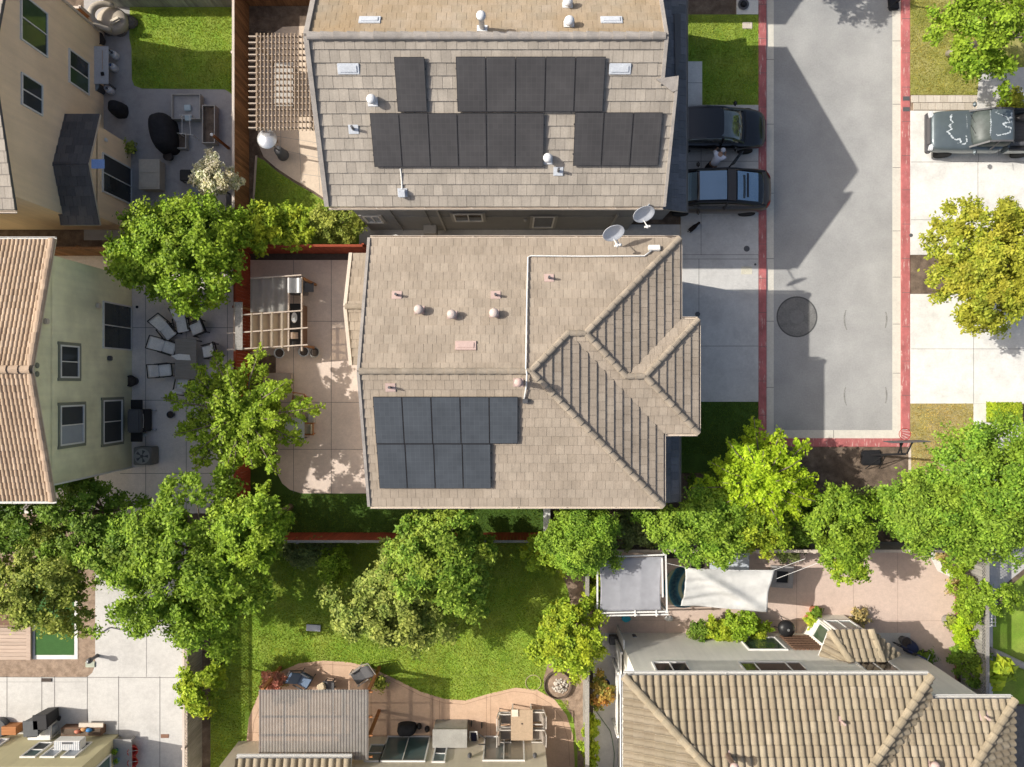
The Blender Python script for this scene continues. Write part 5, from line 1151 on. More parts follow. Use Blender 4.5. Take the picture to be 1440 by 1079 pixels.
for i, (x, y, r) in enumerate(((170, 45, .32), (184, 33, .36), (155, 46, .25))):
    root = None; c = at(x, y, 0); m = MB(); m.lathe(c, [(r, 0), (r*1.05, r*.4), (r*.7, r*.8), (.001, r*.95)], 9, M=Matrix.Diagonal((1, .8, 1))); single(m, 'boulder', mk('boulder_stone', (.13, .12, .11), .9, .2, 5, bump=.5), ('dark boulder below the beige daybed', 'dark boulder right of the beige daybed', 'small dark boulder by the tan house corner')[i], 'boulder', bevel=.05)
def covered(label, x, y, w, d, h, rz, mat, name='covered_grill', cat='grill', taper=.8, n=22):
    c = at(x, y, h*.7); rings = []; ph = random.random()*6
    for z, s in ((0, 1.0), (h*.55, .95), (h*.9, taper), (h, taper*.7)):
        rg = []
        for k in range(n):
            t = 2*math.pi*k/n; e = 3.2; cx, sy = math.cos(t), math.sin(t); q = (abs(cx)**e+abs(sy)**e)**(-1/e)*s*(1+.025*math.sin(7*t+ph+z*2)*(1-z/h*.6))
            o = Matrix.Rotation(rz, 3, 'Z') @ V((cx*q*w/2, sy*q*d/2, 0)); rg.append(V((c.x+o.x, c.y+o.y, z+.02*math.sin(3*t+ph)*(z > h*.8))))
        rings.append(rg)
    m = MB(); m.loft(rings); o = m.build(name, mat, None, smooth=True); tag(o, label, cat); return o
covered('small black covered cart by the tan house wall', 162, 151, .62, .62, .75, 0, black_cl)
covered('big black covered grill in the middle of the grey stamped patio', 226, 184, 1.02, 1.72, 1.05, R(12), black_cl, n=26)
root = thing('deck_box', 'beige storage box with lid beside the tan house patio door', 'storage box', tuple(at(212, 246, 0)))
c = at(212, 246, .5); bx_m = mk('beige_resin', (.46, .42, .35), .6, .08, 4); m = MB(); m.box(c.x-.44, c.x+.40, c.y-.62, c.y+.62, 0, .52); m.build('body', bx_m, root, bevel=.02); m = MB(); m.box(c.x-.47, c.x+.43, c.y-.65, c.y+.65, .523, .60)
m.box(c.x-.40, c.x+.36, c.y-.58, c.y-.05, .601, .62); m.box(c.x-.40, c.x+.36, c.y+.05, c.y+.58, .601, .62); m.build('lid', bx_m, root, bevel=.02)
def bed(label, x0, y0_, x1, y1_, h, fm, sm, fill=.7):
    a = at(x0, y1_, 0); b = at(x1, y0_, 0); root = thing('raised_bed', label, 'planter', tuple((a+b)/2)); t = .04
    m = MB(); m.box(a.x, b.x, a.y, a.y+t, 0, h); m.box(a.x, b.x, b.y-t, b.y, 0, h); m.box(a.x, a.x+t, a.y+t, b.y-t, 0, h); m.box(b.x-t, b.x, a.y+t, b.y-t, 0, h); m.build('frame', fm, root)
    m = MB(); m.box(a.x+t, b.x-t, a.y+t, b.y-t, .02, h*fill); m.build('soil', sm, root); return root
pale_fr = mk('pale_frame', (.42, .40, .36), .6)
bed('large raised bed with pale frame on the grey stamped patio', 247, 137, 287, 172, .4, pale_fr, stamp_grey)
bed('brown soil raised bed at the right of the grey stamped patio', 290, 153, 308, 206, .45, pale_fr, mulch)
bed('low raised bed below the wire rack on the grey stamped patio', 248, 190, 266, 212, .3, pale_fr, mulch)
root = thing('wire_rack', 'low white wire rack standing in the raised beds', 'rack', tuple(at(262, 175, 0)))
for a in ((252, 162, 270, 162), (252, 188, 272, 190), (256, 162, 256, 188), (266, 162, 268, 189)): m = MB(); m.tube([pt(a[0], a[1], .6), pt(a[2], a[3], .6)], .012, 6); m.build('rail', trim_w, root)
for x, y in ((253, 162), (253, 188), (270, 162), (271, 190)): m = MB(); p = at(x, y, .6); m.bar((p.x, p.y, 0), (p.x, p.y, .6), .025); m.build('leg', trim_w, root)
for i, (x, y) in enumerate(((264, 152), (265, 166))): m = MB(); m.obox(at(x, y, .35), (.28, .26, .12), .05); single(m, 'seed_tray', mk('pale_tray', (.45, .55, .58), .5), ('upper pale seed tray in the large raised bed', 'lower pale seed tray by the wire rack')[i], 'tray', bevel=.02)
m = MB(); c = at(261, 247, .4); root = thing('stool', 'black square stool on the grey stamped patio', 'stool', (c.x, c.y, 0)); m.obox((c.x, c.y, .42), (.48, .5, .07)); m.build('seat', black, root, bevel=.03); legs(root, c, .2, .2, .39, black)
root = thing('patio_chair', 'grey patio chair beside the lavender bush', 'chair', tuple(at(280, 264, 0))); c = at(279, 264, .42); m = MB(); m.obox((c.x, c.y, .42), (.56, .52, .08), .5); m.build('seat', mk('blue_grey_cushion', (.22, .25, .28), .9), root, bevel=.03); m = MB(); m.slab([c+Matrix.Rotation(.5, 3, 'Z')@V(v) for v in ((.28, -.26, .04), (.28, .26, .04), (.40, .26, .5), (.40, -.26, .5))], (.03, .02, .03)); m.build('backrest', mk('blue_grey_cushion', (.22, .25, .28), .9), root); legs(root, c, .24, .22, .38, lead, .04, .5)
root = thing('bench', 'dark garden bench below the lavender bush', 'bench', tuple(at(309, 286, 0))); c = at(309, 286, .45); m = MB(); m.box(c.x-.3, c.x+.3, c.y-.6, c.y+.6, .40, .46); m.build('seat', stamp_grey, root, bevel=.01); legs(root, c, .24, .52, .40, lead)
root = thing('torch_post', 'brown wooden post with pale cap beside the brown fence', 'post', tuple(at(322, 207, 0))); m = MB(); p = at(322, 209, 0); m.bar((p.x, p.y, 0), (p.x-.02, p.y, 1.75), .09); m.build('pole', wood_or, root); m = MB(); m.lathe((p.x-.02, p.y, 1.75), [(.05, 0), (.07, .05), (.001, .1)], 10); m.build('cap', vent_w, root)
# patio heater
c = V((-10.04, 10.02, 0)); root = thing('patio_heater', 'patio heater with a round silver dome beside the wooden pergola', 'heater', tuple(c))
m = MB(); m.lathe(c, [(.24, 0), (.26, .05), (.24, .1), (.18, .75), (.001, .78)], 20); m.build('base', lead, root, smooth=True); m = MB(); m.tube([c+V((0, 0, .7)), c+V((0, 0, 2.1))], .03, 8); m.build('pole', lead, root)
m = MB(); m.lathe(c, [(.10, 1.78), (.11, 2.1), (.06, 2.12)], 14); m.build('burner', steel, root); m = MB(); m.lathe(c, [(.41, 2.16), (.40, 2.17), (.28, 2.24), (.12, 2.29), (.001, 2.30)], 28); m.build('dome', mk('brushed_steel', (.72, .73, .74), .3, .08, 3, metal=.7), root, smooth=True)
# table and chairs below the slatted pergola
table('pale dining table under the slatted pergola', 399, 118, .8, 1.9, .74, mk('stone_top', (.42, .40, .37), .7), lead)
# ================================================================ seating
def chair(label, x, y, rz, group=None, w=.58, seat_m=None, frame_m=None, recl=.22, seat_h=.42, foot=0.0, name='patio_chair', back_h=.5, arms=True):
    """faces local +x"""
    c = at(x, y, seat_h); root = thing(name, label, 'chair', (c.x, c.y, 0), rz, group, world=False)
    sm = seat_m; fm = frame_m or lead
    m = MB(); m.box(-.26, .28, -w/2+.04, w/2-.04, seat_h-.02, seat_h+.08); m.build('seat_cushion', sm, root, bevel=.03)
    m = MB(); m.slab([(-.27, -w/2+.04, seat_h+.09), (-.27, w/2-.04, seat_h+.09), (-.27-recl, w/2-.04, seat_h+back_h), (-.27-recl, -w/2+.04, seat_h+back_h)], (.08, 0, .03)); m.build('back_cushion', sm, root, bevel=.025)
    m = MB(); m.box(-.3, .3, -w/2, w/2, seat_h-.06, seat_h-.022); m.build('seat_frame', fm, root)
    m = MB()
    for s in (-1, 1): m.bar((-.30, s*w/2, seat_h-.02), (-.31-recl, s*w/2, seat_h+back_h+.03), .035)
    m.bar((-.31-recl, -w/2, seat_h+back_h+.03), (-.31-recl, w/2, seat_h+back_h+.03), .035); m.build('back_frame', fm, root)
    if arms:
        for s in (-1, 1): m = MB(); m.bar((-.33, s*w/2, seat_h+.24), (.24, s*w/2, seat_h+.22), .05, .03); m.bar((.22, s*w/2, seat_h-.03), (.22, s*w/2, seat_h+.21), .035); m.build('armrest', fm, root)
    for a, b in ((-.27, -1), (-.27, 1), (.27, -1), (.27, 1)): m = MB(); m.bar((a, b*(w/2-.02), 0), (a, b*(w/2-.02), seat_h-.06), .035); m.build('leg', fm, root)
    return root
cu = mk('silver_cushion', (.86, .84, .81), .9, .08, 5)
wk = mk('dark_wicker', (.045, .042, .04), .7, .2, 20)
G1 = 'cushioned chairs round the green house table'
chair('cushioned chair furthest left of the fan, reclined beside the table on the green house patio', 238, 489, R(-18), G1, seat_m=cu, frame_m=wk, recl=.45, back_h=.42)
chair('reclined cushioned chair at the upper left of the fan on the green house patio', 237, 467, R(-52), G1, seat_m=cu, frame_m=wk, recl=.45, back_h=.42)
chair('reclined cushioned chair at the top of the fan on the green house patio', 257, 458, R(-80), G1, seat_m=cu, frame_m=wk, recl=.45, back_h=.42)
chair('cushioned chair with dark back at the top right of the green house table', 278, 462, R(-158), G1, seat_m=cu, frame_m=wk, recl=.12)
chair('cushioned chair right of the green house table', 295, 494, R(193), G1, seat_m=cu, frame_m=wk, recl=.1)
chair('cushioned chair with woven back left of the lower table half', 232, 521, R(6), G1, seat_m=cu, frame_m=wk, recl=.2)
chair('cushioned chair mostly under the maple at the foot of the green house table', 258, 541, R(80), G1, seat_m=cu, frame_m=wk, recl=.12)
dk_top = mk_wood('grey_slat_top', (.22, .20, .18), (.31, .285, .26), 'X')
root = table('dark slatted two part table among silver cushioned chairs', 261, 505, .92, 1.75, .72, dk_top, lead)
m = MB(); p = at(252, 503, .73); m.slab([(p.x-.35, p.y+.08, .725), (p.x-.1, p.y-.1, .725), (p.x+.5, p.y-.12, .725), (p.x+.45, p.y+.12, .725), (p.x, p.y+.16, .725)], (0, 0, .02)); single(m, 'table_cloth', cu, 'crumpled pale cloth across the dark slatted table', 'cloth', bevel=.005)
# barbecue, ac unit, pot by the green wall
root = thing('barbecue', 'black wide barbecue with side shelves by the green stucco wall', 'barbecue', tuple(at(192, 592, 0))); c = at(191, 592, .9)
m = MB(); m.box(c.x-.3, c.x+.3, c.y-.48, c.y+.48, .1, .80); m.build('cart', black, root, bevel=.03)
m = MB(); m.slab([(c.x-.34, c.y-.5, .81), (c.x+.30, c.y-.5, .81), (c.x+.24, c.y-.5, 1.05), (c.x-.26, c.y-.5, 1.1)], (0, 1.0, 0)); m.build('hood', lead, root, bevel=.05)
for s in (-1, 1): m = MB(); m.box(c.x-.25, c.x+.25, c.y+s*.7-.2, c.y+s*.7+.2, .80, .85); m.build('side_shelf', black, root, bevel=.01)
m = MB(); m.tube([(c.x+.34, c.y-.3, .95), (c.x+.36, c.y, .95), (c.x+.34, c.y+.3, .95)], .015, 6); m.build('handle', steel, root)
for s in (-.42, .42): m = MB(); m.lathe((c.x+.4, c.y+s, .1), [(.10, -.03), (.10, .03)], 14, M=Matrix.Rotation(R(90), 3, 'X')); m.build('wheel', steel, root)
for i, (x, y) in enumerate(((208, 579), (210, 604), (203, 611))): c = at(x, y, 0); m = MB(); m.lathe(c, [(.12, 0), (.15, .1), (.06, .16), (.001, .17)], 12, M=Matrix.Diagonal((1.3, .7, 1))); single(m, 'garden_lamp', vent_w, ('upper small white lamp in front of the wide barbecue', 'middle small white lamp in front of the wide barbecue', 'lowest small white lamp in front of the wide barbecue')[i], 'lamp', smooth=True)
def ac(label, x, y):
    root = thing('air_conditioner', label, 'air conditioner', tuple(at(x, y, 0))); c = at(x, y, .8)
    m = MB(); m.box(c.x-.38, c.x+.38, c.y-.38, c.y+.38, .04, .75); m.build('casing', mk('ac_casing', (.20, .19, .175), .6), root, bevel=.03)
    m = MB(); m.lathe((c.x, c.y, .751), [(.33, 0), (.33, .03), (.29, .03), (.29, .004), (.001, .004)], 24); m.build('fan_ring', trim_gr, root)
    m = MB()
    for k in range(5): a = k*2*math.pi/5; m.slab([(c.x+.05*math.cos(a), c.y+.05*math.sin(a), .765), (c.x+.27*math.cos(a-.25), c.y+.27*math.sin(a-.25), .765), (c.x+.27*math.cos(a+.25), c.y+.27*math.sin(a+.25), .772)], (0, 0, .006))
    m.lathe((c.x, c.y, .76), [(.07, 0), (.07, .025), (.001, .03)], 12); m.build('fan', lead, root)
    return root
ac('square grey air conditioner with round fan below the wide barbecue', 199, 642)
pot('round black pot by the green wall above the barbecue', 190, 536, .24, .4, black)
m = MB(); p = at(193, 432, 0); m.lathe(p, [(.06, 0), (.06, .03), (.001, .035)], 12); single(m, 'floor_drain', black, 'tiny black drain cap near the green house patio door', 'drain')
pot('small dark blue pot left of the maple crown', 243, 583, .15, .25, mk('dark_blue_glaze', (.03, .04, .07), .3))
# beige house patio furniture
table('grey table partly hidden by the maple on the beige patio', 414, 604, .85, .95, .72, pl_grey, lead)
cream = mk('cream_seat', (.60, .50, .34), .9)
wch = dict(seat_m=cream, frame_m=wood_or, recl=.1, w=.5, back_h=.4)
chair('orange wood chair with cream cushion right of the grey patio table', 431, 603, R(180), 'orange wood chairs round the grey patio table', **wch)
chair('orange wood chair with cream cushion above the grey patio table', 421, 566, R(-100), 'orange wood chairs round the grey patio table', **wch)
m = MB(); c = at(440, 588, 0); m.box(c.x-.13, c.x+.13, c.y-.22, c.y+.22, 0, .35); single(m, 'side_table', trim_gr, 'small grey side table near the orange wood chairs', 'table', bevel=.02)
m = MB(); c = at(392, 536, 0); m.box(c.x-.62, c.x+.62, c.y-.35, c.y+.35, 0, .3); single(m, 'ottoman', mk('tan_ottoman', (.40, .33, .29), .9), 'low tan bench above the maple on the beige patio', 'bench', bevel=.03)
# middle yard
table('tan square tile topped table on the curved patio', 734, 1020, .95, 1.32, .75, mk('tan_tile_top', (.43, .32, .22), .7, .12, 8), trim_w)
hb = dict(seat_m=mk('sling_fabric', (.30, .26, .22), .9), frame_m=mk('champagne_frame', (.52, .48, .43), .5), recl=.06, w=.52, back_h=.62)
G2 = 'tall sling chairs round the tan table'
chair('upper tall sling chair right of the tan table', 755, 1007, R(180), G2, **hb); chair('lower tall sling chair right of the tan table', 755, 1032, R(180), G2, **hb)
chair('upper tall sling chair left of the tan table', 711, 1010, 0, G2, **hb); chair('lower tall sling chair left of the tan table', 711, 1032, 0, G2, **hb)
m = MB(); m.obox(at(724, 1003, .79), (.28, .30, .02), .02); single(m, 'place_mat', mk('cream_paper', (.68, .60, .48), .8), 'square cream mat on the corner of the tan table', 'mat')
m = MB(); m.lathe(at(734, 1018, .755), [(.03, 0), (.03, .02), (.001, .022)], 10); single(m, 'umbrella_hole_cap', black, 'small black cap at the middle of the tan table', 'cap')
root = thing('storage_cabinet', 'low grey storage cabinet with sloped lid against the beige wall', 'cabinet', tuple(at(630, 1036, 0))); a = at(608, 1036, 1.0); b = at(655, 1018, 1.0)
m = MB(); a = V((-3.35, -15.48, 0)); m.box(a.x, a.x+1.42, -15.47, -14.75, 0, .96); m.build('body', mk('grey_resin', (.33, .32, .29), .6), root, bevel=.02); m = MB(); m.slab([(a.x-.03, -15.47, 1.05), (a.x+1.45, -15.47, 1.05), (a.x+1.45, -14.72, .965), (a.x-.03, -14.72, .965)], (0, 0, .05)); m.build('lid', mk('grey_resin', (.33, .32, .29), .6), root, bevel=.015)
# stroller
c = at(668, 1028, 0); root = thing('stroller', 'baby stroller with white frame and dark blue seat beside the grey cabinet', 'stroller', tuple(c))
m = MB(); m.tube([c+V(v) for v in ((-.18, .32, .75), (-.2, 0, .6), (-.2, -.3, .35), (.14, -.3, .35), (.14, 0, .6), (.12, .32, .75))], .03, 8, close=True); m.build('frame', trim_w, root)
m = MB(); m.slab([c+V(v) for v in ((-.15, .2, .55), (.1, .2, .55), (.1, -.25, .36), (-.15, -.25, .36))], (0, 0, .07)); m.build('seat', mk('navy_fabric', (.035, .035, .07), .9), root, bevel=.02)
m = MB(); m.tube([c+V(v) for v in ((.2, .25, .8), (.5, .15, 1.0), (.5, -.1, 1.0), (.2, -.2, .8))], .025, 8); m.build('handlebar', black, root)
for x, y in ((-.2, -.35), (.2, -.35), (-.15, .38), (.3, .3)): m = MB(); m.lathe(c+V((x, y, .12)), [(.12, -.02), (.13, 0), (.12, .02)], 14, M=Matrix.Rotation(R(90), 3, 'Y')); m.build('wheel', black, root)
# round covered fire pit & small things by the sliding door
covered('round black covered fire bowl in front of the teal glass door', 571, 1028, .84, .5, .55, 0, black_cl, 'fire_bowl', 'fire bowl')
for i, (x, y) in enumerate(((590, 1020), (601, 1024))): m = MB(); m.lathe(at(x, y, 0), [(.08, 0), (.12, .1), (.05, .28), (.001, .3)], 9, M=Matrix.Diagonal((1, 1.3, 1))); single(m, 'watering_can', black, ('smaller black can right of the covered fire bowl', 'second black can touching the grey cabinet')[i], 'can', smooth=True)
lo = dict(seat_m=mk('grey_sling', (.10, .10, .105), .9), frame_m=mk('bronze_frame', (.30, .27, .24), .5), recl=.5, w=.62, back_h=.5)
chair('reclining sling chair at the top edge of the curved patio', 505, 950, R(215), None, **lo)
chair('blue towel draped reclining chair left on the curved patio', 428, 957, R(-30), None, seat_m=mk('blue_towel', (.16, .22, .32), .9), frame_m=lead, recl=.4, w=.6)
table('small round looking dark side table between the reclining chairs', 462, 966, .5, .5, .45, lead, lead)
m = MB(); m.obox(at(452, 966, .5), (.35, .3, .12), .5); single(m, 'cushion', cream, 'cream cushion lying next to the dark side table', 'cushion', bevel=.04)
pot('round dark pot of green plants right of the reclining sling chair', 536, 957, .25, .3, pot_dk, L_olive, .34)
pot('woven orange pot beside the pink blossoming bush', 400, 955, .2, .25, terra, L_dry, .25)
c = at(750, 960, 0); m = MB(); m.tube([(c.x+.34*math.cos(t), c.y+.34*math.sin(t), .03) for t in [2*math.pi*k/32 for k in range(32)]], .014, 6, close=True); single(m, 'hoop', mk('tan_hoop', (.45, .38, .25), .6), 'thin tan hoop lying on the lawn beside the planter ring', 'hoop')
c = at(784, 962, 0); root = thing('planter_ring', 'round metal edged planter ring with bare soil under the yellow green tree', 'planter', tuple(c)); m = MB(); m.lathe(c, [(.60, 0), (.60, .2), (.57, .2), (.57, .02)], 36); m.build('edging', mk('rust_edging', (.12, .09, .07), .7), root); m = MB(); m.lathe(c, [(.565, .06), (.3, .09), (.001, .10)], 24); m.build('soil', mulch_l, root)
stone = mk('pale_stone', (.48, .44, .38), .9, .15, 8, island=.25); m = MB()
for k in range(70):
    r = .33*random.random()**.5; t = random.random()*6.28; rr = random.uniform(.03, .065); m.lathe(c+V((.1+r*math.cos(t), -.06+r*math.sin(t), .08+.16*(1-r/.33))), [(rr*.6, -rr*.5), (rr, 0), (rr*.6, rr*.5), (.001, rr*.6)], 6)
o = m.build('stones', stone); tag(o, 'heap of pale stones inside the planter ring', 'stones', kind='stuff')
m = MB(); m.obox(at(441, 883, .06), (.62, .28, .08), -.06); m.obox(at(441, 883, .06), (.5, .2, .1), -.06); single(m, 'utility_cover', pl_grey, 'pale grey utility cover in the middle lawn', 'utility cover', bevel=.01)
# ================================================================ salmon patio things
rug_m = None
def swirl_mat():
    t = NT('swirl_rug'); mp = t.n('ShaderNodeMapping'); c = at(961, 826, 0); mp.inputs['Location'].default_value = (-c.x-.7, -c.y, 0); t.l(t.geo.outputs['Position'], mp.inputs['Vector'])
    w = t.n('ShaderNodeTexWave', wave_type='RINGS', rings_direction='Z'); w.inputs['Scale'].default_value = .55; w.inputs['Distortion'].default_value = 1.2; w.inputs['Detail'].default_value = 2; t.l(mp.outputs[0], w.inputs['Vector'])
    c1 = t.ramp(w.outputs['Fac'], [(.0, (.02, .05, .10)), (.6, (.03, .13, .22)), (.78, (.10, .30, .42)), (.93, (.55, .52, .22)), (1, (.6, .62, .45))])
    c1 = t.mix(.35, c1, t.ramp(t.noise(9, 3), [(.4, (.02, .06, .08)), (.6, (.10, .20, .16))])); MATS['swirl_rug'] = t.done(c1, .9); return t.m
c = at(961, 826, 0); m = MB(); m.lathe((c.x, c.y, .02), [(.90, 0), (.90, .012), (.001, .013)], 40, M=Matrix.Diagonal((1, 1, 1))); single(m, 'round_rug', swirl_mat(), 'round blue swirl patterned rug between the grey canopy and the white sail', 'rug')
root = thing('glass_table', 'pale bluish glass topped table under the tree above the white sail', 'table', tuple(at(1026, 790, 0))); c = at(1026, 790, .74)
m = MB(); m.box(c.x-.85, c.x+.85, c.y-.42, c.y+.42, .70, .73); m.build('tabletop', mk('pale_blue_glass', (.50, .54, .58), .25, .2, 2, spec=.6), root, bevel=.01); legs(root, c, .75, .32, .70, lead)
chair('chair with pale frame left of the glass table', 980, 790, R(-90), None, seat_m=mk('dark_sling', (.05, .045, .042), .9), frame_m=mk('champagne_frame', (.52, .48, .43), .5), w=.66, recl=.1, back_h=.4)
chair('dark chair in the shade at the corner of the grey canopy', 944, 776, R(-90), None, seat_m=mk('dark_sling', (.05, .045, .042), .9), frame_m=lead, w=.6, recl=.1, back_h=.4)
root = thing('fire_pit_table', 'square grey fire pit table with a dark middle right of the white sail', 'fire pit', tuple(at(1101, 812, 0))); c = at(1101, 812, .5); st = mk('grey_fire_stone', (.34, .32, .31), .8, .12, 5)
m = MB(); m.obox((c.x, c.y, .20), (.80, .80, .40), -.06); m.build('base', st, root, bevel=.02); m = MB(); M2 = Matrix.Rotation(-.06, 3, 'Z')
for v, s in (((0, .36, 0), (.94, .22, .06)), ((0, -.36, 0), (.94, .22, .06)), ((.36, 0, 0), (.22, .499, .06)), ((-.36, 0, 0), (.22, .499, .06))): m.obox(V((c.x, c.y, .432))+M2@V(v), s, -.06)
m.build('tabletop', st, root, bevel=.01); m = MB(); m.obox((c.x, c.y, .41), (.49, .49, .015), -.06); m.build('burner', black, root)
pot('terracotta pot with a dark green plant, upper of the pair right of the white sail', 1143, 857, .24, .4, terra, L_dk, .24); pot('terracotta pot with a yellow green plant, lower of the pair right of the white sail', 1136, 869, .24, .36, terra, L_yel, .28, leaf=.16)
pot('pot of dry pinkish stems in front of the small bay roof', 1203, 864, .26, .35, trim_gr, L_dry, .42, n=20)
pot('barrel pot with yellow green plant at the right edge of the salmon patio', 1330, 871, .3, .5, wood_gy, L_olive, .38, n=18); pot('pot of dry flowers near the corner bed of the salmon patio', 1334, 822, .22, .35, trim_gr, L_dry, .38, n=18)
m = MB(); m.lathe(at(1296, 771, 0), [(.09, 0), (.13, .25), (.14, .26), (.11, .26), (.001, .2)], 14); single(m, 'small_pot', terra, 'small terracotta pot at the top of the salmon patio', 'pot')
c = at(1097, 876, 0); root = thing('kettle_grill', 'round dark kettle grill beside the plant bed', 'grill', tuple(c)); m = MB(); m.lathe(c, [(.06, .42), (.28, .52), (.36, .68), (.36, .72)], 24); m.build('bowl', black, root, smooth=True); m = MB(); m.lathe(c, [(.365, .725), (.34, .82), (.2, .92), (.001, .95)], 24); m.build('lid', mk('charcoal_enamel', (.018, .018, .019), .4), root, smooth=True); m = MB(); m.lathe(c, [(.05, .95), (.06, .99), (.001, 1.0)], 10); m.build('handle', steel, root)
for k in range(3): a = R(90+120*k); m = MB(); m.bar(c+V((.32*math.cos(a), .32*math.sin(a), 0)), c+V((.15*math.cos(a), .15*math.sin(a), .5)), .03); m.build('leg', lead, root)
c = at(890, 897, 0); root = thing('rain_barrel', 'dark round barrel standing by the west end of the off white house', 'barrel', tuple(c)); m = MB(); m.lathe(c, [(.20, 0), (.24, .25), (.24, .55), (.20, .62), (.17, .62), (.16, .5), (.001, .48)], 20); m.build('body', lead, root, smooth=True); m = MB(); m.lathe(c, [(.235, .56), (.25, .58), (.235, .6)], 20); m.build('rim', vent_b, root)
m = MB(); c = at(880, 869, .05)
for k in range(5): m.slab([c+V((.2*math.cos(a_)*(.6+.5*random.random()), .18*math.sin(a_)*(.6+.5*random.random()), .02+k*.03)) for a_ in [2*math.pi*q/7 for q in range(7)]], (0, 0, .03))
single(m, 'towel', mk('cyan_cloth', (.05, .42, .55), .8, .2, 8), 'crumpled bright cyan towel below the grey canopy', 'towel')
m = MB(); c = at(941, 870, .1); m.lathe(c, [(.14, -.1), (.17, .0), (.08, .1), (.001, .12)], 9, M=Matrix.Diagonal((1.2, .8, 1))); single(m, 'white_bag', trim_w, 'small white bag by the corner post of the grey canopy', 'bag', smooth=True)
pot('glossy blue pot next to the rose bush', 849, 957, .22, .42, mk('cobalt_glaze', (.02, .07, .30), .2, spec=.6)); m = MB(); m.box(-.18, .18, -.18, .18, 0, .3); o = m.build('utility_box', lead); o.location = at(862, 898, 0); tag(o, 'dark square utility box on the side path', 'utility box')
m = MB(); c = at(915, 912, 0); m.box(c.x-.3, c.x+.2, c.y-.06, c.y+.1, 0, .12); single(m, 'stone_planter', stone, 'low pale stone planter at the foot of the off white wall', 'planter', bevel=.04)
m = MB(); m.tube([at(x, y, .03) for x, y in ((838, 1000), (848, 1014), (858, 1028), (861, 1040), (864, 1060), (863, 1079))], .015, 6); single(m, 'garden_hose', mk('green_hose', (.08, .16, .07), .6), 'thin green garden hose along the side path', 'hose')
root = thing('lattice_panel', 'white lattice panel leaning by the west wall of the off white house', 'lattice', tuple(at(864, 1000, 0))); m = MB()
for k in range(16): y = -12.2-k*.13; m.bar((4.42, y, .9), (4.42, y-.5, 1.5), .012, .03, up=(1, 0, 0)); m.bar((4.43, y, 1.5), (4.43, y-.5, .9), .012, .03, up=(1, 0, 0))
m.build('slats', trim_w, root); m = MB(); m.box(4.38, 4.47, -14.8, -14.7, 0, 1.6); m.build('frame', trim_w, root); m = MB(); m.box(4.38, 4.47, -12.15, -12.05, 0, 1.6); m.build('frame', trim_w, root)
root = thing('side_gate', 'white side gate by the west wall of the off white house', 'gate', (4.5, -13, 0)); m = MB(); m.box(4.5, 4.56, -13.0, -11.2, .05, 1.75); m.build('gate_panel', trim_w, root); m = MB(); m.box(4.48, 4.58, -11.2, -11.1, 0, 1.9); m.build('post', trim_w, root)
# bicycle and cover by the wing
def wheel_ring(m, c, r, ax, t=.02): m.tube([c+V((r*math.cos(a)*ax[0], r*math.cos(a)*ax[1], r*math.sin(a))) for a in [2*math.pi*k/24 for k in range(24)]], t, 6, close=True)
c = at(1276, 912, 0); root = thing('bicycle', 'dark blue bicycle leaning among pots by the wing wall', 'bicycle', tuple(c)); ax = (math.cos(R(-25)), math.sin(R(-25))); A = V((ax[0], ax[1], 0))
for s in (-.52, .52): m = MB(); wheel_ring(m, c+A*s+V((0, 0, .34)), .32, ax); m.lathe(c+A*s+V((0, 0, .34)), [(.03, -.04), (.03, .04)], 8, M=Matrix.Rotation(R(90), 3, 'X')); m.build('wheel', black, root)
fr = mk('blue_frame', (.02, .04, .16), .3); m = MB(); K = lambda s, z: c+A*s+V((0, 0, z))
for p, q in ((K(-.52, .34), K(-.1, .32)), (K(-.52, .34), K(-.18, .75)), (K(-.1, .32), K(-.2, .9)), (K(-.1, .32), K(.38, .72)), (K(-.18, .78), K(.36, .82)), (K(.36, .9), K(.52, .34))): m.tube([p, q], .022, 8)
m.build('frame', fr, root); m = MB(); m.tube([K(.36, .95)+V((ax[1]*-.28, ax[0]*.28, .02)), K(.38, .95), K(.36, .95)+V((ax[1]*.28, ax[0]*-.28, .02))], .016, 6); m.build('handlebar', steel, root); m = MB(); m.lathe(K(-.2, .93), [(.001, -.03), (.09, 0), (.07, .04), (.001, .05)], 12, M=Matrix.Diagonal((1.4, .8, 1))); m.build('saddle', black, root, smooth=True)
pot('dark pot with a green plant at the corner of the wing wall', 1296, 920, .26, .4, pot_dk, L_dk, .38); pot('grey pot with bare soil behind the dark blue bicycle', 1268, 899, .22, .4, lead); covered('navy covered bundle under the dark blue bicycle', 1283, 912, .55, .5, .5, .3, mk('navy_cover', (.03, .04, .09), .8), 'covered_bundle', 'cover')
# parasol-like folded thing on far right turf
root = thing('fallen_log', 'pale weathered log lying across the far right turf', 'log', tuple(at(1415, 927, 0))); m = MB(); m.tube([at(1391, 914, .12), at(1408, 922, .15), at(1425, 930, .16), at(1460, 945, .15)], [.14, .17, .16, .14], 10); m.build('trunk', bark_w, root, smooth=True)
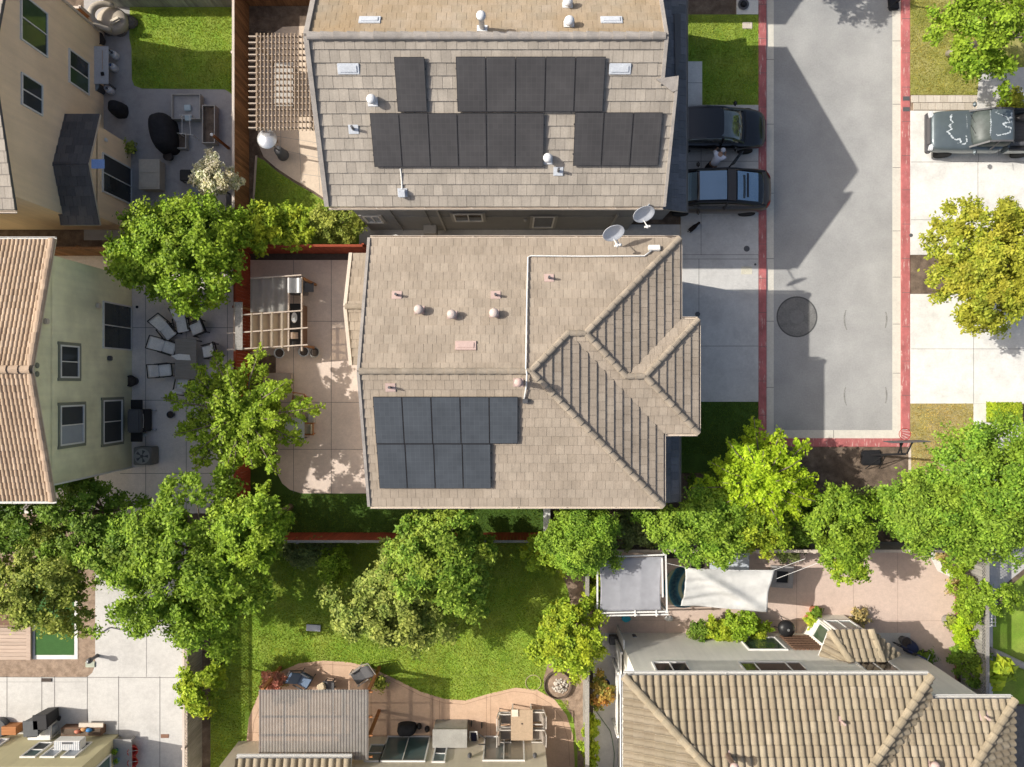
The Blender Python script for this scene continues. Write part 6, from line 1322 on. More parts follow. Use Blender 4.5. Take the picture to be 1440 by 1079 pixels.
# ================================================================ lower left things
def bin_(label, x, y, z, w, mat, rz=0):
    root = thing('wheelie_bin', label, 'bin', tuple(at(x, y, 0))); c = at(x, y, 1.0); m = MB(); M3 = Matrix.Rotation(rz, 3, 'Z')
    m.loft([[c*1.0+M3@V((a*s, b*s, 0))-V((0, 0, c.z-zz)) for a, b in ((-1, -1), (1, -1), (1, 1), (-1, 1))] for s, zz in ((w*.40, .06), (w*.5, .95))]); m.build('body', mat, root, bevel=.02)
    m = MB(); m.obox((c.x, c.y, .985), (w*1.06, w*1.1, .06), rz); m.build('lid', mat, root, bevel=.02); m = MB(); q = M3@V((0, -w*.6, 0)); m.tube([V((c.x, c.y, .95))+q+M3@V((s*w*.35, 0, 0)) for s in (-1, 1)], .02, 6); m.build('handle', black, root)
    for s in (-1, 1): m = MB(); q = M3@V((s*w*.42, -w*.45, 0)); m.lathe((c.x+q.x, c.y+q.y, .1), [(.10, -.03), (.10, .03)], 12, M=M3@Matrix.Rotation(R(90), 3, 'Y')); m.build('wheel', black, root)
    return root
bin_('dark grey wheelie bin standing against the olive wall', 43, 1025, 1, .62, mk('bin_grey', (.10, .105, .11), .5), .06)
bin_('black wheelie bin behind the dark grey one', 56, 1016, 1, .58, mk('bin_black', (.03, .03, .032), .5), .06)
root = thing('plastic_cart', 'white plastic utility cart behind the wheelie bins', 'cart', tuple(at(52, 1030, 0))); c = at(53, 1031, .7); m = MB(); m.box(c.x-.5, c.x+.5, -15.38, -14.75, .5, .62); m.build('tray', trim_w, root, bevel=.02); legs(root, V((c.x, -15.06, 0)), .45, .28, .5, trim_w)
m = MB(); c = at(22, 1022, 0); m.box(c.x-.32, c.x+.32, c.y-.16, c.y+.2, 0, .45); single(m, 'wooden_crate', wood_or, 'small orange wooden crate left of the wheelie bins', 'crate', bevel=.01)
c = at(3, 1020, .0); m = MB(); m.lathe(c, [(.38, 0), (.42, .3), (.38, .34), (.001, .36)], 22); single(m, 'round_tub', lead, 'dark round tub cut by the left edge', 'tub')
m = MB(); c = at(76, 1024, 0); m.lathe(c, [(.20, 0), (.22, .4), (.001, .42)], 16); single(m, 'grey_bucket', vent_b, 'pale grey round bucket between the bins and the planter box', 'bucket')
root = thing('planter_box', 'long brown planter box along the olive wall', 'planter', tuple(at(112, 1026, 0))); a = at(86, 1034, .35); b = at(143, 1019, .35); m = MB(); m.box(a.x, b.x, -15.3, -14.95, 0, .38); m.build('box', wood_dk, root, bevel=.01); m = MB(); m.box(a.x+.04, b.x-.04, -15.26, -14.99, .385, .40); m.build('soil', mulch, root)
m = MB(); a = at(108, 1022, .5); m.box(a.x, a.x+1.05, -14.94, -14.76, .3, .36); single(m, 'shelf_board', trim_b, 'pale board lying on the front of the brown planter box', 'board')
root = thing('wall_unit', 'white ribbed wall unit with a dark slot on the olive wall', 'wall unit', (-18.9, -15.3, 1.2)); q0 = -15.39
m = MB(); m.box(-19.2, -18.1, q0, -14.98, 1.05, 1.5)
m.build('casing', trim_w, root, bevel=.02); m = MB(); m.box(-18.85, -18.4, -15.10, -15.02, 1.501, 1.515); m.build('slot', lead, root)
m = MB()
for k in range(14): m.box(-19.17+k*.078, -19.14+k*.078, q0+.02, -15.0, 1.5, 1.512)
m.build('ribs', pl_grey, root)
for i, (x, y, col, l) in enumerate(((109, 1029, (.5, .18, .12), 'red and white toy bundle on the planter box'), (118, 1026, (.5, .25, .1), 'orange toy on the planter box'), (125, 1027, (.05, .2, .45), 'blue toy on the planter box'))): m = MB(); c = at(x, y, .45); m.lathe(c, [(.08, -.05), (.12, 0), (.07, .08), (.001, .1)], 8, M=Matrix.Diagonal((1.3, .8, 1))); single(m, 'toy', mk('toy_%d_paint' % i, col, .5), l, 'toy', smooth=True)
root = thing('shoe_bench', 'grey garden bench with pots beside the olive house', 'bench', tuple(at(172, 1058, 0))); a = at(158, 1085, .5); b = at(184, 1041, .5); m = MB(); m.box(a.x, b.x, a.y, b.y, .38, .45); m.build('seat', trim_gr, root, bevel=.01); legs(root, V(((a.x+b.x)/2, (a.y+b.y)/2, 0)), .32, .6, .38, trim_gr)
for i, (x, y, mt, l) in enumerate(((164, 1055, mk('green_glaze', (.03, .15, .11), .3), 'green plant pot on the grey garden bench'), (166, 1068, mk('sky_glaze', (.12, .25, .42), .3), 'blue plant pot on the grey garden bench'))):
    c = at(x, y, .45); root = thing('plant_pot', l, 'pot', tuple(c)); m = MB(); m.lathe(c, [(.09, 0), (.12, .16), (.13, .17), (.10, .17), (.001, .14)], 14); m.build('pot', mt, root); n = 160; e = rnd_dir(n); e[:,2] = abs(e[:,2]); leaf_quads('foliage', np.array(c)+np.array([0, 0, .15])+e*.16*RNG.random((n, 1)), e+RNG.normal(0, .4, (n, 3)), np.full(n, .08), RNG.random(n), L_mid, root)
red_m = mk('red_plastic', (.55, .05, .03), .4, .08)
for i, (x, y, l) in enumerate(((188, 1051, 'upper red bucket beside the grey garden bench'), (188, 1066, 'lower red bucket beside the grey garden bench'))):
    c = at(x, y, 0); root = thing('bucket', l, 'bucket', tuple(c)); m = MB(); M4 = Matrix.Rotation(R(25), 3, 'Y'); m.lathe(c+V((0, 0, .05)), [(.14, 0), (.20, .36), (.215, .37), (.19, .37), (.13, .03), (.001, .03)], 20, M=M4); m.build('body', red_m, root, smooth=True); m = MB(); m.tube([c+V((0, 0, .05))+M4@V((.21*math.cos(t), .21*math.sin(t)*.4, .37+.12*math.sin(t))) for t in [math.pi*k/10 for k in range(11)]], .008, 5); m.build('handle', steel, root)
pot('black pot below the red buckets', 187, 1078, .2, .35, black)
c = at(137, 922, 0); root = thing('bollard_lamp', 'short dark garden lamp at the edge of the bark bed', 'lamp', tuple(c)); m = MB(); m.lathe(c, [(.09, 0), (.07, .1), (.07, .5), (.12, .52), (.12, .66), (.05, .72), (.001, .73)], 14); m.build('lamp_body', lead, root, smooth=True); m = MB(); m.lathe(c+V((0, 0, .73)), [(.03, 0), (.03, .03), (.001, .035)], 8); m.build('cap', steel, root)
m = MB(); c = at(128, 934, 0); m.box(c.x-.22, c.x+.2, c.y-.13, c.y+.13, 0, .06); single(m, 'valve_box', mk('pale_green_lid', (.42, .45, .36), .7), 'pale green valve box lid in the bark bed', 'utility box', bevel=.02)
m = MB(); m.tube([at(140, 891, .05), at(154, 882.5, .05), at(182, 888, .05)], .022, 6); single(m, 'hose_pipe', lead, 'dark bent pipe lying on the white concrete pad', 'pipe')
m = MB(); p = at(232, 1035, 0); m.box(p.x-.17, p.x+.17, p.y-.08, p.y+.08, .01, .03); single(m, 'drain_grate', mk('rusty_grate', (.22, .12, .08), .8), 'small rusty drain grate in the lower left driveway', 'drain')
m = MB(); p = at(66, 956, 0); m.box(p.x-.22, p.x+.22, p.y-.07, p.y+.07, .01, .05); single(m, 'kerb_drain', soil_dark, 'dark drain notch in the driveway edge by the bark bed', 'drain')
root = thing('play_house', 'brown timber bench structure on the deck under the olive tree', 'bench', tuple(at(10, 850, 0))); a = at(-12, 880, .5); b = at(24, 860, .5); m = MB(); m.box(a.x, b.x, a.y, b.y, .4, .46); m.build('seat', wood_dk, root); legs(root, V(((a.x+b.x)/2, (a.y+b.y)/2, 0)), .5, .25, .4, wood_dk)
# ================================================================ street side things
c = at(1045, 7, .1); root = thing('water_meter', 'dark round meter pot on the pale concrete pad at the top', 'meter', tuple(c)); m = MB(); m.lathe(c, [(.22, 0), (.24, .06), (.15, .07), (.14, .02), (.001, .02)], 20); m.build('ring', lead, root); m = MB(); m.lathe(c, [(.12, .02), (.10, .12), (.001, .14)], 14); m.build('gauge', black, root)
m = MB(); p = at(1051, 36, .1); m.box(p.x-.22, p.x+.22, p.y-.15, p.y+.15, .06, .12); single(m, 'valve_box', trim_b, 'cream valve box lid in the front lawn above the black car', 'utility box', bevel=.02)
m = MB(); p = at(1050, 380.5, .1); m.box(p.x-.24, p.x+.24, p.y-.17, p.y+.17, KT-.01, KT+.012); single(m, 'meter_lid', mk('cream_lid', (.62, .58, .46), .7), 'cream meter lid set in the sunlit driveway strip', 'utility box', bevel=.005)
for x, y, r, l in ((1050, 350, .13, 'dark round cleanout cover in the shaded driveway'), (981, 442, .11, 'black round drain cap at the garage corner of the beige house'), (1062, 372, .05, 'tiny cap near the cream meter lid')): p = at(x, y, .1); m = MB(); m.lathe((p.x, p.y, KT), [(r, 0), (r, .012), (.001, .016)], 18); single(m, 'drain_cover', lead, l, 'drain')
m = MB(); p = at(1281, 331, .1); m.lathe((p.x, p.y, KT), [(.08, 0), (.08, .012), (.001, .016)], 14); single(m, 'drain_cover', lead, 'small grey cover beside the kerb under the mustard tree', 'drain')
def hoop(label, bx, by, rz, scale=1.0, back_w=1.5):
    c = at(bx, by, .1); c.z = .0; root = thing('basketball_hoop', label, 'basketball hoop', tuple(c), rz, None, world=False); root.scale = (scale,)*3
    m = MB(); m.box(-.75, -.1, -.42, .42, 0, .22); m.build('base', black, root, bevel=.06)
    m = MB(); m.bar((-.3, 0, .15), (0, 0, 2.9), .09); m.bar((-.9, .3, .2), (-.15, .03, 1.4), .03); m.bar((-.9, -.3, .2), (-.15, -.03, 1.4), .03); m.build('pole', black, root)
    m = MB(); m.bar((0, .1, 2.85), (.5, .25, 3.05), .05); m.bar((0, -.1, 2.85), (.5, -.25, 3.05), .05); m.bar((0, 0, 2.4), (.5, 0, 2.8), .05); m.build('arm', black, root)
    m = MB(); m.box(.5, .535, -back_w/2, back_w/2, 2.7, 3.45); m.build('backboard', lead, root, bevel=.01)
    m = MB(); m.tube([(.80+.23*math.cos(t), .23*math.sin(t), 2.95) for t in [2*math.pi*k/28 for k in range(28)]], .014, 6, close=True); m.build('rim', mk('rim_red', (.35, .04, .03), .5), root)
    m = MB()
    for k in range(10): a = 2*math.pi*k/10; m.tube([(.80+.22*math.cos(a), .22*math.sin(a), 2.94), (.80+.14*math.cos(a+.3), .14*math.sin(a+.3), 2.55)], .006, 4)
    m.build('net', trim_w, root); return root
hoop('portable basketball hoop with a thin dark backboard at the lower right kerb corner', 1224, 630, R(92))
hoop('portable basketball hoop at the top edge beside the red kerb', 1266, 4, R(5), .68)
# satellite dishes
def dish(label, base, head, aim, r=.36, arm=.45):
    base = V(base); head = V(head); aim = V(aim).normalized(); root = thing('satellite_dish', label, 'satellite dish', tuple(base))
    q = aim.to_track_quat('Z', 'Y').to_matrix(); m = MB(); prof = [(.001, 0), (r*.4, .012), (r*.75, .045), (r, .09), (r*1.03, .09), (r*1.03, .075), (r*.75, .03), (r*.4, -.005), (.001, -.02)]
    m.lathe(head, prof, 30, M=q@Matrix.Diagonal((1.0, .88, 1))); m.build('reflector', dish_m, root, smooth=True)
    m = MB(); m.tube([base, base+V((0, 0, .15)), head-aim*.03], .025, 8); m.obox(base, (.18, .18, .02)); m.build('mast', vent_b, root)
    dn = (q@V((0, -1, 0))); dn = dn if dn.z < 0 else -dn; e = head+aim*.42+dn*r*.75
    m = MB(); m.tube([head+dn*r*.8, e], .018, 6); m.build('arm', trim_w, root); m = MB(); m.lathe(e, [(.03, -.08), (.05, 0), (.04, .06), (.001, .07)], 10, M=q); m.obox(e, (.2, .06, .07), R(10)); m.build('receiver', trim_w, root); return root
b1 = mN.px(870, 346, .02); dish('satellite dish on the eave of the beige roof between the two middle houses', b1, at(862, 326, b1.z+.75), (.25, -.9, .75), .38)
dish('satellite dish hanging at the lower right eave of the grey beige roof', tS.px(912, 289, .02), at(904.5, 299.5, 6.6), (.25, -.9, .75), .38)
# ================================================================ vehicles (built nose towards +x)
def paint(name, col, metal=.3, rough=.22):
    if name in MATS: return MATS[name]
    t = NT(name); c = t.val(t.mix(1.0, col, (1, 1, 1), 'MULTIPLY'), t.noise(2.5), .9, 1.08); t.b.inputs['Coat Weight'].default_value = .7; t.b.inputs['Coat Roughness'].default_value = .05
    MATS[name] = t.done(c, rough+.1, metal, .5); return MATS[name]
tyre_m = mk('tyre_rubber', (.02, .02, .021), .85, .1); rim_m = mk('alloy_rim', (.30, .31, .32), .35, .08, metal=.7)
lamp_m = mk('headlamp_glass', (.60, .62, .64), .1, .2, 6, spec=.6); tail_m = mk('tail_lamp', (.35, .02, .02), .2)
def wheel(root, x, y, r, w=.22):
    M = Matrix.Rotation(R(90), 3, 'X'); m = MB(); m.lathe((x, y, r), [(r*.62, -w/2), (r*.9, -w/2), (r, -w/2+.04), (r, w/2-.04), (r*.9, w/2), (r*.62, w/2)], 26, M=M); o = m.build('wheel', tyre_m, root, smooth=True)
    m = MB(); s = 1 if y > 0 else -1; m.lathe((x, y, r), [(.001, w/2-.02), (r*.2, w/2-.015), (r*.22, w/2-.05), (r*.62, w/2-.03), (r*.63, -w/2+.03), (.001, -w/2+.03)], 22, M=M); m.build('rim', rim_m, o)
def body_loft(st, nseg=5):
    """st: (x, half width, z bottom, z shoulder, z deck edge, z deck centre)"""
    rings = []
    for x, w, zb, zs, zd, zc in st:
        h = [(0, zb), (w*.8, zb), (w*.97, zb+.12), (w, (zb+zs)/2+.05), (w*.985, zs), (w*.90, zd), (w*.5, (zd+zc)/2+.006), (0, zc)]
        rings.append([V((x, y, z)) for y, z in h] + [V((x, -y, z)) for y, z in h[-2:0:-1]])
    return rings
def cabin_loft(st):
    """st: (x, half width low, z low, half width top, z top)"""
    rings = []
    for x, wl, zl, wt, zt_ in st:
        h = [(wl, zl), ((wl+wt)/2+.03, (zl+zt_)/2), (wt, zt_), (wt*.5, zt_+.02), (0, zt_+.028)]
        rings.append([V((x, y, z)) for y, z in h] + [V((x, -y, z)) for y, z in h[-2::-1]])
    return rings
def sheet_of(rings, idx, lift):      # panel following part of a loft
    m = MB(); rows = [[r[k]+V((0, 0, lift)) for k in idx] for r in rings]; n = len(idx); vs = [v for r in rows for v in r]
    m.add(vs, [(i*n+k, i*n+k+1, (i+1)*n+k+1, (i+1)*n+k) for i in range(len(rows)-1) for k in range(n-1)]); return m
def vehicle(label, cat, loc, rz, pm, st, cab, roof_rng, wheels, wr, name='parked_car', glassm=None, roofm=None, mirrors=None, lights=()):
    root = thing(name, label, cat, loc, rz, None, world=False)
    m = MB(); m.loft(body_loft(st)); m.build('body', pm, root, smooth=True, sub=2)
    if cab:
        cr = cabin_loft(cab); m = MB(); m.loft(cr); m.build('windows', glassm or glass, root, smooth=True, sub=1)
        a, b = roof_rng; m = sheet_of(cr[a:b], range(2, 7), .012); m.build('roof_panel', roofm or pm, root, smooth=True, fixn=False, sub=1)
        for s in (0, 1):                 # pillars
            m = MB()
            for i in range(len(cr)-1):
                k = 2 if s == 0 else 6; m.bar(cr[i][k]+V((0, 0, .008)), cr[i+1][k]+V((0, 0, .008)), .07, .03)
            m.build('pillar', black if pm is brz else lead if pm is tl_ else pm, root)
        i = len(cr)//2
        for a_, b_, o_ in ((0, 2, .012), (8, 6, -.012)): m = MB(); m.bar(cr[i][a_]+V((0, o_, 0)), cr[i][b_]+V((0, o_, 0)), .07, .03); m.build('pillar', black if pm is brz else lead if pm is tl_ else pm, root)
    for x, y in wheels: wheel(root, x, y, wr)
    for (x, y, z) in mirrors or (): m = MB(); s = 1 if y > 0 else -1; m.obox((x, y+s*.08, z), (.14, .22, .14)); m.build('mirror', pm, root, bevel=.045, smooth=True)
    return root
blk = paint('black_paint', (.012, .013, .016), .2, .15); brz = paint('bronze_paint', (.075, .06, .048), .4, .25); tl_ = paint('teal_paint', (.125, .155, .17), .35, .35)
# black hatchback
car = vehicle('shiny black car parked nose to the street in the shaded driveway', 'car', (8.72, 10.93, KT), 0, blk,
  [(-2.15, .66, .45, .75, .92, .95), (-2.02, .84, .25, .80, .98, 1.0), (-1.3, .89, .22, .82, .98, 1.0), (.0, .90, .22, .80, .95, .98), (.85, .90, .22, .78, .93, .98), (1.25, .88, .22, .74, .88, .94), (1.75, .84, .24, .68, .78, .85), (2.05, .74, .27, .60, .66, .72), (2.22, .52, .32, .50, .54, .57)],
  [(-2.0, .74, .95, .62, 1.0), (-1.5, .80, .95, .64, 1.32), (-.6, .82, .95, .66, 1.47), (.15, .82, .94, .64, 1.44), (.62, .80, .93, .62, 1.22), (1.14, .78, .90, .70, .93)], (1, 4), [(-1.32, .80), (-1.32, -.80), (1.38, .80), (1.38, -.80)], .32, glassm=mk('mirror_glass', (.20, .21, .20), .05, .2, 2, 9, 0, metal=.7, spec=.8), mirrors=[(.75, .88, 1.0), (.75, -.88, 1.0)])
for s in (-1, 1): m = MB(); m.slab([(2.0, s*.42, .66), (1.55, s*.70, .78), (1.62, s*.80, .70), (2.03, s*.66, .58)], (0, 0, .03)); m.build('headlight', lamp_m, car, bevel=.012)
m = MB(); m.obox((2.2, 0, .42), (.06, .9, .12)); m.build('grille', black, car)
m = MB(); m.tube([(1.18, -.7, .955), (1.22, 0, .985), (1.18, .7, .955)], .012, 6); m.build('wiper', black, car)
SUVCAB = [(1.75, .80, 1.0, .74, 1.03), (.98, .86, 1.02, .69, 1.50), (.92, .86, 1.02, .69, 1.53), (-.2, .87, 1.05, .70, 1.64), (-.26, .87, 1.05, .70, 1.64), (-.62, .87, 1.07, .70, 1.60), (-.70, .86, 1.07, .70, 1.57), (-1.66, .82, 1.10, .70, 1.22), (-1.98, .78, 1.10, .72, 1.13)]
# bronze crossover, tail to the street
suv = vehicle('dark bronze car with a glass roof, parked tail to the street', 'car', (8.72, 8.25, KT), math.pi, brz,
  [(2.3, .60, .40, .60, .72, .75), (2.1, .82, .28, .66, .82, .86), (1.2, .93, .24, .78, 1.0, 1.05), (.3, .95, .24, .86, 1.05, 1.08), (-.9, .95, .24, .90, 1.08, 1.12), (-1.6, .93, .26, .92, 1.10, 1.14), (-2.0, .88, .30, .92, 1.06, 1.13), (-2.22, .76, .38, .85, .98, 1.03), (-2.34, .58, .48, .75, .86, .9)],
  SUVCAB, (1, 2), [(-1.44, .84), (-1.44, -.84), (1.44, .84), (1.44, -.84)], .36, mirrors=[(.85, .93, 1.12), (.85, -.93, 1.12)], glassm=blk)
skyg = mk('sky_glass', (.30, .40, .48), .06, .1, 1, 9, 0, metal=.75, spec=.8)  # pale blue base paints the sky's reflection into the glass
def pane_between(x0, x1, wid, name, mt):
    def zt_(x):
        for a, b in zip(SUVCAB, SUVCAB[1:]):
            if b[0] <= x <= a[0]: return a[4]+(b[4]-a[4])*(a[0]-x)/(a[0]-b[0])
        return 1.1
    m = MB(); n = 8; vs = []
    for i in range(n+1):
        x = x0+(x1-x0)*i/n
        for j in range(7): y = -wid+2*wid*j/6; vs.append((x, y, zt_(x)+.035+.028*(1-(y/.7)**2)))
    m.add(vs, [(i*7+j, i*7+j+1, (i+1)*7+j+1, (i+1)*7+j) for i in range(n) for j in range(6)]); return m.build(name, mt, suv, smooth=True)
pane_between(.90, -.20, .60, 'glass_roof', skyg); pane_between(-.66, -1.64, .60, 'rear_window', skyg); pane_between(1.70, 1.0, .58, 'windscreen', skyg)
pane_between(-.24, -.60, .64, 'roof_band', brz)
m = MB(); m.slab([(-1.05, -.5, 1.60), (-1.05, .5, 1.60), (-1.14, .5, 1.575), (-1.14, -.5, 1.575)], (0, 0, .03)); m.build('spoiler', blk, suv)
for s in (-1, 1): m = MB(); m.slab([(-2.12, s*.62, 1.02), (-2.26, s*.45, .98), (-2.24, s*.62, .9), (-2.08, s*.82, .92)], (0, 0, .04)); m.build('tail_light', tail_m, suv, bevel=.01)
m = MB(); m.slab([(-.50, -.96, .5), (-.50, -.99, 1.05), (-1.0, -1.62, 1.05), (-1.0, -1.59, .5)], (-.05, .04, 0)); od = m.build('rear_door', blk, suv, bevel=.01)
m = MB(); m.slab([(-.55, -1.0, 1.08), (-.60, -.98, 1.36), (-.98, -1.52, 1.34), (-.99, -1.58, 1.08)], (-.03, .02, 0)); m.build('pane', glass, od)
# pickup
trk = vehicle('weathered grey blue pickup truck with peeling white paint on hood and cab', 'pickup truck', (20.36, 10.76, KT), math.pi, tl_,
  [(2.55, .62, .45, .80, .93, .95), (2.42, .84, .40, .86, 1.0, 1.03), (1.9, .88, .38, .90, 1.06, 1.10), (1.1, .90, .38, .92, 1.08, 1.13), (.9, .90, .38, .92, 1.08, 1.12), (-.3, .90, .38, .92, 1.06, 1.08), (-.62, .89, .38, .92, 1.05, 1.06)],
  [(1.02, .80, 1.06, .76, 1.10), (.48, .83, 1.06, .68, 1.62), (.1, .84, 1.06, .68, 1.67), (-.45, .84, 1.06, .67, 1.65), (-.60, .82, 1.06, .70, 1.50)], (1, 5), [(1.72, .80), (1.72, -.80), (-1.62, .80), (-1.62, -.80)], .36, name='pickup_truck', mirrors=[(.85, .93, 1.2), (.85, -.93, 1.2)], glassm=mk('dusty_glass', (.08, .095, .09), .35, .4, 2.5, 9, 0, spec=.15))
m = MB()     # load bed as an open box
m.box(-2.75, -.66, -.86, .86, .55, .66); m.box(-2.75, -.66, .78, .90, .66, 1.06); m.box(-2.75, -.66, -.90, -.78, .66, 1.06); m.box(-.74, -.64, -.78, .78, .66, 1.06); m.box(-2.80, -2.70, -.78, .78, .66, 1.05)
m.build('load_bed', tl_, trk, bevel=.015)
m = MB()
m.box(-2.69, -.75, -.775, .775, .662, .675)
for k in range(11): m.box(-2.69, -.75, -.74+k*.14, -.69+k*.14, .675, .69)
m.build('bed_liner', mk('bed_liner_plastic', (.10, .095, .09), .7, .15, 4), trk)
m = MB()
for s in (-1, 1): m.box(-2.72, -.66, s*.84-.07, s*.84+.07, 1.062, 1.085)
m.build('bed_rail', black, trk, bevel=.01)
for s in (-1, 1): m = MB(); m.lathe((-1.62, s*.62, .66), [(.38, -.16), (.38, .10), (.30, .14), (.001, .15)], 18, M=Matrix.Rotation(R(90), 3, 'X')@Matrix.Diagonal((1, .7, 1))); m.build('wheel_arch', mk('bed_liner_plastic', (.1, .1, .1)), trk, smooth=True)
m = MB(); m.obox((2.47, 0, .58), (.22, 1.72, .26)); m.build('bumper', mk('grey_bumper', (.085, .085, .09), .6), trk, bevel=.05)
m = MB(); m.obox((2.56, 0, .82), (.06, 1.1, .2)); m.build('grille', lead, trk, bevel=.01)
for s in (-1, 1): m = MB(); m.obox((2.50, s*.70, .85), (.14, .26, .18), -s*.25); m.build('headlight', lamp_m, trk, bevel=.02)
m = MB()
for y, z in ((-.6, 1.17), (-.15, 1.19)): m.tube([(.98, y, z-.04), (.86, y+.4, z+.09)], .012, 5)
m.build('wiper', black, trk)
m = MB(); m.tube([(-.15, .86, 1.2), (-.15, 1.15, 1.22)], .01, 5); m.build('antenna', black, trk)
m = MB(); m.tube([(-.68, .62, 1.0), (-2.0, .55, .95)], [.08, .13], 10); m.build('rolled_mat', lead, trk)
# peeling clear coat: irregular thin flakes lying on the panels
peel = mk('peeled_paint', (.50, .55, .58), .7, .1, 8)
def flakes(zf, path, w, name):
    m = MB()
    for i in range(len(path)-1):
        a, b = V((*path[i], 0)), V((*path[i+1], 0)); n = max(2, int((b-a).length/.035))
        for k in range(n):
            p = a.lerp(b, k/n); r = w*random.uniform(.6, 2.2); q = 7; t0 = random.random()*6
            ring_ = [(p.x+random.uniform(-.02, .02)+r*random.uniform(.6, 1.2)*math.cos(t0+6.283*j/q), p.y+r*random.uniform(.6, 1.2)*math.sin(t0+6.283*j/q)) for j in range(q)]
            m.add([(x, y, zf(x, y)) for x, y in ring_], [list(range(q))])
    return m.build(name, peel, trk, fixn=False)
def surf_z(o, default):
    bpy.context.view_layer.update(); dg = bpy.context.evaluated_depsgraph_get(); e = o.evaluated_get(dg)
    cache = {}
    def f(x, y):
        ok, loc, n, i = e.ray_cast(V((x, y, 3)), V((0, 0, -1)))
        return (loc.z if ok else default)+.006
    return f
bo = [c_ for c_ in trk.children if c_.name.startswith('body')][0]; ro = [c_ for c_ in trk.children if c_.name.startswith('roof_panel')][0]
zf = surf_z(bo, 1.1); zr_ = surf_z(ro, 1.66)
flakes(zf, [(1.75, -.62), (1.80, -.42), (1.70, -.28), (1.86, -.14), (1.74, -.02), (1.92, .10), (1.82, .22), (1.72, .36), (1.58, .46), (1.42, .40), (1.36, .56), (1.52, .60)], .022, 'peeled_paint'); flakes(zf, [(1.16, .30), (1.12, .5), (1.2, .62), (1.34, .64)], .02, 'peeled_paint'); flakes(zf, [(1.14, -.62), (1.12, 0)], .008, 'peeled_paint')
flakes(zr_, [(.50, -.56), (.47, 0), (.50, .50)], .016, 'peeled_paint'); flakes(zr_, [(-.40, -.50), (-.38, -.3), (-.22, -.22), (-.30, -.08), (.0, -.02), (-.12, .1), (-.36, .14), (-.3, .34), (-.12, .40), (.18, .46), (.28, .40)], .024, 'peeled_paint'); flakes(zr_, [(.22, -.55), (.3, -.5), (-.36, -.2), (-.44, .06)], .012, 'peeled_paint')
# ================================================================ person and dog
def skin(name, pts, edges, mat, parent, sub=2):
    """pts: (x, y, z, rx, ry); edges index pairs; root is vertex 0"""
    me = bpy.data.meshes.new(name); me.from_pydata([p[:3] for p in pts], edges, []); o = link_mesh(name, me, mat, parent)
    md = o.modifiers.new('skin', 'SKIN'); md.use_smooth_shade = True
    for i, p in enumerate(pts): sv = me.skin_vertices[0].data[i]; sv.radius = (p[3], p[4] if len(p) > 4 else p[3]); sv.use_root = (i == 0)
    s = o.modifiers.new('sub', 'SUBSURF'); s.levels = sub; s.render_levels = sub; return o
skin_m = mk('skin', (.42, .25, .17), .55, .06); hair_m = mk('dark_hair', (.025, .018, .014), .6, .2, 30); shirt_m = mk('white_shirt', (.68, .69, .74), .85, .06, 6); trou_m = mk('black_trousers', (.018, .018, .022), .85, .1)
pc = V((8.58, 9.36, 0)); per = thing('person', 'person in white shirt, pale cap and black trousers bending forward beside the bronze car', 'person', (pc.x, pc.y, KT), R(58), None, world=False)
# faces local +x, bending forward over the feet
B = [(-.10, 0, .90, .14, .11), (-.02, 0, 1.08, .15, .11), (.14, 0, 1.24, .17, .12), (.28, 0, 1.34, .12, .10), (.36, 0, 1.38, .055, .055), (.44, 0, 1.40, .07, .08), (.50, 0, 1.40, .085, .095), (.53, 0, 1.34, .06, .07),
     (-.08, .10, .84, .10), (-.02, .12, .48, .062), (-.06, .12, .09, .045), (.10, .13, .04, .038), (-.08, -.10, .84, .10), (.06, -.12, .48, .062), (.02, -.12, .09, .045), (.18, -.13, .04, .038),
     (.27, .20, 1.31, .065), (.38, .27, 1.07, .048), (.56, .22, .94, .034), (.27, -.20, 1.31, .065), (.40, -.27, 1.08, .048), (.58, -.20, .96, .034), (.63, .21, .91, .036, .022), (.65, -.19, .93, .036, .022)]
Ed = [(0, 1), (1, 2), (2, 3), (3, 4), (4, 5), (5, 6), (6, 7), (0, 8), (8, 9), (9, 10), (10, 11), (0, 12), (12, 13), (13, 14), (14, 15), (3, 16), (16, 17), (17, 18), (18, 22), (3, 19), (19, 20), (20, 21), (21, 23)]
nb = len(B)
body = skin('body', B, Ed, skin_m, per)
for hx, hy, hz_, s in ((.66, .21, .895, 1), (.68, -.19, .915, -1)):
    for k, (ln, dy) in enumerate(((.062, -.026), (.072, -.009), (.068, .009), (.054, .026))): skin('finger', [(hx-.02, hy+dy, hz_+.004, .009), (hx+ln*.5, hy+dy*1.15, hz_-.006, .0085), (hx+ln*.85, hy+dy*1.2, hz_-.03, .007)], [(0, 1), (1, 2)], skin_m, per, 1)
    skin('thumb', [(hx-.04, hy-s*.03, hz_, .011), (hx, hy-s*.055, hz_-.01, .009), (hx+.03, hy-s*.06, hz_-.025, .008)], [(0, 1), (1, 2)], skin_m, per, 1)
skin('shirt', [(-.08, 0, .93, .165, .13), (-.01, 0, 1.08, .172, .128), (.14, 0, 1.25, .20, .15), (.29, 0, 1.355, .175, .145), (.27, .20, 1.325, .10), (.35, .255, 1.15, .076), (.27, -.20, 1.325, .10), (.36, -.255, 1.16, .076)], [(0, 1), (1, 2), (2, 3), (3, 4), (4, 5), (3, 6), (6, 7)], shirt_m, per)
skin('trousers', [(-.10, 0, .90, .155, .125), (-.08, .10, .82, .118), (-.02, .12, .48, .082), (-.06, .12, .10, .068), (-.08, -.10, .82, .118), (.06, -.12, .48, .082), (.02, -.12, .10, .068)], [(0, 1), (1, 2), (2, 3), (0, 4), (4, 5), (5, 6)], trou_m, per)
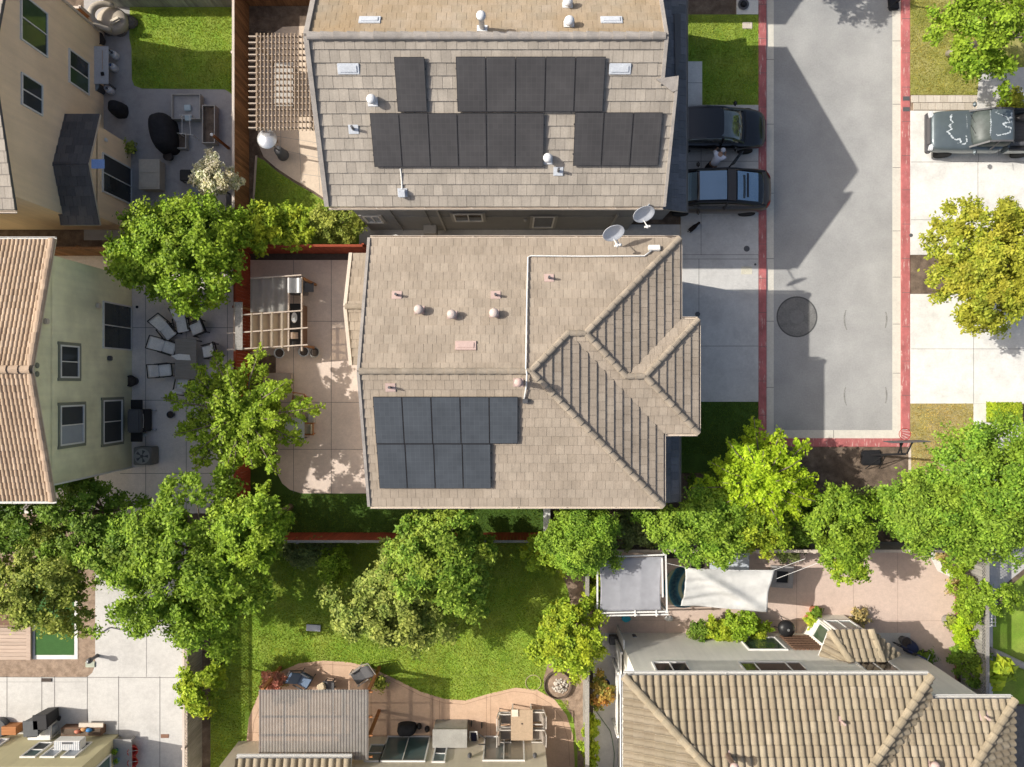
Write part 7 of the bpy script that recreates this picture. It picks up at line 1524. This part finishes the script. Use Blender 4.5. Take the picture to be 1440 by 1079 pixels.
m = MB(); q_ = Matrix.Rotation(R(40), 3, 'Y'); m.lathe((.475, 0, 1.425), [(.001, -.06), (.085, -.05), (.108, 0), (.09, .06), (.05, .095), (.001, .105)], 18, M=q_); m.build('cap', mk('pale_cap', (.60, .61, .66), .85), per, smooth=True)
for s in (-1, 1):
    m = MB(); m.lathe((.585, s*.035, 1.375), [(.001, -.012), (.012, 0), (.001, .012)], 8); m.build('eye', trim_w, per); m = MB(); m.obox((.47, s*.10, 1.39), (.04, .02, .06)); m.build('ear', skin_m, per, bevel=.008)
    m = MB(); m.obox((.09 if s > 0 else .17, s*.125-(0), .035), (.27, .10, .07)); m.build('shoe', black, per, bevel=.03)
m = MB(); m.obox((.605, 0, 1.345), (.03, .025, .04)); m.build('nose', skin_m, per, bevel=.008); m = MB(); m.obox((.585, 0, 1.30), (.015, .05, .012)); m.build('mouth', mk('lips', (.35, .13, .11), .5), per)
dc = at(973, 322, .2); dg_ = thing('dog', 'small black dog standing on the shaded driveway by the corner of the beige roof', 'dog', (dc.x, dc.y, KT), R(40), None, world=False)
fur = mk('black_fur', (.016, .011, .010), .9, .3, 20)
skin('body', [(0, 0, .30, .085, .09), (.13, 0, .31, .09, .10), (.22, 0, .36, .06), (.28, 0, .43, .065), (.37, 0, .41, .034), (-.14, 0, .31, .075, .08), (-.22, 0, .36, .022), (-.36, .03, .46, .014),
  (.14, .065, .22, .035), (.14, .065, .11, .022), (.15, .065, .03, .022), (.14, -.065, .22, .035), (.14, -.065, .11, .022), (.15, -.065, .03, .022),
  (-.13, .06, .24, .045), (-.10, .065, .17, .028), (-.17, .065, .10, .019), (-.14, .065, .03, .021), (-.13, -.06, .24, .045), (-.10, -.065, .17, .028), (-.17, -.065, .10, .019), (-.14, -.065, .03, .021)],
  [(0, 1), (1, 2), (2, 3), (3, 4), (0, 5), (5, 6), (6, 7), (1, 8), (8, 9), (9, 10), (1, 11), (11, 12), (12, 13), (5, 14), (14, 15), (15, 16), (16, 17), (5, 18), (18, 19), (19, 20), (20, 21)], fur, dg_)
for s in (-1, 1): m = MB(); m.slab([(.25, s*.035, .48), (.30, s*.04, .48), (.27, s*.06, .55)], (.0, s*.012, 0)); m.build('ear', fur, dg_)
# ================================================================ light, sky, camera
SUN = V((1.19, -.215, -1.0)).normalized()
ld = bpy.data.lights.new('sun', 'SUN'); ld.energy = 5.0; ld.angle = R(.55); ld.color = (1.0, .955, .875)
lo_ = bpy.data.objects.new('sun', ld); C.objects.link(lo_); lo_.rotation_euler = SUN.to_track_quat('-Z', 'Y').to_euler(); lo_.location = (-30, 5, 40)
w = bpy.data.worlds.new('World'); bpy.context.scene.world = w; w.use_nodes = True; nt = w.node_tree
sky = nt.nodes.new('ShaderNodeTexSky'); sky.sky_type = 'NISHITA'; sky.sun_disc = False; sky.sun_elevation = math.asin(-SUN.z); sky.sun_rotation = math.atan2(-SUN.x, -SUN.y)
sky.air_density = 1.0; sky.dust_density = 5.0; sky.ozone_density = .6
bg = nt.nodes['Background']; bg.inputs['Strength'].default_value = .14; nt.links.new(sky.outputs['Color'], bg.inputs['Color'])
cd = bpy.data.cameras.new('camera'); cam = bpy.data.objects.new('camera', cd); C.objects.link(cam); cam.location = (0, 0, HC); cam.rotation_euler = (0, 0, 0)
cd.sensor_fit = 'HORIZONTAL'; cd.sensor_width = 36; cd.lens = 36*FP/1440; cd.clip_end = 2000; cd.clip_start = .1
sc = bpy.context.scene; sc.camera = cam
sc.view_settings.view_transform = 'Standard'; sc.view_settings.look = 'None'; sc.view_settings.exposure = 0
